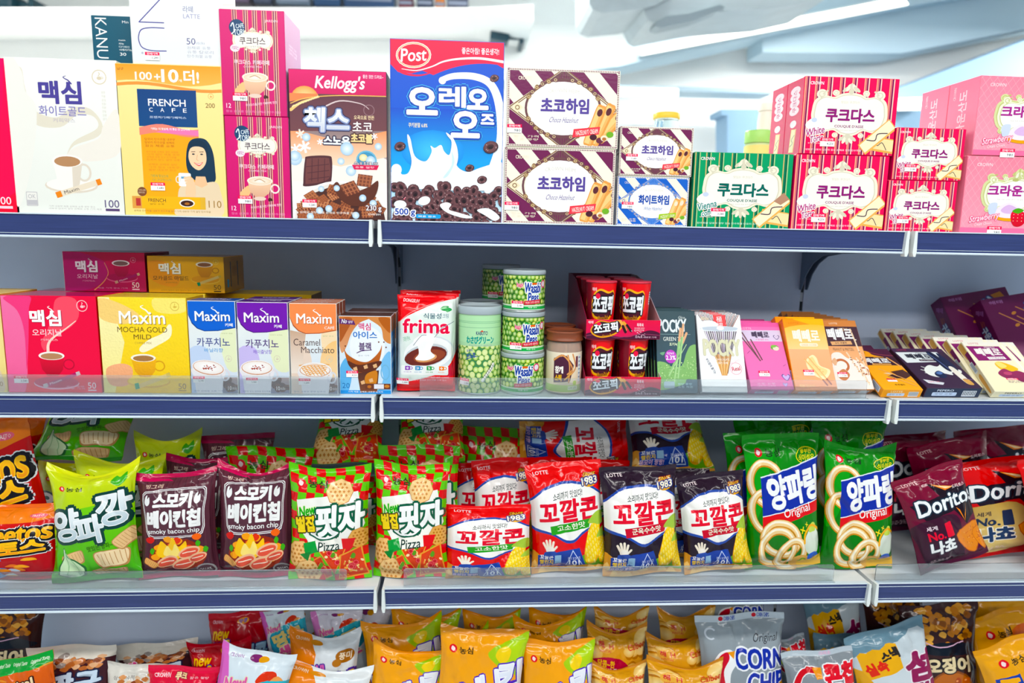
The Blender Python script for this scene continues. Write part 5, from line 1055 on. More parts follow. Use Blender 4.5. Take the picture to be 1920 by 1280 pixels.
def A_wasabi():
    a = Art(-130, 0, 130, 68, '5f9a3a'); peas(a, -130, 2, 130, 56, 6, '2f6a2c', 8, True); a.r(-130, 60, 130, 66, '3fae5a'); a.r(-130, 57, 130, 60, 'd8ecd0'); a.r(-130, 66, 130, 68, 'd8e4dc')
    a.p([(-3, 7), (18, 12), (42, 6), (36, 22), (0, 22)], '1fa04a'); a.r(8, 13, 26, 17, 'e8662c'); a.b([(6, 30), (34, 26), (30, 52), (8, 50)], '8fc84a')
    a.t('Wasabi', -7, 14, 36, 33, '1d3f9c', b=.03, o=[(2.4, 'f4f8f8')], st=.7, sh=.06, arc=-1); a.t('Peas', 2, 33, 30, 50, '1d3f9c', b=.03, o=[(2.4, 'f4f8f8')], st=.7, sh=.06)
    a.p([(-8, 49), (36, 46), (36, 54), (-8, 57)], 'd0203c'); a.t('WASABI COATED GREEN PEAS', -5, 49.5, 33, 53.6, 'fbe4e4', rot=3, res=1); a.tiny(2, 60, 30, 64, 'e6f4e6', 1); a.t('hapi', -27, 13, -12, 24, 'e0245c', b=.03, o=[(.8, 'f8dce4')]); a.e(48, 16, 9, 8, 'd83a6a'); a.e(48, 16, 6.4, 5.6, 'f0e4ee'); return a
def A_jar():
    a = Art(-110, 0, 110, 82, 'f1ead8'); a.r(-110, 0, 110, 82, 'f0e6d2', 'e8d2b0'); a.p([(-34, 12), (0, 6), (22, 26), (12, 58), (-34, 62)], '4a2036')
    for q in (((-34, 16), (-8, 6), (18, 32), (4, 44)), ((4, 6), (10, 30), (8, 60)), ((18, 4), (28, 30), (14, 44))): a.s(q, 4, 'c9824a'); a.s([(x-.8, y) for x, y in q], 1.4, 'e6b27c')
    a.t('참깨', -30, 28, -8, 42, 'fbf6ee', b=.03, st=.5); a.t('스틱', -30, 45, -12, 58, 'e8b83a', b=.03, st=.5)
    for k in range(7): a.e(-2+k*2.5, 54-k*1.8, 3.4, 1.7, 'd8a860', rot=30+k*6, n=8)
    a.r(28, 8, 36, 30, '6a3444'); a.r(38, 6, 48, 60, 'dfe6ea'); 
    for k in range(6): a.r(39, 10+k*8, 47, 12+k*8, '5a7a98')
    a.e(26, 62, 6, 5, 'b8cc3a'); a.r(-110, 66, 110, 80, 'bcd27a', 'a8c460'); a.r(6, 68, 36, 76, 'd8e0b8'); a.tiny(8, 69, 34, 75, '7a8a50', 1); return a
def A_pickcup():
    a = Art(-80, 0, 80, 84, 'e8122f'); a.r(-80, 0, -26, 84, '7a0f24'); a.p([(-26, 0), (-22, 0), (-20, 84), (-26, 84)], 'b8122c')
    a.b([(-24, 24), (-8, 10), (12, 14), (24, 12), (30, 24), (26, 48), (12, 60), (-6, 58), (-24, 52)], 'f0b434'); a.b([(-22, 26), (-8, 13), (10, 17), (24, 15), (27, 26), (23, 46), (10, 56), (-6, 54), (-21, 49)], '4a1024')
    a.t('쪼코픽', -22, 20, 25, 49, 'f4f8fb', b=.02, o=[(2.4, '141018')], st=.7, sh=.05); a.e(-11, 21, 5, 4.4, 'e8184a'); a.t('Choco-Pick', -10, 51, 14, 57, 'f0a83a', b=.02, rot=5, res=2, o=[(.7, '3a0c1c')])
    a.l([(-20, 62), (-8, 78)], 5, 'eab060'); a.l([(-21, 60), (-14, 70)], 5.4, '3a1418'); a.b([(8, 72), (16, 66), (26, 70), (24, 80), (10, 80)], 'f4d8c8'); a.e(-2, 82, 5, 3, 'fbf0ec')
    a.t('해태', -24, 8, -14, 14, 'fbe0e4', b=.02, res=2); a.t('CHOCO-PICK', 38, 44, 62, 50, 'f8d0d6', rot=-90, res=1); a.r(44, 14, 52, 34, 'e8eef2'); 
    for k in range(5): a.r(45, 16+k*3.6, 51, 17.4+k*3.6, '2a3444')
    return a
def A_pickpanel():
    a = Art(1100, 584, 1232, 622, 'e01a4a', 'd41c58'); a.b([(1100, 622), (1100, 612), (1125, 608), (1150, 616), (1176, 618), (1196, 610), (1214, 604), (1232, 610), (1232, 624), (1100, 624)], '4a1030'); a.s([(1100, 616), (1130, 612), (1156, 619), (1200, 612), (1232, 614)], 1.4, '8a3a5a')
    a.b([(1108, 602), (1122, 586), (1142, 588), (1160, 584), (1164, 598), (1150, 614), (1128, 620), (1112, 614)], 'e8a53c'); a.b([(1110, 602), (1123, 588), (1142, 590), (1158, 587), (1161, 598), (1148, 612), (1128, 617), (1114, 612)], '4a1024')
    a.t('쪼코픽', 1114, 590, 1156, 610, 'f4f8fb', b=.03, o=[(1.8, '141018')], st=.45, rot=8, sh=.05); a.e(1122, 592, 4, 3.4, 'e8184a'); a.t('Choco-Pick', 1128, 612, 1150, 617, 'f0a83a', rot=12, b=.02, res=1)
    a.l([(1160, 586), (1170, 604)], 5, 'eab060'); a.l([(1166, 588), (1180, 606)], 4, 'e8a850'); a.l([(1165, 596), (1170, 608)], 5, '2a0e18'); a.l([(1172, 594), (1180, 606)], 4.4, '2a0e18'); a.t('해태', 1103, 586, 1112, 592, 'fbe4ea', b=.02, res=2)
    a.t('톡톡쏙', 1190, 590, 1202, 597, 'f6e8ee', b=.01, res=2); a.tiny(1186, 598, 1206, 606, 'f4dce6', 2); 
    rnd = random.Random(2)
    for i in range(22): a.e(1180+rnd.uniform(0, 26), 606+rnd.uniform(-1, 10), .9, .6, 'f0d4e0', n=5)
    a.tiny(1188, 616, 1228, 620, 'f4d8e4', 1); return a
def A_pickside():
    a = Art(0, 0, 100, 110, '8a1238', '7a1034'); a.r(0, 60, 100, 110, '5a0c2a')
    for k in range(4): a.l([(70+k*5, 60), (84+k*4, 108)], 3, 'd8a050', caps=False)
    rnd = random.Random(5)
    for i in range(60): a.e(rnd.uniform(10, 90), rnd.uniform(20, 100), 1, 1, 'b83a64', n=5)
    return a
def A_pockyg():
    a = Art(0, 0, 80, 146, '0f3a44', '14485c'); a.t('POCKY', 4, 16, 62, 38, 'dfe9ec', b=.03, st=.8, arc=-2); a.t('Glico', 46, 9, 60, 14, 'cfdcd8', sh=.3, res=2); a.t('GREEN TEA', 14, 47, 58, 54, 'e9f2ea', b=.02); a.t('포키녹차', 26, 57, 48, 63, 'e0ecc8', b=.015, res=2); a.l([(8, 42), (70, 42)], .6, '8ab0b0', caps=False)
    a.b([(-4, 96), (14, 92), (30, 100), (50, 98), (60, 76), (70, 62), (84, 66), (84, 118), (60, 122), (50, 132), (-4, 140)], '7fb06a'); rnd = random.Random(3)
    for i in range(260):
        x, y = rnd.uniform(0, 80), rnd.uniform(66, 132)
        if y > 96-(.45*max(0, x-42)) and y < 132-(.2*x): a.e(x, y, rnd.uniform(.7, 1.6), rnd.uniform(.7, 1.4), rnd.choice(['a8d08a', '5f9a58', '8fc07a', 'c4dca4']), n=5)
    for q, w_ in ((((50, 32), (34, 128)), 4.6), (((62, 40), (24, 116)), 4.6), (((56, 24), (42, 120)), 4.2)): a.l(q, w_, '8fbe7e'); d = np.array(q[1])-np.array(q[0]); a.l([q[0], tuple(np.array(q[0])+d*.22)], w_, 'd8a880'); a.l([(q[0][0]-.9, q[0][1]+20), (q[1][0]-.9, q[1][1])], 1.2, 'b4d8a0', caps=False)
    a.e(28, 82, 12, 12, 'b432b8'); a.t('국산녹차', 20, 74, 35, 79, 'f6e4f6', res=1); a.t('2.3%', 18, 80, 38, 88, 'fff', b=.015, res=2); a.b([(6, 76), (16, 74), (12, 80)], '6aa07a'); a.rr(12, 126, 34, 138, 3, 'a9bfc6'); a.tiny(40, 128, 74, 138, 'a8c8cc', 2); return a
def A_pockyx():
    a = Art(0, 0, 84, 146, 'eceef0', 'f4f4f2')
    for k in range(26): a.l([(4+k*3.1, 0), (24+k*1.5, 34)], 1.5, ('4a2c34', '8a4a40', '5a3440')[k % 3], caps=False)
    a.r(32, 0, 56, 26, 'd8142f'); a.t('極', 38, 3, 49, 14, 'fbe8ea', b=.005); a.t('細', 38, 15, 49, 25, 'fbe8ea', b=.005); a.t('Glico', 8, 4, 24, 10, 'e8d8a8', sh=.3, b=.02, res=2); a.e(43, 28, 39, 6, 'dfe6ec'); a.e(22, 20, 18, 9, 'eef0f2'); a.e(43, 27, 37, 4.5, 'b8c4d0'); a.e(44, 26, 7, 4, 'fff')
    for k in range(18): t = k/17; a.l([(8+t*70, 32), (36+t*16, 112)], 2.2, ('4c3a50', '6a5068', '8a7a98', '3a2a40')[k % 4], caps=False)
    for k in range(12): t = k/11; a.l([(26+t*34, 76), (38+t*10, 116)], 2, ('d8a05c', 'eac084', 'c48a48')[k % 3], caps=False)
    a.b([(6, 32), (12, 32), (38, 112), (34, 116), (4, 60)], 'eceef0'); a.b([(80, 32), (75, 32), (52, 110), (54, 118), (82, 60)], 'eceef0')
    a.t('POCKY', 9, 49, 78, 79, 'd3d2b4', b=.035, st=1, o=[(.6, 'b8b694')], arc=-1); a.t('CHOCOLATE', 30, 84, 56, 88, 'f4f0ec', b=.01, res=1); a.t('포키 극세', 34, 90, 52, 95, 'efe8e4', res=1); a.t('부드럽게 즐기는', 4, 96, 36, 101, '4a5a78', rot=-62, res=1)
    a.ring(67, 103, 11, 11, 1, 'e0a0b0', n=18); a.t('Real', 59, 99, 75, 107, 'c8204a', rot=8, b=.02, res=2); a.t('REAL CHOCO', 56, 88, 76, 92, 'dca8b4', rot=18, res=1); return a
def pepero(a, x0, y0, x1, y1, c, bold=.6, res=2): a.t('빼빼로', x0, y0, x1, y1, c, b=.012, st=bold*.45, res=res)
def heart(a, x, y, r, c, oc): 
    for k, cc in ((1.2, oc), (.92, c)): a.b([(x, y+r*k), (x-r*k, y-r*.2*k), (x-r*.6*k, y-r*.8*k), (x, y-r*.3*k), (x+r*.6*k, y-r*.8*k), (x+r*k, y-r*.2*k)], cc)
def A_peppink():
    a = Art(0, 0, 80, 150, 'f07ab4', 'e874b0'); a.r(0, 0, 80, 10, 'e562a2'); a.t('LOTTE', 4, 12, 24, 16, 'f8d0e4', b=.02, res=2); a.r(0, 18, 80, 44, 'dccde4'); pepero(a, 22, 21, 56, 36, '40304c'); a.t('아몬드', 28, 38, 54, 42, 'd86aa0', res=1); heart(a, 70, 34, 5, 'dccde4', '5a4a80'); heart(a, 71, 124, 7, 'c8b0e0', '6a5090'); heart(a, 66, 140, 4, 'c8b0e0', 'a080c0')
    for q in (((4, 24), (26, 84)), ((2, 36), (28, 88)), ((18, 40), (32, 86))): a.l(q, 2.6, '54303c'); a.l([(q[0][0]-.6, q[0][1]), (q[1][0]-.6, q[1][1])], .7, 'a87a80', caps=False)
    a.e(62, 58, 8, 6, '6aa84a'); a.e(64, 60, 6, 5, 'e8dcc8'); a.e(60, 55, 5, 3, '8ac060'); a.s([(6, 72), (12, 66)], .8, '7a3a6a'); a.s([(70, 100), (76, 96)], .8, '7a3a6a'); a.rr(20, 112, 40, 122, 2, 'f4e4ec'); a.tiny(12, 136, 50, 146, 'f4c0dc', 2); return a
def A_pepor():
    a = Art(0, 0, 80, 150, 'f79a3c', 'f58a50'); a.b([(20, 0), (84, 0), (84, 40), (60, 16)], 'f6bc4a'); a.b([(-2, 22), (82, 16), (84, 66), (-2, 66)], 'f8c05a', 'fad29a'); a.t('LOTTE', 10, 8, 30, 12, 'd86a30', b=.02, res=2); pepero(a, 14, 24, 66, 50, 'fdf4e4', .9); a.rr(24, 53, 60, 60, 3, 'fbe8d0'); a.t('CHEESE COOKIE', 27, 55, 57, 58.6, 'e8a868', res=1)
    a.r(0, 66, 80, 150, 'f9b48a', 'f4a06e'); a.b([(30, 92), (44, 78), (52, 84), (56, 100), (74, 110), (60, 128), (36, 116)], 'fbe2b4'); a.b([(34, 94), (44, 82), (52, 100), (68, 110), (58, 122), (40, 112)], 'f6d294')
    for k in range(4): a.e(44+k*5, 98+k*5, 2, 1.6, 'e8b878', n=8)
    for q in (((28, 88), (62, 140)), ((36, 84), (70, 138))): a.l(q, 2.8, 'e8a45c'); a.l([(q[0][0]-.6, q[0][1]), (q[1][0]-.6, q[1][1])], .8, 'fbdcae', caps=False)
    a.l([(56, 130), (62, 140)], 3.4, '9a4a3a'); a.l([(64, 128), (70, 138)], 3.4, '9a4a3a'); a.tiny(8, 138, 40, 146, 'f8cc8a', 1); a.t('빼빼로', 22, 112, 40, 118, 'e0405a', b=.02, res=1); return a
def A_pepnut():
    a = Art(0, 0, 80, 150, 'dd9a64', 'e8b48a'); a.r(0, 0, 80, 14, 'c9824c'); a.t('LOTTE', 20, 5, 38, 9, 'f4e0cc', b=.02, res=2); a.r(0, 14, 80, 58, '3e2030'); a.t('PEPERO', 36, 17, 58, 24, 'e0b890', b=.02, res=2); pepero(a, 10, 18, 66, 44, 'f0f2f4', .9); a.p([(12, 48), (58, 46), (60, 54), (14, 56)], 'd8a878'); a.t('누드 초콜릿', 22, 48.6, 48, 53, '3e2030', rot=2, res=1); a.t('PEANUT & PRETZEL', 14, 62, 60, 68, '5a3a2c', b=.015, res=2)
    a.b([(8, 76), (26, 72), (40, 84), (60, 90), (84, 112), (84, 152), (0, 152), (4, 100)], 'efe4dc'); a.ring(24, 100, 14, 12, 5, 'b5663c', a0=180, a1=420); a.b([(12, 116), (26, 108), (36, 120), (24, 132), (12, 128)], 'c07a50'); a.ring(70, 112, 8, 7, 3, 'a85c38'); a.b([(4, 92), (12, 84), (16, 92), (10, 100)], 'd8ac88'); rnd = random.Random(6)
    for q in (((42, 72), (64, 122)), ((64, 20), (76, 120)), ((60, 84), (72, 140))):
        a.l(q, 3.4, 'e6cdb0')
        for i in range(22): t = rnd.random()**.7; x, y = q[0][0]+(q[1][0]-q[0][0])*t+rnd.uniform(-3, 3), q[0][1]+(q[1][1]-q[0][1])*t; a.e(x, y, 1.7, 1.3, rnd.choice(['f6ecdf', 'c8966c', '8a5440', 'e4c6a4']), n=6)
    return a
def A_pepyel():
    a = Art(0, 0, 80, 150, 'f2a812', 'f6b01c'); a.b([(-2, -2), (84, -2), (84, 34), (40, 26), (30, 10)], '4a1a38'); a.s([(30, 10), (50, 22), (80, 26)], 1.4, 'b0505a'); a.t('LOTTE', 6, 14, 24, 18, '8a5a10', b=.02, res=2); a.r(0, 32, 80, 64, '381a2c'); pepero(a, 6, 37, 62, 56, 'f0f2f4', .8); a.t('PEPERO', 34, 33, 56, 38, 'e0b070', b=.02, res=2); a.p([(20, 57), (60, 57), (60, 63), (18, 63)], 'd8a060'); a.t('NUDE CHOCOLATE', 24, 58.5, 56, 61.6, '381a2c', res=1); a.l([(62, 34), (84, 84)], 4, 'd8945a', caps=False); a.l([(61, 34), (83, 84)], 1.3, 'f2c690', caps=False)
    a.p([(44, 88), (74, 80), (84, 100), (60, 116)], '4a2a28'); a.p([(30, 104), (46, 96), (60, 112), (40, 112)], '3a1c20'); a.p([(26, 94), (40, 92), (44, 98)], 'e8dcc8')
    for q in (((24, 78), (78, 128)), ((30, 100), (74, 140))): a.l(q, 2.6, 'd8945a'); a.l([(q[0][0], q[0][1]-.7), (q[1][0], q[1][1]-.7)], .8, 'f2c690', caps=False)
    a.t('빼빼로', 22, 112, 42, 118, 'e0205a', b=.02, res=1); a.r(22, 118, 42, 124, 'f4ecf0'); a.t('초코필드', 30, 132, 52, 137, '6a4410', b=.02, res=1); return a
def A_pepbot(c, t='LOTTE', tc='fbe8b8', lb='c4d4ea'):
    a = Art(0, 0, 80, 22, c); a.t(t, 16, 3, 40, 8, tc, b=.03, res=2); a.rr(10, 10, 46, 19, 2, lb); a.tiny(14, 11.5, 42, 17, '7a88a0', 1); a.r(54, 6, 74, 20, 'e8eef4'); 
    for k in range(8): a.r(55+k*2.4, 7, 56.2+k*2.4, 18, '2a3444')
    return a
def A_pepend(c):
    a = Art(0, 0, 22, 150, c); a.rr(3, 108, 19, 140, 2, 'd6e0ec'); 
    for k in range(9): a.r(4.5, 111+k*3, 17.5, 112.6+k*3, '5a7090')
    a.l([(11, 10), (11, 100)], 3, 'd8945a', caps=False); return a
def A_pepblk():
    a = Art(0, 0, 100, 150, '36203a', '3a2440'); a.r(0, 0, 100, 14, '44294a'); a.t('LOTTE', 10, 4, 28, 9, 'c8405a', b=.02, res=2); a.p([(2, 16), (84, 14), (88, 52), (6, 58)], 'e9f0f2'); pepero(a, 16, 22, 66, 42, '1c1a30', .9); a.t('PEPERO', 40, 17, 60, 22, '3a3450', b=.02, res=2); a.rr(34, 44, 66, 51, 2, '2a1830'); a.t('RICH CHOCO', 37, 46, 63, 49.6, 'e8dce0', res=1)
    a.b([(30, 78), (44, 66), (56, 72), (70, 62), (80, 80), (94, 84), (90, 96), (74, 94), (70, 104), (54, 98), (44, 112), (28, 106), (24, 92)], 'eef2ee'); a.b([(40, 96), (52, 88), (58, 106), (48, 116), (38, 108)], '18264a'); a.b([(42, 96), (52, 90), (54, 98), (46, 102)], '5a78b0'); a.b([(62, 16), (72, 14), (80, 50), (76, 88), (68, 84), (64, 50)], '141c3c'); a.b([(80, 20), (86, 26), (92, 70), (86, 90), (78, 60)], '1c2448'); a.s([(64, 20), (70, 50), (74, 80)], 1.6, '5a6aa0'); a.b([(76, 78), (86, 76), (90, 130), (80, 134)], 'f0ece0'); a.b([(80, 120), (90, 118), (92, 138), (82, 138)], 'd8a864')
    for q in (((20, 84), (32, 92)), ((26, 72), (38, 84)), ((22, 96), (30, 98))): a.l(q, 1.8, 'eef2ee')
    a.p([(6, 120), (40, 132), (34, 140), (10, 134)], 'dfe4ea'); a.tiny(12, 126, 34, 132, 'd0305a', 1); a.s([(84, 118), (96, 120), (100, 120)], 2, '8a6a90'); return a
def A_pepcrm():
    a = Art(0, 0, 100, 150, 'f5efd6', 'f3ebc8'); a.r(0, 0, 100, 12, 'f2efe4'); a.t('LOTTE', 10, 3, 30, 8, 'c8405a', b=.02, res=2); a.p([(2, 14), (66, 14), (72, 58), (8, 60)], '851d68'); a.p([(72, 14), (82, 14), (90, 60), (80, 60)], '851d68'); pepero(a, 14, 20, 62, 44, 'f6f2ee', .9); a.t('PEPERO', 36, 15, 56, 20, 'f0e4ea', b=.02, res=2); a.p([(28, 48), (62, 46), (64, 54), (30, 56)], 'f2ecec'); a.t('DOUBLE DIP', 32, 49, 60, 53, '6a2a58', rot=2, res=1)
    for x in (70, 84): a.b([(x, 6), (x+8, 6), (x+16, 70), (x+14, 130), (x+6, 130), (x+6, 70)], 'f8f2da'); a.s([(x+4, 10), (x+11, 70), (x+10, 126)], 2, 'fffaf0'); a.b([(x+4, 110), (x+14, 108), (x+14, 134), (x+5, 134)], 'e0b46c')
    a.b([(34, 70), (44, 62), (60, 70), (72, 84), (60, 92), (40, 88)], 'f0c050'); a.b([(36, 66), (46, 64), (54, 76), (42, 82)], 'f8e08a'); a.b([(28, 98), (44, 84), (56, 92), (70, 90), (86, 106), (84, 126), (64, 124), (50, 112), (36, 112)], '98305c', '7a2450'); a.e(46, 98, 8, 5, 'b84a70'); a.r(36, 112, 58, 117, 'e4305a'); a.t('빼빼로', 38, 112.6, 56, 116.4, 'fff', res=1); a.tiny(36, 119, 66, 126, '6a2a50', 2); return a
def A_crmend():
    a = Art(0, 0, 26, 150, 'f1e6c4'); a.b([(4, 6), (22, 4), (20, 40), (8, 44)], 'd8a85c'); a.r(10, 30, 26, 70, '7a1d60'); a.rr(3, 56, 17, 86, 2, 'dce4ee'); 
    for k in range(8): a.r(4.5, 59+k*3, 15.5, 60.6+k*3, '5a7090')
    a.b([(6, 100), (18, 96), (16, 140), (8, 142)], 'e0a860'); return a
def A_gogu():
    a = Art(0, 0, 150, 200, '6d1850', '62164a'); a.t('해태', 14, 8, 44, 18, 'b878b0', b=.02, res=2)
    for q in (((26, 44), (120, 150)), ((66, 34), (150, 124)), ((60, 60), (140, 160)), ((90, 80), (150, 150))): a.s([q[0], (sum(k[0] for k in q)/2+2, sum(k[1] for k in q)/2-2), q[1]], 3, 'd8905c'); 
    for x, y in ((56, 50), (52, 84), (96, 60)): a.e(x, y, 6, 4, 'd8904a', rot=30)
    a.p([(110, 16), (134, 10), (140, 30), (118, 34)], 'c8803a'); a.t('구운고구마', 70, 52, 176, 84, 'dfeaf6', b=.03, o=[(2.6, '2a5a9c')], st=1, rot=-52); a.t('마트 전용', 66, 92, 120, 102, 'e0b040', rot=-48, res=2); return a
def A_goguside():
    a = Art(0, 0, 44, 200, '6a1650', '601448'); a.t('해태', 10, 22, 36, 36, 'b070b0', b=.02, rot=-30, res=2)
    for q in (((4, 90), (20, 52)), ((10, 94), (14, 50)), ((16, 92), (24, 54))): a.l(q, 1.8, 'a8603c')
    a.t('구운고구마', -20, 98, 60, 120, 'dfeaf6', b=.03, o=[(1.8, '2a5a9c')], st=.6, rot=-82, res=2); a.b([(6, 108), (16, 104), (18, 118), (8, 122)], 'c8863c'); a.b([(6, 126), (18, 124), (20, 140), (8, 142)], 'b87830'); return a

# ================================================================ things on the second shelf
z2 = TOP[1]+.0003; YF = .0165
ay, ars = A_yel50(), A_red50()
D_f = carton('coffee_mix_box', 'yellow coffee carton with navy square, cut off at the left end of the second shelf', 'box', A_french(), (-120, 549, 17, 740), YF, z2, .1, {'T': 'e8c878', 'R': 'dcb860'})
D_r = carton('coffee_mix_box', 'large square red coffee carton with red cup on the second shelf', 'box', ars, (16, 554, 193.5, 733), YF, z2, .075, {'R': 'c80a1e', 'T': 'c0205a'}, 'square red coffee cartons', st=[(42, 708)], m=WRAP)
D_r2 = behind(D_r, 'square red coffee carton behind the front one, under the small crimson carton', dx=.004)
D_y = carton('coffee_mix_box', 'large yellow coffee carton in crinkled wrap with yellow cup', 'box', ay, (194.5, 557, 359, 735), YF, z2, .075, {'T': 'f4dc60', 'R': 'e0b020', 'L': 'e0b020'}, 'square yellow coffee cartons', m=mat('crinkled_wrap', .14, spec=.6, bump=.5, bscale=38))
D_y2 = behind(D_y, 'square yellow coffee carton behind the front one, under the small amber carton', dx=.002)
D_rs = carton('coffee_mix_box', 'small crimson coffee carton lying on the red cartons', 'box', A_red50s(), (122, 472, 275.5, 549), .096, z2+D_r['dims'][1]+.0008, .1, {'R': '7a0e30', 'T': '5a1030'}, m=WRAP)
D_ys = carton('coffee_mix_box', 'small amber coffee carton lying on the yellow cartons', 'box', A_yel50s(), (279, 480, 422.5, 553), .096, z2+D_y['dims'][1]+.0008, .105, {'R': A_yelside(), 'T': 'c08a20', 'L': 'a87818'}, m=WRAP)
D_b = carton('coffee_mix_box', 'slim carton with bright blue top and frothy cup', 'box', A_cafe(359, 563, 449, '1a62c8', '0e3a80', '바닐라향', 'b'), (359, 563.5, 448.5, 738), YF, z2, .05, {'T': A_cafetop('1450a0'), 'R': A_cafside('1450a0')}, st=[(375, 712)], stw=22)
D_p = carton('coffee_mix_box', 'slim carton with purple top and frothy cup', 'box', A_cafe(449.5, 566, 546, '6f1fa6', '451070', '헤이즐넛향', 'p'), (449.5, 566, 545, 738), YF, z2, .05, {'T': A_cafetop('54187e'), 'R': A_cafside('54187e')}, 'slim purple coffee cartons', st=[(474, 714)], stw=22)
behind(D_p, 'slim purple coffee carton second in its row')
D_o = carton('coffee_mix_box', 'slim carton with orange top and caramel lattice cup, front of its row', 'box', A_cafe(546, 568, 635, 'f0905e', 'a8502c', '', 'o'), (546, 568, 635, 740), YF, z2, .026, {'T': A_cafetop('c87048'), 'R': A_cafside('a85430')}, 'slim orange coffee cartons', st=[(572, 715)], stw=22)
behind(D_o, 'slim orange coffee carton second in its row'); behind(D_o, 'slim orange coffee carton third in its row', 2)
D_yl = carton('coffee_mix_box', 'flat yellow coffee carton standing at the back behind the purple carton', 'box', Art(390, 551, 603, 735, 'd8b028', 'c8a020'), (390, 551, 590, 735), .155, z2, .09, {'T': 'e8c83a', 'R': '7a5a14'})
D_i = carton('coffee_mix_box', 'white and brown iced coffee carton with splashing glass', 'box', A_ice(), (637, 592, 735, 740), YF, z2, .06, {'T': '5a3a30', 'R': A_iceside(), 'L': '3a86c8'}, st=[(661, 701)], stw=22)
D_i2 = behind(D_i, 'iced coffee carton standing behind the front splashing glass carton', dx=.002)
af = A_frima()
kw = dict(box=6, narrow=.02, pw=.3, heavy=1., wr=.5, grid=(22, 34), sb=.03, st=.03)
E_f = bag('creamer_pouch', 'white and red creamer pouch with a cup of coffee, front of its row', af, (799, 738), (801, 553), 109, YF+.024, .006, .042, 1, 'pouch', 'creamer pouches', stk=[(757, 716, .021)], back='d01030', **kw)
bag('creamer_pouch', 'red topped creamer pouch second in its row', af, (803, 735), (806, 548.5), 108, YF+.072, .006, .042, 1, 'pouch', 'creamer pouches', back='d01030', seed=4, **kw)
bag('creamer_pouch', 'red topped creamer pouch third in its row', af, (806, 733), (810, 545), 106, YF+.119, .006, .042, 1, 'pouch', 'creamer pouches', back='d01030', seed=6, **kw)
LIDM = mat('translucent_lid', .25, 'cfdfe6', trans=.35, ior=1.3); CANI = mat('can_metal', .28, 'c9d2d2', metal=.8)
def can(name, label, art, cx, yb, wpx, h, Y, zb, lidh, group, rim='cfd8d4', base='4f8a3a', rot=0., stick=None, lift=0.):
    r = wpx/2/pxm(Y, cx, yb); c = unp(cx, yb, Y); t = thing(name, label, 'can', group, loc=(c[0], Y+r, zb)); t.rotation_euler.z = math.radians(rot)
    q = MB(); q.lathe([(0, 0), (r*.95, 0), (r*.99, .0015), (r*.985, .003), (r*.985, h-lidh-.001), (r*.99, h-lidh), (0, h-lidh)], base, 48); q.build('can_body', TIN, t)
    tube('printed_label', art, r*.992, r*.992, h-lidh-.005, -140, 140, t, TIN, .0035, 56)
    q = MB(); q.lathe([(0, h-lidh+.0002), (r*1.0, h-lidh+.0002), (r*1.02, h-lidh+.001), (r*1.02, h-.002), (r*1.0, h), (r*.92, h), (r*.9, h-.002), (0, h-.002)], 'fff', 48); q.build('lid', LIDM, t)
    q = MB(); q.lathe([(r*.96, .0002), (r*1.015, .0002), (r*1.015, .0022), (r*.99, .003)], 'fff', 48); q.build('bottom_rim', CANI, t)
    if stick:
        o = link(bpy.data.objects.new('price_sticker', sticker_mesh(.021, '2,180')), t); an = math.radians(stick[0]); o.location = ((r+.0008)*math.sin(an), -(r+.0008)*math.cos(an), stick[1]); o.rotation_euler.z = an
    t['dims'] = (2*r, h, 2*r); return t
hk = unp(898, 572, YF+.03)[2]-z2
K = can('snack_can', 'tall mint green can of peas with white lid, front one', A_kabuto(), 898.5, 740, 82, hk, YF, z2, .014, 'tall mint pea cans', base='a4d0a0', stick=(-42, .022))
dup(K, (K.location.x+.002, K.location.y+.079, z2), 'tall mint green can of peas standing right behind the front one')
aw = A_wasabi(); hw = .0715; rw = None
K1 = can('snack_can', 'short green pea can, lowest of the stack of three', aw, 981, 742, 83, hw, YF, z2, .008, 'short green pea cans', rot=-16)
K2 = can('snack_can', 'short green pea can, middle of the stack of three', aw, 983, 662, 81.5, hw, YF, z2+hw+.0005, .008, 'short green pea cans', rot=3, stick=(-26, .014))
K3 = can('snack_can', 'short green pea can, topmost of the stack of three', aw, 985, 584, 81, hw, YF, z2+2*(hw+.0005), .008, 'short green pea cans', rot=5, stick=(-26, .014))
for i, (lab) in enumerate(['short green pea can at the bottom of the rear stack', 'short green pea can in the middle of the rear stack', 'dim short green pea can on top of the rear stack, left of the front one']):
    dup(K2, (unp(943, 560, YF+.11)[0], YF+.21, z2+i*(hw+.0005)), lab)
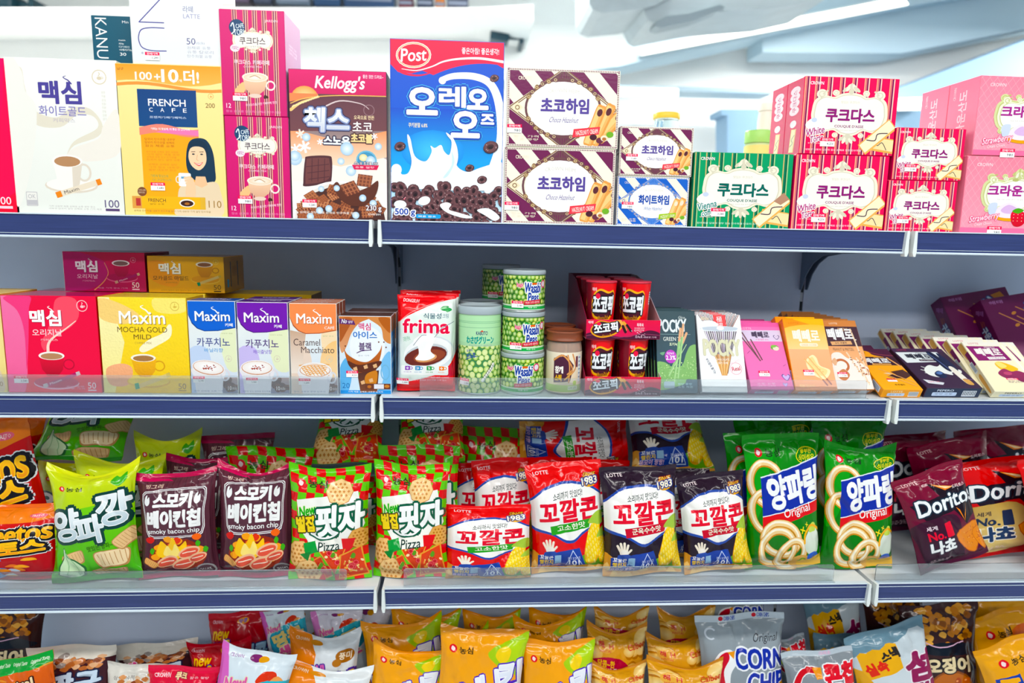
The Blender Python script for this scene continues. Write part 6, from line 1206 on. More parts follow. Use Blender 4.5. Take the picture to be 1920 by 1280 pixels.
# jars of sesame sticks
CLEARP = mat('jar_plastic', .08, 'f4e8da', trans=.7, ior=1.3)
def jar(label, cx, yb, wpx, Y, h, group):
    r = wpx/2/pxm(Y, cx, yb); c = unp(cx, yb, Y); t = thing('snack_jar', label, 'jar', group, loc=(c[0], Y+r, z2)); lh = .017
    q = MB(); q.lathe([(0, .0004), (r*.9, .0004), (r*.95, .003), (r*.95, h*.72), (r*.9, h-lh-.004), (r*.86, h-lh), (0, h-lh)], 'fff', 40); q.build('jar_body', CLEARP, t)
    q = MB()
    for k in range(15): an = math.radians(-100+k*14); q.lathe([(0, .006), (.0032, .006), (.0032, h-lh-.003), (0, h-lh-.003)], 'c9854a' if k % 2 else 'b8703a', 8, center=(r*.8*math.sin(an), -r*.8*math.cos(an), 0))
    q.build('sticks', PLAST, t)
    tube('printed_label', A_jar(), r*.957, r*.957, h*.64, -130, 130, t, CARTON, .004, 48)
    q = MB(); q.lathe([(0, h-lh), (r*1.0, h-lh), (r*1.0, h-lh+.002), (r*.97, h-lh+.003), (r*.97, h-.004), (r*1.0, h-.003), (r*1.0, h-.001), (r*.97, h), (r*.8, h), (r*.78, h-.002), (0, h-.002)], '8a4628', 40); q.build('lid', PLAST, t); t['dims'] = (2*r, h, 2*r); return t
hj = unp(1058, 618, YF+.03)[2]-z2
J = jar('jar of sesame sticks with brown screw lid beside the green cans', 1060, 741, 71, YF, hj, 'sesame stick jars')
dup(J, (J.location.x-.003, J.location.y+.07, z2), 'brown lidded jar of sesame sticks standing behind the front jar')
# display trays of chocolate stick cups
def tray(label, px, Y, zb, depth, hb):
    x0, x1, ytop, ybot = px; w = (unp(x1, ybot, Y)-unp(x0, ybot, Y))[0]; h = .0335; c = unp((x0+x1)/2, ybot, Y); t = thing('display_tray', label, 'tray', 'red display trays', loc=(c[0], Y, zb)); k = .0012
    a = A_pickpanel(); pm = carton_mesh(w, h, k, a, {'T': 'f0d8dc'}, bev=.0003); link(bpy.data.objects.new('front_panel', pm), t, CARTON)
    q = MB(); q.box((-w/2, k, 0), (w/2, depth, k), 'b8a8a8'); q.build('tray_floor', CARTON, t)
    for s in (-1, 1):
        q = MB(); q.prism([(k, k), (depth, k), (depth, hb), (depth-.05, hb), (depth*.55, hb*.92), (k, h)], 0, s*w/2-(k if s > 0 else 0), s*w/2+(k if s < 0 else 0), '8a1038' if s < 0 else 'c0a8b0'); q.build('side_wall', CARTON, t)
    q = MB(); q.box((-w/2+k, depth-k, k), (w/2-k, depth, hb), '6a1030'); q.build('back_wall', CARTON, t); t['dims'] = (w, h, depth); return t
acup = A_pickcup(); CUPH = .0975
def pcup(label, cx, Y, zb, rt, rot):
    c = unp(cx, 580, Y); t = thing('snack_cup', label, 'cup', 'red chocolate stick cups', loc=(c[0], Y, zb)); t.rotation_euler.z = math.radians(rot); rb = rt*.8
    q = MB(); q.lathe([(0, .003), (rb*.96, .003), (rb*.985, 0), (rb*.99, .0005), (rt*.988, CUPH-.002), (0, CUPH-.002)], 'c8102c', 44); q.build('cup_body', CARTON, t)
    tube('printed_label', acup, rb, rt, CUPH-.003, -150, 150, t, CARTON, .001, 56)
    q = MB(); q.lathe([(rt*.985, CUPH-.003), (rt*1.02, CUPH-.0035), (rt*1.035, CUPH-.002), (rt*1.02, CUPH-.0005), (rt*.97, CUPH), (0, CUPH)], 'd8344c', 44); q.build('lid', CARTON, t)
    t['dims'] = (2*rt, CUPH, 2*rt); return t
YT = YF+.0005; rt = .0264; zt1 = z2
tray('lower red display tray of chocolate stick cups', (1096, 1238, 706, 743), YT, zt1, .235, .098)
zc1 = zt1+.0014; zt2 = zc1+CUPH+.001
tray('upper red display tray of chocolate stick cups standing on the lower cups', (1099, 1238, 587, 622), YT+.001, zt2, .235, .1)
zc2 = zt2+.0014
cl = [('left front cup in the lower red tray', 1127, zc1, 2), ('right front cup in the lower red tray, lettering turned right', 1190, zc1, 20), ('left front cup in the upper red tray', 1126, zc2, -2), ('right front cup in the upper red tray, barcode showing', 1190, zc2, -28)]
for lab, cx, zc, ro in cl:
    c_ = pcup('red chocolate stick '+lab, cx, YT+.034, zc, rt, ro)
    for k in (1, 2): dup(c_, (c_.location.x, c_.location.y+.0585*k, zc), 'red chocolate stick cup, %s place behind the %s' % (('second', 'third')[k-1], lab.replace(', lettering turned right', '').replace(', barcode showing', '')))
# slim stick cartons leaning back in rows
def row(root, labels, step, dx=0., dz=0.):
    p = root.matrix_world.translation; step = root['pitch']
    for i, l in enumerate(labels): dup(root, (p.x+dx*(i+1), p.y+step*(i+1), p.z+dz*(i+1)), l)
ORD = ['second', 'third', 'fourth', 'fifth', 'sixth', 'seventh']
G1 = carton('stick_biscuit_box', 'dark green tea stick carton with pale green powder, front of its row', 'box', A_pockyg(), (1233, 583, 1309, 738), YF+.004, z2, .014, {'L': '0a2a32', 'T': '1a4a50', 'R': '0a2a32', 'B': '0a2a32'}, 'dark green tea stick cartons', lean=.045, st=None)
row(G1, ['dark green tea stick carton, %s in its row' % ORD[i] for i in range(4)], .0165, dx=-.0015)
G2 = carton('stick_biscuit_box', 'white stick carton with chocolate sticks in a glass and red band', 'box', A_pockyx(), (1316, 593, 1402, 739), YF+.004, z2, .016, {'L': 'c8ccd8', 'T': '6a2030', 'R': 'd8dce0', 'B': 'c8ccd4'}, 'white stick cartons with red band', lean=.06)
row(G2, ['white stick carton with red band, %s in its row' % ORD[i] for i in range(4)], .0185)
G3 = carton('stick_biscuit_box', 'pink stick carton with lilac hearts, front of its row', 'box', A_peppink(), (1408, 611, 1489, 737), YF+.004, z2, .02, {'L': 'd85a98', 'T': 'd0508e', 'R': 'd85a98', 'B': A_pepbot('c868a0', '빼빼로', '4a3060')}, 'pink stick cartons', lean=.085, st=[(30, 117)], stw=20)
row(G3, ['pink stick carton, %s in its row' % ORD[i] for i in range(2)], .023, dx=-.002)
G4 = carton('stick_biscuit_box', 'glossy pale orange stick carton, front of its row', 'box', A_pepor(), (1491, 601, 1571, 736), YF+.004, z2, .021, {'L': A_pepend('f08a2a'), 'T': 'f07a1c', 'R': 'e88030', 'B': A_pepbot('e8905a')}, 'orange stick cartons', lean=.075, m=WRAP, st=[(31, 115)], stw=20)
row(G4, ['orange stick carton, second in its row'], .024, dx=-.003)
G5 = carton('stick_biscuit_box', 'brown stick carton with nut covered sticks, front of its row', 'box', A_pepnut(), (1568, 605, 1640, 735), YF+.012, z2, .019, {'L': 'b87040', 'T': 'c07a48', 'R': 'c88a5a', 'B': A_pepbot('b87a4c')}, 'brown nut stick cartons', lean=.085, st=[(20, 120)], stw=20)
row(G5, ['brown nut stick carton, %s in its row' % ORD[i] for i in range(6)], .0215, dx=-.001)
G6 = carton('stick_biscuit_box', 'yellow and dark stick carton with chocolate bar, front of its row', 'box', A_pepyel(), (1657, 652, 1732, 728), .008, z2, .018, {'L': A_pepend('e89a10'), 'T': '4a1a38', 'R': 'e09a10', 'B': A_pepbot('f0a41c')}, 'yellow stick cartons', lean=.118)
row(G6, ['yellow stick carton with dark top, %s in its row' % ORD[i] for i in range(2)], .026, dx=-.006)
G7 = carton('stick_biscuit_box', 'black and white stick carton with cream splash', 'box', A_pepblk(), (1738, 657, 1843, 731), .010, z2, .021, {'L': '2a1830', 'T': '4a2c50', 'R': '2a1830', 'B': A_pepbot('1c2c48', 'PEPERO', 'd8e4f0')}, lean=.12)
G8 = carton('stick_biscuit_box', 'cream and plum stick carton with sweet potato, front of its row', 'box', A_pepcrm(), (1866, 641, 1970, 734), .008, z2, .0175, {'L': A_crmend(), 'T': 'efe9d8', 'R': 'e8dcb8', 'B': A_pepbot('f0e8c8', 'PEPERO', '3a3040')}, 'cream and plum stick cartons', lean=.1)
row(G8, ['cream and plum stick carton, %s in its row' % ORD[i] for i in range(6)], .0275, dx=-.0085)
ag, ags = A_gogu(), A_goguside()
G9 = carton('stick_biscuit_box', 'large plum roasted sweet potato carton, left of the two at the back', 'box', ag, (1812, 562, 1950, 690), .225, z2, .04, {'L': ags, 'T': '541040', 'R': '541040', 'B': '541040'}, 'large plum cartons', lean=.085, w=.15, roll=-10)
dup(G9, (G9.matrix_world.translation.x+.052, G9.matrix_world.translation.y-.053, G9.matrix_world.translation.z), 'large plum roasted sweet potato carton, right of the two at the back')
# ================================================================ artwork of the snack bags (canvas 150 x 220)
def newbag(c, c2=None): return Art(0, 0, 150, 220, c, c2)
def nongshim(a, x, y, r=6, ink='2a2a1c', w=34):
    a.e(x, y, r, r, 'd8122f'); a.b([(x-r*.2, y-r*.6), (x+r*.5, y-r*.1), (x+r*.1, y+r*.6), (x-r*.5, y+r*.2)], 'f6dede'); a.t('농심', x+r*1.6, y-r*.8, x+r*1.6+w, y+r*.9, ink, b=.03)
def chip(a, x, y, w, h, rot, c='e2bf8e', d='b98a58', ribs=7):
    ca, sa = math.cos(math.radians(rot)), math.sin(math.radians(rot)); R = lambda u, v: (x+(u*w*ca+v*h*sa)/2, y+(-u*w*sa+v*h*ca)/2)
    a.b([R(-1, -.8), R(-.3, -1), R(.5, -.9), R(1, -.7), R(.9, .3), R(.6, 1), R(-.2, .9), R(-.9, .8)], d); a.b([R(-.94, -.74), R(-.3, -.92), R(.5, -.84), R(.92, -.64), R(.84, .2), R(.5, .84), R(-.2, .74), R(-.84, .64)], c)
    for k in range(ribs): t = -.8+1.6*k/(ribs-1); a.l([R(t, -.7), R(t*.9, .6)], w*.018, d, caps=False)
def waffle(a, x, y, r, c='e9b878', d='b97a3c', k=6, rot=0):
    P = [(x+r*math.cos(math.radians(i*360/k+rot)), y+r*math.sin(math.radians(i*360/k+rot))) for i in range(k)]; a.p(P, d); a.p([(x+(px-x)*.95, y+(py-y)*.95-.3) for px, py in P], c)
    n = 5
    for i in range(-n, n+1):
        for j in range(-n, n+1):
            px, py = x+i*r*.32+(j % 2)*r*.16, y+j*r*.28
            if (px-x)**2+(py-y)**2 < (r*.78)**2: a.p([(px-r*.11, py), (px, py-r*.11), (px+r*.11, py), (px, py+r*.11)], d)
def pizza(a, P, seed, n=16):
    a.p(P, 'e2a04e'); P = np.array(P, float); c = P.mean(0); Q = c+(P-c)*.9; a.p(Q, 'd8482c'); rnd = random.Random(seed)
    for i in range(n*3):
        w = np.array([rnd.random()**.8 for _ in P]); w /= w.sum(); x, y = w@Q; a.e(x, y, rnd.uniform(2, 4), rnd.uniform(1.4, 3), rnd.choice(['f0cf86', 'f6e2b0', 'e9a858', 'c8381f']), rot=rnd.uniform(0, 180), n=7)
    for i in range(max(2, n//5)):
        w = np.array([rnd.random() for _ in P]); w /= w.sum(); x, y = w@Q; a.e(x, y, 6, 5.4, 'c41c2c', n=12); a.ring(x, y, 4.4, 4, 1.2, 'e8686c', n=10)
    for i in range(2):
        w = np.array([rnd.random() for _ in P]); w /= w.sum(); x, y = w@Q; a.b([(x-5, y+3), (x, y-5), (x+4, y-2), (x+1, y+5)], '5f9a2c')
def cob(a, x, y, w, h, rot):
    ca, sa = math.cos(math.radians(rot)), math.sin(math.radians(rot)); R = lambda u, v: (x+(u*w*ca+v*h*sa)/2, y+(-u*w*sa+v*h*ca)/2)
    a.b([R(-1, .6), R(-1.3, 1), R(0, 1.15), R(1.3, 1), R(1.1, -.2), R(.9, .6)], '6fae2c'); a.b([R(-1, -.2), R(-.7, -.8), R(0, -1), R(.7, -.8), R(1, -.2), R(1, .6), R(.5, 1), R(-.5, 1), R(-1, .6)], 'e8a818')
    for i in range(-3, 4):
        for j in range(-7, 8):
            u, v = i*.27, j*.125
            if abs(u) < .95*math.sqrt(max(0, 1-v*v*.8)): a.e(*R(u, v), w*.062, h*.055, 'f8d84a' if (i+j) % 3 else 'fbe680', n=7)
    a.b([R(-1.2, -.9), R(-.4, -1.4), R(.6, -1.5), R(1.2, -1), R(.4, -.86), R(-.3, -.9)], 'a8c85a')
def B_onion():
    a = newbag('d6de22', '62bc1c'); a.p([(0, 92), (150, 70), (150, 220), (0, 220)], '7fcb24', '4fae1c'); a.b([(0, 100), (40, 112), (90, 92), (150, 60), (150, 90), (100, 120), (40, 132), (0, 124)], '9bd82c')
    a.r(0, 0, 150, 12, 'dfe42c'); nongshim(a, 26, 46, 6, '33401c', 28); a.b([(112, 34), (118, 20), (126, 26), (134, 18), (138, 34), (126, 46)], '4fae2c')
    for t, r in (('양', (10, 84, 62, 140)), ('파', (54, 96, 104, 146)), ('깡', (92, 58, 148, 116))):
        a.t(t, *r, 'eef3f4', b=.02, o=[(6, '173f38')], st=2.6, rot=8)
    for t, r in (('양', (10, 84, 62, 140)), ('파', (54, 96, 104, 146)), ('깡', (92, 58, 148, 116))): a.t(t, *r, 'f2f6f8', b=.02, st=2.2, rot=8, c2='b8ccd4')
    a.t('맛있는 양파~', 70, 148, 118, 158, '3a6a1c', rot=10, b=.01); chip(a, 44, 174, 40, 26, 20); chip(a, 112, 176, 62, 34, 8, 'edd6ae'); chip(a, 138, 142, 40, 26, 40); chip(a, 100, 204, 60, 16, 4)
    a.b([(28, 152), (34, 168), (48, 178), (62, 192), (58, 208), (40, 214), (20, 206), (16, 190), (24, 174)], '2f6a3a'); a.b([(28, 154), (33, 170), (46, 180), (59, 193), (55, 206), (40, 211), (22, 204), (19, 190), (26, 174)], 'cfe8c0'); a.s([(29, 160), (34, 186), (32, 208)], 1.4, '9cc896'); a.s([(30, 162), (46, 188), (48, 208)], 1.4, '9cc896'); a.r(0, 210, 150, 220, '2f8a2c'); return a
def B_bacon():
    a = newbag('5c2c38', '42202c')
    for k in range(13): a.r(k*12, 0, k*12+.7, 220, '3a1822'); a.r(k*12+4, 0, k*12+4.4, 220, '6f3a44')
    a.r(0, 0, 150, 11, 'b8184e'); a.p([(0, 9), (60, 13), (70, 18), (0, 16)], 'c81c58'); a.t('빙그레', 22, 23, 54, 32, 'e8c8b8', b=.01, sh=.2)
    fr = [(14, 44), (40, 36), (80, 33), (120, 35), (138, 40), (136, 80), (132, 128), (100, 134), (60, 134), (24, 130), (18, 90)]
    for k, c in ((0, 'eef0f0'), (1.6, '5c2c38'), (3.2, 'eef0f0'), (4.6, '55303c')): a.b([(75+(x-75)*(1-k*.012), 84+(y-84)*(1-k*.018)) for x, y in fr], c, n=3)
    a.t('스모키', 38, 44, 112, 74, 'f4f5f4', b=.02, st=2, sh=.04); a.t('베이컨칩', 24, 78, 128, 112, 'f4f5f4', b=.02, st=2, sh=.04); a.t('smoky bacon chip', 24, 115, 126, 127, 'f4f5f4', b=.02)
    for x in (24, 122): a.b([(x-5, 62), (x-3, 50), (x+1, 46), (x+1, 54), (x+5, 50), (x+6, 62), (x, 68)], 'f0f2f2')
    a.e(80, 170, 56, 34, '8a2c1c'); rnd = random.Random(3)
    for i in range(34): x, y = 75+rnd.gauss(0, 24), 168+rnd.gauss(0, 14); a.b([(x-9, y-3), (x+2, y-7), (x+9, y-1), (x+3, y+6), (x-6, y+4)], rnd.choice(['d8402c', 'e86a34', 'c82c28', 'f0a03a', 'e8843c']))
    a.b([(40, 168), (48, 140), (62, 150), (74, 132), (84, 152), (98, 142), (96, 168), (70, 178)], 'f4c43a'); a.b([(52, 168), (60, 150), (70, 160), (78, 146), (86, 166), (70, 174)], 'f8e08a')
    for x, y, w in ((60, 182, 22), (90, 188, 24), (104, 164, 22), (118, 176, 18)): a.e(x, y, w, w*.5, 'e8b894', rot=18); a.e(x, y+1, w*.86, w*.36, 'd85a48', rot=18); a.l([(x-w*.6, y+2), (x+w*.6, y-2)], 2, 'f4dcc8', caps=False)
    for x, y in ((30, 160), (122, 148), (134, 162)): a.b([(x-4, y), (x, y-7), (x+5, y-2), (x+1, y+6)], '4fa838')
    chip(a, 28, 184, 30, 14, -30, 'e8b070', 'b87038'); a.e(128, 204, 18, 13, '8a8a8a'); a.e(128, 204, 15, 10, '4a3038'); a.t('SMOKE', 118, 200, 138, 207, 'd8d8d8', res=1); a.r(0, 210, 150, 220, 'a8184a'); return a
def B_pizza():
    a = newbag('54b82a')
    for i in range(9):
        for j in range(13):
            a.p([(i*17+3*math.sin(j), j*17), (i*17+17+3*math.sin(j), j*17+2), (i*17+17+3*math.sin(j+1), j*17+19), (i*17+3*math.sin(j+1), j*17+17)], 'd8222a' if (i+j) % 2 else '6fc82c')
    nongshim(a, 24, 34, 9, '2a3a1c', 36)
    a.p([(14, 66), (132, 50), (146, 112), (128, 140), (40, 146), (22, 120)], 'f3f3ec'); waffle(a, 98, 50, 26, 'f2cf98', 'c98a4e', 8)
    a.t('New', 20, 76, 52, 94, '3fae3a', b=.02, o=[(1.6, 'e8f4c8')], st=.8, rot=14, sh=.2)
    a.t('벌집', 14, 96, 50, 124, 'f4d81e', b=.03, o=[(2.4, '4a3a10')], st=1.4, rot=5); a.t('핏자', 54, 74, 144, 128, 'f8faf8', b=.02, o=[(4.4, '1c5a40')], st=2.6, rot=6, sh=.1); a.s([(42, 128), (62, 136), (84, 134), (98, 124)], 6, '1c5a40'); a.s([(44, 127), (62, 134), (84, 132), (97, 123)], 3.2, 'f8faf8')
    waffle(a, 20, 166, 26, 'edc083', 'c07f42', 8, 20); waffle(a, 136, 136, 20, 'dda860', 'b06f30', 8, 10); waffle(a, 38, 202, 27, 'f0c88e', 'c4864a', 8, 5)
    pizza(a, [(54, 152), (116, 144), (88, 204)], 3); pizza(a, [(100, 166), (140, 150), (146, 212), (92, 218)], 8, 22); pizza(a, [(48, 176), (62, 168), (82, 212), (70, 218)], 5, 10)
    a.p([(28, 146), (52, 140), (58, 160), (34, 168)], '1f9a48'); a.p([(22, 166), (44, 160), (38, 178)], '17803a'); a.p([(52, 141), (104, 134), (106, 154), (58, 160)], 'f4f3ea'); a.p([(104, 134), (130, 134), (122, 156), (106, 154)], 'd8222c'); a.t('Pizza', 58, 141, 100, 158, '1f3a34', b=.02, sh=.15, rot=6); return a
def B_corn(dark=False):
    c, c2 = ('281828', '1c1020') if dark else ('e0142a', 'd81228'); a = newbag(c, c2)
    a.b([(-14, 84), (26, 46), (75, 34), (124, 44), (164, 80), (166, 118), (112, 136), (76, 156), (38, 136), (-14, 120)], '2a4aa0'); a.b([(-14, 88), (26, 51), (75, 39), (124, 49), (164, 84), (166, 112), (112, 131), (76, 150), (38, 131), (-14, 114)], 'f5f4f0'); 
    a.e(124, 36, 17, 13, 'd8a030'); a.t('SINCE', 112, 22, 136, 30, 'f4d060', b=.02, res=1, o=[(1.4, '8a2010')]); a.t('1983', 108, 30, 140, 44, 'f8f0d8', b=.03, o=[(2, '2a3a80')], rot=6)
    a.t('LOTTE', 14, 14, 44, 20, 'f4e4e6', b=.03, res=2); a.t('소리까지 맛있다!', 46, 52, 108, 66, '2a3a3a', b=.015, rot=5, sh=.15)
    a.t('꼬깔콘', 16, 68, 140, 112, 'd81838', b=.016, st=1.5, sh=.03, rot=2)
    a.p([(36, 118), (122, 110), (118, 128), (38, 136)], '3fa03a' if not dark else 'c01c34'); a.t('고소한맛' if not dark else '군옥수수맛', 50, 116, 110, 128, 'f0f4e0', b=.02, rot=4)
    a.b([(0, 210), (0, 170), (30, 190), (60, 196), (100, 200), (150, 180), (150, 224), (0, 224)], 'd89a4a'); rnd = random.Random(4)
    for i in range(26): x, y = rnd.uniform(4, 146), rnd.uniform(190, 216); a.p([(x-10, y+6), (x, y-9), (x+10, y+6)], rnd.choice(['e8b060', 'd8944a', 'f0c47c', 'c88444']))
    cob(a, 124, 160, 30, 86, -14); cob(a, 144, 178, 22, 60, -4)
    a.p([(10, 178), (56, 170), (94, 166), (104, 206), (60, 210), (12, 206)], '1f3f9c'); a.t('꼬깔콘', 14, 176, 40, 186, 'f4f4ee', b=.03, res=2); a.t('챌린지', 14, 187, 40, 197, 'f4d040', b=.03, res=2); a.t('응모이 팡팡!', 12, 199, 56, 207, 'f0c8e0', b=.03, res=2); a.r(43, 178, 56, 196, '9cc0dc')
    for q in ([(80, 170), (66, 204)], [(80, 170), (98, 204)], [(66, 204), (98, 204)]): a.l(q, 1.4, 'c8d8f0')
    a.t('PRO X DUCE', 70, 184, 94, 190, 'e0e8f8', res=1, b=.02); a.t('101', 72, 191, 92, 202, 'f0f4fa', b=.03); 
    for q in ([(27, 164), (21, 152)], [(30, 162), (27, 147)], [(34, 162), (34, 146)], [(38, 163), (41, 150)], [(40, 167), (47, 160)]): a.l(q, 4.6, 'f4ead8')
    a.e(34, 166, 8.5, 7, 'f6efe4'); a.b([(24, 171), (43, 169), (45, 177), (25, 179)], '2a4aa0')
    return a
def B_ring():
    a = newbag('1f8a2a', '167020'); a.b([(0, 0), (60, 0), (40, 60), (20, 120), (0, 140)], '2a9c34'); nongshim(a, 26, 28, 7, '1a3a1c', 30)
    a.e(120, 34, 24, 13, 'e8d838'); a.e(120, 34, 22.4, 11.6, '1f7a28'); a.t('풍부한', 108, 24, 132, 31, 'f0e050', b=.02, res=2); a.t('식이섬유', 102, 32, 138, 43, 'f4e858', b=.02, res=2)
    def rg(x, y, rx, ry, rot=0, w=9): a.ring(x, y+1, rx, ry, w+3, 'c98a3c', rot=rot, n=30); a.ring(x, y, rx, ry, w, 'eed09a', rot=rot, n=30); a.ring(x-.8, y-1.4, rx, ry, w*.34, 'fbf4e0', rot=rot, n=30)
    rg(36, 76, 30, 34, 20); rg(30, 120, 24, 32, 10)
    a.p([(24, 66), (150, 36), (150, 104), (24, 128)], '1a2f9c'); a.p([(24, 128), (150, 104), (150, 122), (24, 148)], 'd8202c'); a.l([(24, 66), (150, 36)], 2, 'e8eef4', caps=False); a.l([(24, 128), (150, 104)], 1.6, 'e8eef4', caps=False)
    a.t('양파링', 36, 58, 146, 110, 'f6f8f8', b=.018, st=2.4, rot=9); a.t('Original', 66, 112, 124, 130, 'f4f4f0', b=.015, rot=9)
    rg(62, 164, 36, 26, -12, 10); rg(56, 180, 32, 30, 20, 10); rg(84, 192, 28, 22, 40, 10); a.e(104, 206, 22, 12, 'd8a860'); a.e(106, 205, 9, 6, '7aa030'); a.e(107, 205, 4.5, 3.4, 'f4d030')
    a.b([(128, 148), (138, 152), (146, 168), (140, 190), (124, 196), (112, 184), (112, 166), (120, 154)], 'e9efe4', 'cfdcc8'); a.b([(120, 156), (128, 142), (136, 144), (136, 156)], 'c8dc6a'); a.s([(110, 174), (112, 158), (128, 146), (144, 154)], 4, 'f0b41c'); a.b([(118, 194), (138, 192), (142, 214), (118, 214)], '2a5ac0')
    a.p([(96, 206), (150, 196), (150, 216), (100, 218)], 'e0b458'); star(a, 106, 152, 6, 'f4e040', 4); star(a, 116, 144, 4, 'f4e040', 4); return a
def B_dorito(dark=False):
    a = newbag('7c1030' if dark else 'd8141e', '480a2c' if dark else 'b01020'); a.p([(60, 26), (150, 60), (150, 110), (116, 134)], '1c0c18'); a.p([(68, 30), (112, 46), (90, 48)], 'e8862c'); a.p([(74, 33), (108, 46), (92, 45)], 'f4d8a8'); a.t('LOTTE', 16, 14, 44, 20, 'f4c8c8', b=.03, res=2)
    a.p([(10, 62), (146, 50), (146, 92), (30, 100)], '1c0f1c'); a.t('Doritos', 20, 54, 152, 88, 'eef2f4', b=.02, o=[(3, '1a2a3a')], st=1.8, sh=.1, rot=2); a.t('도리토스', 108, 44, 138, 51, 'f0e0e0', res=2)
    a.p([(98, 88), (128, 84), (116, 128)], '1c0c18'); a.p([(102, 90), (109, 114), (113, 126), (108, 98)], 'e8862c'); a.p([(128, 86), (116, 112), (113, 127), (122, 100)], 'f09a3c')
    g = '3a1028' if dark else 'c0a05c'; a.b([(8, 106), (90, 102), (100, 150), (86, 206), (20, 204), (4, 150)], g, '2c0c24' if dark else 'e0c888')
    a.t('세계', 24, 114, 46, 124, 'e8d8e0' if dark else '3a2c30', b=.02, res=2); a.t('No.', 24, 128, 58, 146, 'd8203c' if dark else '1f2f4c', b=.025, st=.8); a.t('1', 64, 116, 78, 146, 'd8203c' if dark else '1f2f4c', b=.02, st=2.4); a.t('나쵸', 24, 150, 78, 180, 'eef0f0' if dark else '22385c', b=.02, o=[(2, '2a2a3c' if dark else 'eae6d8')], st=1.8)
    rnd = random.Random(5)
    for P in ([(84, 150), (146, 136), (118, 206)], [(124, 160), (154, 150), (144, 210)]):
        P = np.array(P, float); a.b(P, 'b85a20', n=4); c = P.mean(0); a.b(c+(P-c)*.94, 'e08a3a', n=4)
        for i in range(30):
            w = np.array([rnd.random() for _ in P]); w /= w.sum(); x, y = w@(c+(P-c)*.85); a.e(x, y, 1.3, 1, rnd.choice(['f0b468', 'c8541c', 'a83c14']), n=5)
    a.tiny(20, 192, 70, 204, 'e8c8d0', 3); return a
def B_cheeto(dark=False):
    a = newbag('d8141a', '9c0c24'); a.p([(0, 0), (150, 0), (150, 40), (110, 52), (40, 56), (0, 44)], 'f07a14', 'f08a20'); a.r(0, 0, 150, 12, 'e86c10')
    a.e(118, 34, 14, 6, 'e86a80'); a.t('FRITO', 109, 31, 127, 37, 'fbe8e0', b=.02, res=1)
    for t, r, ro in (('Cheetos', (2, 60, 142, 108), 8), ('치토스', (26, 104, 134, 144), 8)):
        a.t(t, *r, 'f4b62a', b=.02, o=[(8, 'e8eef0'), (6, '141018')], st=2.8, rot=ro, sh=.12); a.t(t, *r, 'f8c83a', b=.02, st=2.2, rot=ro, sh=.12, c2='e8861c')
    rnd = random.Random(7)
    for i in range(20): x, y = rnd.uniform(10, 140), rnd.uniform(150, 210); a.b([(x-12, y+2), (x-4, y-5), (x+6, y-4), (x+12, y+3), (x+2, y+4)], rnd.choice(['f0922c', 'e87a1c', 'f4ac4a', 'c8d4e0', '5a8ac0', 'e8e4dc']))
    a.b([(0, 190), (40, 180), (70, 200), (40, 222), (0, 222)], '4a78b8'); a.e(34, 204, 16, 8, 'c8d8e8'); return a
def B_jjang():
    a = newbag('e3dccf', 'd8d0c0'); a.p([(0, 34), (150, 26), (150, 120), (0, 140)], '3a1a20', '4a2228'); rnd = random.Random(3)
    for i in range(40): x, y = rnd.uniform(20, 130), 34+rnd.gauss(0, 6); a.b([(x-8, y), (x, y-5), (x+8, y-1), (x+2, y+5)], rnd.choice(['b86a3c', 'd08a58', '8a4a2c', 'e0b088', 'a0948c']))
    a.t('삼양', 8, 42, 40, 58, 'e84a90', b=.02, o=[(1.6, 'f6e0ea')], st=.6, rot=6); a.t('짱구', 44, 52, 132, 96, 'cfe0f0', b=.02, o=[(3, '1a2040')], st=2.6, rot=6, sh=.1); a.t('못말리는', 10, 90, 60, 110, 'e8e4e8', b=.02, rot=6); a.b([(30, 150), (80, 130), (130, 150), (120, 200), (40, 206)], 'c88a58'); return a
def B_caramel():
    a = newbag('b81226', 'a00e30'); a.r(0, 0, 150, 12, 'c81a30'); a.t('CROWN', 12, 15, 40, 21, 'f0c8d0', b=.03, res=1); a.e(90, 20, 14, 6, 'f0a030'); a.t('땅콩', 80, 16, 100, 24, '3a5ac0', b=.02, res=1)
    a.t('new', 14, 36, 56, 54, 'f4c82c', b=.03, sh=.2, st=.8); a.p([(18, 98), (150, 84), (150, 170), (26, 190)], '2a2f9c', '5a2a8c')
    a.t('카', 10, 56, 60, 130, 'f4cf2a', b=.02, o=[(3, '3a2a8c')], st=3.4, sh=.12); a.t('라멜콘', 62, 70, 148, 106, 'a8d4f0', b=.02, o=[(2.6, '20306c')], st=2, sh=.1); a.t('과 땅콩', 60, 112, 146, 152, 'f4cf2a', b=.02, o=[(2.6, '3a2a8c')], st=2, sh=.1); a.b([(20, 200), (60, 180), (110, 190), (150, 180), (150, 222), (20, 222)], 'd89a4a'); return a
def B_ttang(pink='d86ac0', white='dfeaf0'):
    a = newbag(white, 'cfe0ec'); a.p([(0, 0), (14, 0), (26, 60), (0, 140)], pink); a.t('CROWN', 22, 14, 48, 20, 'a878b0', b=.03, res=1); a.e(72, 17, 12, 6, '7a2a6a'); a.e(88, 18, 10, 5, 'e0a040')
    a.b([(84, 60), (96, 40), (120, 38), (124, 54), (104, 66)], 'd8402c'); a.b([(110, 60), (126, 44), (140, 56), (130, 74), (112, 74)], 'e8a060'); a.b([(30, 90), (150, 54), (150, 140), (40, 170)], '4ab8c8', '3a9ac0')
    a.t('New!', 20, 60, 66, 82, 'e060a8', b=.03, o=[(2, 'e8d8b8')], st=1, rot=12, sh=.2); a.t('땅콩', 36, 84, 142, 138, 'e9d48a', b=.02, o=[(4.4, '2a9ab0'), ], st=3.4, rot=14); a.t('샌드', 50, 140, 140, 180, 'e860a0', b=.02, o=[(4, 'f0e4c8')], st=3, rot=12); return a
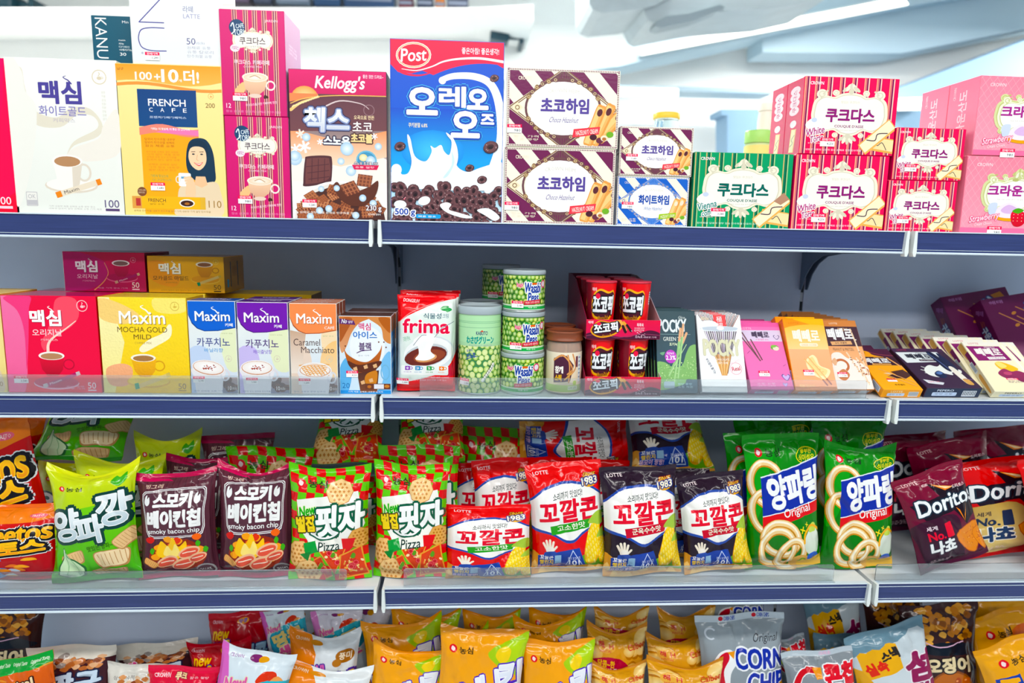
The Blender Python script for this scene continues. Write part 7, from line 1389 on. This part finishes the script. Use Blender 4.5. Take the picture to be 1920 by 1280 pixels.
def B_orange():
    a = newbag('e6ecee', 'd8e4ec'); a.p([(0, 0), (46, 0), (60, 50), (54, 120), (40, 220), (0, 220)], 'e88a2c', 'd8741c'); a.t('CROWN', 14, 14, 42, 20, 'f8e0c0', b=.03, res=1); a.e(60, 18, 14, 6, 'd8902c')
    a.e(124, 52, 20, 15, 'a86a2c'); a.e(108, 66, 10, 8, 'b87a38'); a.t('풍미', 112, 44, 138, 60, 'f6e8cc', b=.03, res=2); a.t('NEW!', 30, 72, 82, 96, 'e070b8', b=.03, o=[(2.6, '4a2a9c')], st=1.4, rot=10)
    a.t('콘치', 34, 92, 148, 156, 'f4c828', b=.02, o=[(5, '4a28a0')], st=4, rot=8); a.b([(40, 180), (90, 160), (150, 170), (150, 222), (40, 222)], 'f0d890'); return a
def B_banana():
    a = newbag('f0a41c', 'f4b02c'); a.r(0, 0, 150, 10, 'e8981a'); nongshim(a, 22, 36, 7, '3a2c10', 24); a.b([(84, 40), (100, 26), (128, 14), (154, 6), (154, 82), (130, 70), (100, 58)], 'a8cc28'); a.b([(100, 40), (126, 20), (150, 20), (150, 60), (126, 58)], 'b8d838')
    a.b([(104, 30), (116, 26), (124, 34), (120, 50), (108, 54), (98, 44)], 'f4d44a'); a.b([(30, 160), (60, 110), (130, 84), (150, 96), (150, 150), (90, 176)], '5a28b8')
    for t, r, ro in (('바', (14, 104, 50, 158), 18), ('나', (44, 84, 86, 142), 14), ('나', (78, 68, 118, 126), 12), ('킥', (108, 52, 150, 114), 8)): a.t(t, *r, '4a1cae', b=.02, st=7, rot=ro, res=2)
    for t, r, ro in (('바', (14, 104, 50, 158), 18), ('나', (44, 84, 86, 142), 14), ('나', (78, 68, 118, 126), 12), ('킥', (108, 52, 150, 114), 8)): a.t(t, *r, 'f2f4fa', b=.02, st=3.4, rot=ro, res=2, c2='c8d4ec')
    a.b([(50, 190), (80, 170), (120, 176), (140, 200), (110, 222), (60, 222)], 'f8e4b0'); a.b([(60, 196), (84, 180), (116, 186), (128, 204), (100, 214)], 'fbf0d0'); return a
def B_butter():
    a = newbag('d89a40', 'e0a850'); a.r(0, 0, 150, 12, 'c8862c'); rnd = random.Random(5)
    for i in range(16): x, y = rnd.choice([rnd.uniform(0, 40), rnd.uniform(100, 150)]), rnd.uniform(24, 110); r = rnd.uniform(16, 26); a.e(x, y, r, r*.75, 'b8782c', rot=rnd.uniform(0, 180)); a.e(x-1, y-1, r*.93, r*.68, rnd.choice(['e8b860', 'ecc478', 'dca850']), rot=rnd.uniform(0, 20), c2='f4dca0')
    a.e(44, 44, 24, 17, 'e6ae58'); a.t('해', 26, 34, 40, 50, 'c8283c', b=.03); a.t('H', 52, 36, 62, 50, 'c8283c', b=.02); a.t('HAITAI', 28, 53, 56, 59, 'c8283c', b=.02, res=1); a.t('Calbee', 100, 34, 146, 50, 'c8382c', b=.03, rot=4)
    a.b([(10, 76), (60, 68), (100, 82), (104, 108), (60, 106), (14, 104)], 'b0143c'); a.t('달콤~한', 22, 74, 66, 88, 'f0c850', b=.03, rot=-3); a.t('벌꿀이 들어간', 24, 90, 96, 104, 'fbe8ec', b=.025, rot=-4)
    a.p([(0, 114), (150, 114), (150, 160), (0, 160)], 'e8b45c'); a.t('허니버터칩', 8, 118, 146, 156, '2a201c', b=.01, st=.8); rnd = random.Random(8)
    for i in range(12): x, y = rnd.uniform(10, 140), rnd.uniform(172, 214); a.e(x, y, 24, 17, 'b8782c'); a.e(x, y-1, 22, 15, 'ecc070', c2='f8e4ac')
    return a
def B_cornchip(name=('CORN', 'CHIP'), c='1a2fa0'):
    a = newbag('9aa4aa', '7c868e'); a.r(0, 0, 150, 12, 'c4d0d8'); 
    for x in (50, 110): a.e(x-9, 6, 4, 4, 'c02030'); a.t('CORN CHIPS', x-4, 2, x+16, 10, '2040a0', b=.03, res=1)
    a.ring(20, 30, 9, 9, 3, 'd0d8e0', a0=60, a1=330); a.t('Original', 92, 34, 136, 52, '2c2a30', b=0, sh=.2)
    a.b([(14, 92), (28, 66), (50, 58), (60, 78), (46, 100), (40, 140), (22, 130)], 'f2f4f6'); a.b([(17, 92), (30, 70), (44, 62), (46, 74), (34, 96), (36, 130), (24, 124)], 'c81c34'); a.p([(44, 62), (58, 60), (60, 82)], 'e89a28')
    a.t(name[0], 58, 60, 146, 94, c, b=.02, o=[(3, 'eef2f6')], st=2.4, rot=-3); a.t(name[1], 76, 104, 146, 138, c, b=.02, o=[(3, 'eef2f6')], st=2.4, rot=-3)
    a.b([(10, 150), (60, 120), (110, 140), (150, 130), (150, 222), (0, 222)], 'd89020'); rnd = random.Random(2)
    for i in range(240): a.e(rnd.uniform(6, 150), rnd.uniform(140, 216), 2.6, 2.2, rnd.choice(['f4c030', 'f8d860', 'e8a020', 'd8482c', 'f0b848']), n=6)
    a.b([(46, 140), (70, 136), (76, 148), (52, 154)], '7a1c28'); return a
def B_conchi():
    a = newbag('8a9298', '78828a'); a.r(0, 0, 150, 12, 'b8c4cc'); a.t('크라운', 74, 2, 100, 10, 'e0a8c8', b=.03, res=1); a.ring(46, 90, 34, 52, 16, 'f0f2f4', a0=70, a1=300); a.ring(46, 90, 34, 52, 12, 'c8182c', a0=72, a1=298); a.p([(54, 36), (72, 34), (70, 58), (58, 60)], 'e89a28')
    a.t('콘칩', 76, 30, 146, 80, 'd81c34', b=.02, o=[(3, 'f0f2f4')], st=3.6); cob(a, 66, 104, 22, 64, 80); a.t('CORN CHIP', 82, 86, 144, 104, '1a2fa0', b=.02, o=[(2, 'eef2f6')], st=1.2); return a
def B_seom():
    a = newbag('6a8a9a', '8aa4b0'); a.b([(-4, 60), (60, 40), (150, 30), (154, 224), (-4, 224)], 'c4d0d6', 'dfe5e8'); a.p([(10, 44), (18, 38), (28, 42), (40, 34), (52, 38), (66, 30), (84, 34), (86, 84), (70, 90), (40, 92), (14, 98)], 'e8b028'); a.t('실속', 18, 62, 58, 86, 'd8382c', b=.02, st=1.6, rot=14); a.t('스낵', 50, 42, 84, 62, '2a2420', b=.02, st=1.4, rot=10)
    a.t('섬', 92, 60, 146, 120, '8a1c50', b=.02, o=[(2.4, 'f0e8ee')], st=4.4, rot=-8); a.t('쌀', 100, 126, 146, 170, '8a1c50', b=.02, o=[(2.4, 'f0e8ee')], st=3.4, rot=-8)
    for x, y in ((30, 130), (52, 150), (24, 170), (60, 186), (90, 200)): a.b([(x-10, y), (x, y-12), (x+10, y-2), (x+4, y+12)], 'e8a830')
    a.p([(0, 70), (12, 76), (34, 120), (10, 160), (0, 150)], 'e0a828'); return a
def B_brown():
    a = newbag('3a1e1c', '2a1418'); rnd = random.Random(9)
    for i in range(60): x, y = rnd.uniform(20, 130), 36+rnd.gauss(0, 14); a.b([(x-8, y), (x, y-6), (x+8, y-1), (x+2, y+6)], rnd.choice(['b8762c', 'd09040', '8a5020', 'e0a858', 'c47c34']))
    a.b([(10, 78), (60, 68), (120, 72), (146, 84), (120, 92), (50, 90)], '0c1420'); a.ring(80, 150, 62, 46, 14, '101a2c', a0=180, a1=360); a.e(80, 160, 50, 40, '8a4a1c'); a.e(80, 160, 46, 36, 'b8682c')
    for i in range(26): x, y = 80+rnd.gauss(0, 20), 162+rnd.gauss(0, 13); a.e(x, y, 9, 6.5, rnd.choice(['c05a1c', 'd8742c', 'a84818']), rot=rnd.uniform(0, 180)); a.e(x-2, y-2, 3, 2, 'f0a868', n=6)
    a.t('오징어', 30, 96, 120, 124, 'e8d8b0', b=.02, o=[(2.4, '1a1010')], st=1.8); a.s([(20, 60), (60, 76), (110, 68)], 2, 'd8b0c8'); return a
def B_yellow():
    a = newbag('e8a81c', 'e09c18'); a.r(0, 0, 150, 12, 'd8981a'); nongshim(a, 40, 40, 9, '2c2410', 34); a.p([(14, 70), (62, 66), (60, 160), (10, 170)], '1f3f9c'); a.t('포', 20, 74, 58, 112, 'f0b02c', b=.02, st=3.4); a.t('스', 20, 118, 58, 158, 'f0b02c', b=.02, st=3.4); a.t('틱', 70, 100, 110, 150, '1f3f9c', b=.02, st=4); a.b([(90, 40), (130, 30), (150, 50), (140, 80), (100, 76)], 'e0703c'); a.b([(80, 170), (130, 150), (150, 200), (90, 216)], 'f4d080'); return a
def B_origin():
    a = newbag('d8682c', 'c8501c'); a.r(0, 0, 150, 28, '1fa048'); 
    for k in range(4): a.t('Original Taste', 6+k*36, 10, 36+k*36, 18, 'e8f4e0', res=1, b=.02)
    for k in range(18): rnd = random.Random(k); x, y = rnd.uniform(0, 150), rnd.uniform(30, 80); a.s([(x-20, y), (x, y-5), (x+20, y+3)], 3, rnd.choice(['e89a4a', 'b84a1c', 'f0b060', 'a83c18']))
    a.t('Original', 44, 46, 120, 68, 'f0d8b0', b=.02, o=[(2.4, '3a1408')], st=1.4, rot=6); return a
def B_pinkcrown():
    a = newbag('d81440', 'c81040'); a.r(0, 0, 150, 14, 'e01a4a'); a.t('CROWN', 14, 18, 48, 27, 'fbe0e6', b=.03); a.t('쿠크', 60, 16, 84, 30, 'f0d0a0', b=.02, o=[(1.4, '7a1030')], st=.6); a.tiny(92, 20, 140, 28, 'f8d0d8', 1); a.b([(20, 80), (80, 60), (140, 80), (130, 140), (30, 150)], 'f0e4d8'); return a
def B_cream():
    a = newbag('e4e1d8', 'd8d4c8'); a.t('삼양식품', 20, 30, 70, 40, '8a8480', b=.01, res=2); rnd = random.Random(3)
    for i in range(46): x, y = 90+rnd.gauss(0, 24), 60+rnd.gauss(0, 12); a.b([(x-8, y), (x, y-6), (x+8, y-1), (x+2, y+6)], rnd.choice(['c07848', 'a85a34', 'd89a68', 'e0c0a0', '8a4428']))
    a.p([(0, 80), (150, 76), (150, 160), (0, 170)], '3a1a20'); a.t('짱구', 40, 90, 130, 140, 'cfe0f0', b=.02, st=2.6, o=[(3, '1a2040')]); return a
BO, BB, BP, BC, BK, BR, BD, BE, BH = B_onion(), B_bacon(), B_pizza(), B_corn(), B_corn(True), B_ring(), B_dorito(), B_dorito(True), B_cheeto()
B_J, B_CA, B_T, B_T2, B_OR, B_BA, B_BU = B_jjang(), B_caramel(), B_ttang(), B_ttang('e08ac8', 'e8e4ee'), B_orange(), B_banana(), B_butter()
B_CC, B_CH, B_S, B_BR, B_Y, B_OG, B_PK, B_CR = B_cornchip(), B_conchi(), B_seom(), B_brown(), B_yellow(), B_origin(), B_pinkcrown(), B_cream()
LO = (14, 20)
def s3(label, art, bot, top, w, Y=.03, **kw):
    w *= .965 if Y < .06 else 1; kw.setdefault('dy', .03); kw.setdefault('grid', (24, 36)); return bag('snack_bag', label, art, bot, top, w, Y, li=2, **kw)
def high(label, art, bot, w, Y, h=.19, dy=.14, **kw):
    """a bag lying back on top of others at the rear, its lower end towards the aisle"""
    B = unp(*bot, Y); T_ = B+np.array([0, dy, math.sqrt(h*h-dy*dy)]); q = T_-CAM; k = F/(q@_f)
    return s3(label, art, bot, (960+k*(q@_r), 640-k*(q@_u)), w, Y, on=False, dy=dy, grid=kw.pop('grid', (24, 36)), **kw)
# ---------------------------------------------------------------- third shelf: front rows
gO, gB, gP, gC, gK, gR, gD, gH = ['%s bags on the third shelf' % k for k in ('lime onion chip', 'brown bacon chip', 'checked pizza', 'red corn', 'black corn', 'green onion ring', 'tortilla chip', 'orange and red puff')]
s3('orange and red puff bag lying low in front at the far left', BH, (40, 1092), (44, 950), 186, .03, t=.05, group=gH, sag=.03, wr=1.2)
s3('orange topped red puff bag standing behind the low one at the far left', BH, (20, 1080), (-48, 804), 200, .098, t=.05, group=gH, dy=.015)
s3('dim red puff bag tucked under the shelf at the far left back', BH, (-6, 1010), (-2, 775), 170, .27, t=.05, group=gH, dy=.02, grid=LO)
s3('lime onion chip bag in front with spread top corners', BO, (187, 1093), (174, 866), 172, .03, t=.055, group=gO, sag=.13, seed=11, narrow=.12)
s3('lime onion chip bag right behind the front one, top showing', BO, (240, 1072), (238, 848), 165, .1, t=.05, group=gO, sag=.1, dy=.02, grid=LO)
high('lime onion chip bag with tan chips, high at the back left', BO, (150, 866), 165, .16, group=gO, t=.05)
s3('lime onion chip bag lying below the high one at the back left', BO, (140, 1045), (150, 880), 150, .19, t=.05, group=gO, dy=.01, grid=LO)
s3('dim lime onion chip bag at the back beside the dark bacon bags', BO, (322, 1030), (314, 805), 124, .2, t=.04, group=gO, dy=.02, sag=.1, grid=LO)
s3('brown bacon chip bag in front beside the lime bag', BB, (336, 1092), (327, 886), 154, .032, t=.055, group=gB, sag=.05, seed=21)
s3('brown bacon chip bag in front beside the pizza bags', BB, (474, 1087), (472, 864), 148, .036, t=.055, group=gB, sag=.13, seed=23)
s3('brown bacon chip bag behind, right top edge showing between the front two', BB, (368, 1066), (372, 862), 122, .115, t=.038, group=gB, sag=.05, dy=.015, grid=LO)
s3('dim brown bacon chip bag in the dark at the back', BB, (442, 1025), (436, 818), 134, .215, t=.042, group=gB, dy=.02, grid=LO)
s3('checked pizza bag in front, left of the two', BP, (618, 1092), (618, 868), 160, .032, t=.058, group=gP, sag=.06, seed=31)
s3('checked pizza bag in front standing over the shelf joint', BP, (776, 1092), (778, 866), 148, .032, t=.058, group=gP, sag=.03, seed=33, yaw=-4)
s3('checked pizza bag behind the brown bacon bags, green and red top showing', BP, (492, 1055), (492, 842), 160, .12, t=.05, group=gP, dy=.02, grid=LO)
s3('checked pizza bag right behind the front one at the shelf joint', BP, (790, 1066), (786, 838), 152, .1, t=.05, group=gP, dy=.02)
high('checked pizza bag perched high behind the left front pizza bag', BP, (648, 868), 130, .16, group=gP, t=.045, seed=37)
s3('checked pizza bag lying under the perched one behind the left front pizza bag', BP, (648, 1050), (648, 890), 130, .165, t=.05, group=gP, dy=.01, grid=LO)
high('checked pizza bag perched high behind the right front pizza bag', BP, (806, 866), 126, .15, group=gP, t=.045, seed=39)
s3('checked pizza bag lying under the perched one behind the right front pizza bag', BP, (806, 1045), (806, 885), 126, .185, t=.05, group=gP, dy=.01, grid=LO)
s3('dim checked pizza bag at the back between pizza and corn bags', BP, (930, 1030), (935, 806), 140, .2, t=.05, group=gP, dy=.03, grid=LO)
s3('red corn bag sunk low in front, green band at the guard', BC, (924, 1100), (925, 946), 165, .03, t=.06, group=gC, sag=.03, seed=41, sb=.04, narrow=.04)
s3('red corn bag in front with green band and yellow cobs', BC, (1056, 1094), (1043, 878), 152, .032, t=.058, group=gC, seed=43)
s3('red corn bag behind the low one, date badge showing', BC, (958, 1064), (953, 866), 118, .105, t=.05, group=gC, dy=.02)
s3('red corn bag at the very left behind the low one', BC, (905, 1045), (906, 866), 118, .165, t=.045, group=gC, dy=.01)
s3('red corn bag whose red corner peeps above the front corn bag', BC, (1046, 1060), (1040, 862), 120, .1, t=.04, group=gC, dy=.02, grid=LO)
s3('black corn bag in front, left of the two', BK, (1207, 1090), (1199, 876), 154, .032, t=.058, group=gK, seed=51)
s3('black corn bag in front, right of the two', BK, (1338, 1090), (1322, 896), 136, .034, t=.055, group=gK, seed=53)
s3('black corn bag set back between the two front ones', BK, (1275, 1065), (1270, 886), 120, .1, t=.045, group=gK, dy=.02, grid=LO)
s3('green onion ring bag in front, left of the two', BR, (1484, 1080), (1480, 822), 154, .036, t=.055, group=gR, seed=61)
s3('green onion ring bag in front, right of the two and tilted', BR, (1612, 1088), (1624, 834), 150, .03, t=.052, group=gR, seed=64, sag=.05)
s3('green onion ring bag behind, only its left part showing', BR, (1425, 1064), (1420, 812), 130, .1, t=.05, group=gR, dy=.02)
s3('green onion ring bag behind the left front one, orange end at the top', BR, (1460, 1045), (1450, 785), 150, .17, t=.05, group=gR, dy=.02, grid=LO)
s3('green onion ring bag at the back above the tilted one', BR, (1585, 1050), (1590, 790), 140, .15, t=.05, group=gR, dy=.02, grid=LO)
s3('dark plum tortilla chip bag leaning beside the tilted onion ring bag', BE, (1757, 1090), (1706, 902), 146, .03, t=.045, group=gD, seed=71)
s3('bright red tortilla chip bag in front with gold panel', BD, (1884, 1066), (1872, 866), 214, .085, t=.05, group=gD, seed=73)
s3('bright red tortilla chip bag cut off at the right edge', BD, (2012, 1085), (1992, 864), 186, .035, t=.045, group=gD, seed=75, grid=LO)
s3('dim plum tortilla chip bag behind the bright red one', BE, (1800, 1040), (1770, 838), 160, .16, t=.05, group=gD, dy=.03, grid=LO)
s3('dim plum tortilla chip bag far back beside the onion ring bags', BE, (1715, 1020), (1700, 822), 150, .21, t=.05, group=gD, dy=.03, grid=LO)
s3('dim plum tortilla chip bag far back near the right edge', BE, (1880, 1010), (1870, 810), 170, .22, t=.05, group=gD, dy=.03, grid=LO)
# the two corn bags thrown on top at the back
s3('red corn bag lying on its side high at the back', BC, (984, 842), (1188, 832), 104, .2, t=.05, on=False, group=gC, dy=.0, seed=47)
high('black corn bag perched high at the back, chips at its lower edge', BK, (1262, 884), 150, .15, group=gK, t=.05, seed=57)
s3('red corn bag under the one lying on its side at the back', BC, (1090, 1040), (1090, 868), 150, .175, t=.05, group=gC, dy=.01, grid=LO)
s3('black corn bag under the perched one at the back', BK, (1240, 1035), (1240, 880), 140, .19, t=.05, group=gK, dy=.01, grid=LO)
# ---------------------------------------------------------------- lowest shelf: only the upper ends are in the picture
_TALL = {}
def tall(art, k):
    """the same printing on a longer bag: it keeps its proportions and the plain film goes on below"""
    k = round(k/.15)*.15
    if k <= 1.05: return art
    if (id(art), k) not in _TALL:
        a = Art(0, 0, 150, 220*k, art.bg); lo = art.tr[0][0, :, 2:5].min(0); a.r(0, 120, 150, 220*k, tuple(art.tr[0][..., 2:5].reshape(-1, 3)[art.tr[0][..., 1].ravel() > 100][0]))
        for tr in art.tr[1:]: a.add(tr[..., :2]*np.array([1, .8]), tr[..., 2:5])
        _TALL[(id(art), k)] = a
    return _TALL[(id(art), k)]
def s4(label, art, top, w, Y, tilt=0., group=None, h=.235, **kw):
    """a bag standing on the lowest shelf, or piled on others, whose top middle is seen at a picture point"""
    kw.setdefault('t', .055); T_ = unp(*top, Y+.03); base = max(TOP[3]+.001, T_[2]-h); hh = T_[2]-base; d = _f@(T_-CAM)
    bx = T_[0]-math.tan(math.radians(tilt))*hh; B = np.array([bx, Y, base]); q = B-CAM; k = F/(q@_f); bp = (960+k*(q@_r), 640-k*(q@_u))
    art = tall(art, min(1.8, hh/(w/pxm(Y, *top))*150/220))
    return bag('snack_bag', label, art, bp, top, w, Y, li=3, dy=.03, on=False, zb=base, group=group and group+' on the lowest shelf', **kw)
s4('dark plum bag with yellow lower part at the far left of the lowest shelf', B_BR, (20, 1132), 130, .2, 3, grid=LO)
s4('green topped noodle snack bag in the bottom left corner', B_OG, (22, 1252), 150, .03, -14)
s4('cream and dark brown snack bag with pink badge, left of the two', B_J, (158, 1222), 165, .07, -3, 'brown and cream snack bags', seed=81)
s4('cream and dark brown snack bag with pink badge, right of the two', B_J, (292, 1212), 150, .12, -6, 'brown and cream snack bags', seed=83)
s4('cream snack bag at the bottom edge between brown and red bags', B_CR, (255, 1250), 120, .055, 3, t=.04)
s4('crimson snack bag with white lettering at the bottom edge', B_PK, (360, 1262), 130, .022, 4, t=.038)
s4('red caramel corn bag, nearest of the three', B_CA, (412, 1200), 118, .1, -6, 'red caramel corn bags', sag=.06, seed=85)
s4('red caramel corn bag standing tall at the back', B_CA, (446, 1150), 112, .17, -4, 'red caramel corn bags', seed=87)
s4('red caramel corn bag darkest at the back', B_CA, (510, 1146), 100, .25, 4, 'red caramel corn bags', grid=LO)
s4('white and teal peanut bag in front of the red bags, tilted', B_T, (482, 1224), 140, .03, 12, 'white and teal peanut bags', sag=.04, seed=91)
s4('white and teal peanut bag with lilac edge right of the tall red bag', B_T, (528, 1164), 84, .12, -12, 'white and teal peanut bags', seed=93)
s4('white and teal peanut bag with lilac edge under the rail left of the joint', B_T2, (630, 1150), 96, .16, -8, 'white and teal peanut bags', seed=95)
s4('white and teal peanut bag at the back below the shelf joint', B_T2, (690, 1142), 90, .23, 10, 'white and teal peanut bags', grid=LO)
s4('dim orange and purple corn bag at the back', B_OR, (565, 1140), 96, .24, 0, 'orange and white corn bags', grid=LO)
s4('orange and white corn bag with yellow letters', B_OR, (618, 1192), 136, .075, 2, 'orange and white corn bags', sag=.12, seed=97)
s4('orange and white corn bag at the bottom edge', B_OR, (622, 1256), 168, .03, 6, 'orange and white corn bags', sag=.1, seed=99)
gb = 'yellow banana snack bags'
for lab, top, w, Y, ti, sd in (('largest and nearest, in the middle', (905, 1182), 166, .035, 5, 101), ('front left, top folded', (760, 1220), 150, .04, 6, 103), ('second row left, logo at its upper left', (750, 1166), 152, .1, -4, 105), ('back row left under the rail', (800, 1140), 130, .17, 4, 107), ('half hidden behind the nearest one', (866, 1168), 90, .1, -4, 109), ('front right, lime corner', (1050, 1198), 138, .04, 1, 111), ('second row right with bent top', (1026, 1152), 130, .1, -3, 113), ('back row in the middle, dim', (922, 1140), 110, .2, 0, 115), ('back row right under the rail', (1046, 1135), 110, .18, 3, 117)):
    s4('yellow banana snack bag, ' + lab, B_BA, top, w, Y, ti, gb, seed=sd, sag=.04 if sd in (101, 111) else .1, grid=(24, 36) if Y < .12 else LO)
gu = 'golden butter chip bags'
for lab, top, w, Y, ti, sd in (('front right with peaked corners', (1282, 1232), 148, .035, 2, 121), ('front left beside the banana bags', (1162, 1236), 108, .04, 0, 123), ('second row left', (1164, 1172), 116, .1, 3, 125), ('second row right', (1268, 1186), 120, .09, 0, 127), ('back row left, dim', (1166, 1134), 104, .18, 2, 129), ('back row right under the rail', (1290, 1134), 110, .17, -2, 131)):
    s4('golden butter chip bag, ' + lab, B_BU, top, w, Y, ti, gu, seed=sd, sag=.13, grid=(24, 36) if Y < .12 else LO)
s4('silver corn chip bag with blue letters in front', B_CC, (1378, 1158), 168, .07, -4, 'silver corn bags', seed=141)
s4('silver corn chip bag standing behind, blue letters under the rail', B_CC, (1378, 1100), 110, .18, -2, 'silver corn bags', grid=LO)
s4('silver corn bag with red letters at the bottom edge', B_CH, (1540, 1226), 140, .04, -6, 'silver corn bags', seed=143)
s4('silver corn bag with red letters edge on behind the blue lettered one', B_CH, (1476, 1200), 70, .11, -10, 'silver corn bags', grid=LO)
s4('blue grey rice snack bag with yellow patch, in front', B_S, (1645, 1196), 160, .05, -14, 'blue grey rice snack bags', seed=145)
s4('blue grey rice snack bag behind the silver one', B_S, (1580, 1192), 120, .12, 4, 'blue grey rice snack bags', seed=147)
s4('blue grey rice snack bag at the back left of the dark bags', B_S, (1556, 1120), 110, .2, -8, 'blue grey rice snack bags', grid=LO)
s4('dark brown nut snack bag with a round bowl of nuts', B_BR, (1762, 1130), 150, .1, -3, 'dark brown nut snack bags', seed=149)
s4('dark brown nut snack bag at the back under the joint', B_BR, (1672, 1112), 120, .19, -6, 'dark brown nut snack bags', grid=LO)
s4('yellow potato stick bag in the bottom right corner', B_Y, (1890, 1218), 150, .04, -16, 'yellow potato stick bags', seed=151)
s4('yellow potato stick bag behind with blue stripe', B_Y, (1866, 1162), 140, .11, -12, 'yellow potato stick bags', seed=153)
s4('dim yellow potato stick bag at the back right', B_Y, (1890, 1118), 160, .2, -4, 'yellow potato stick bags', grid=LO)
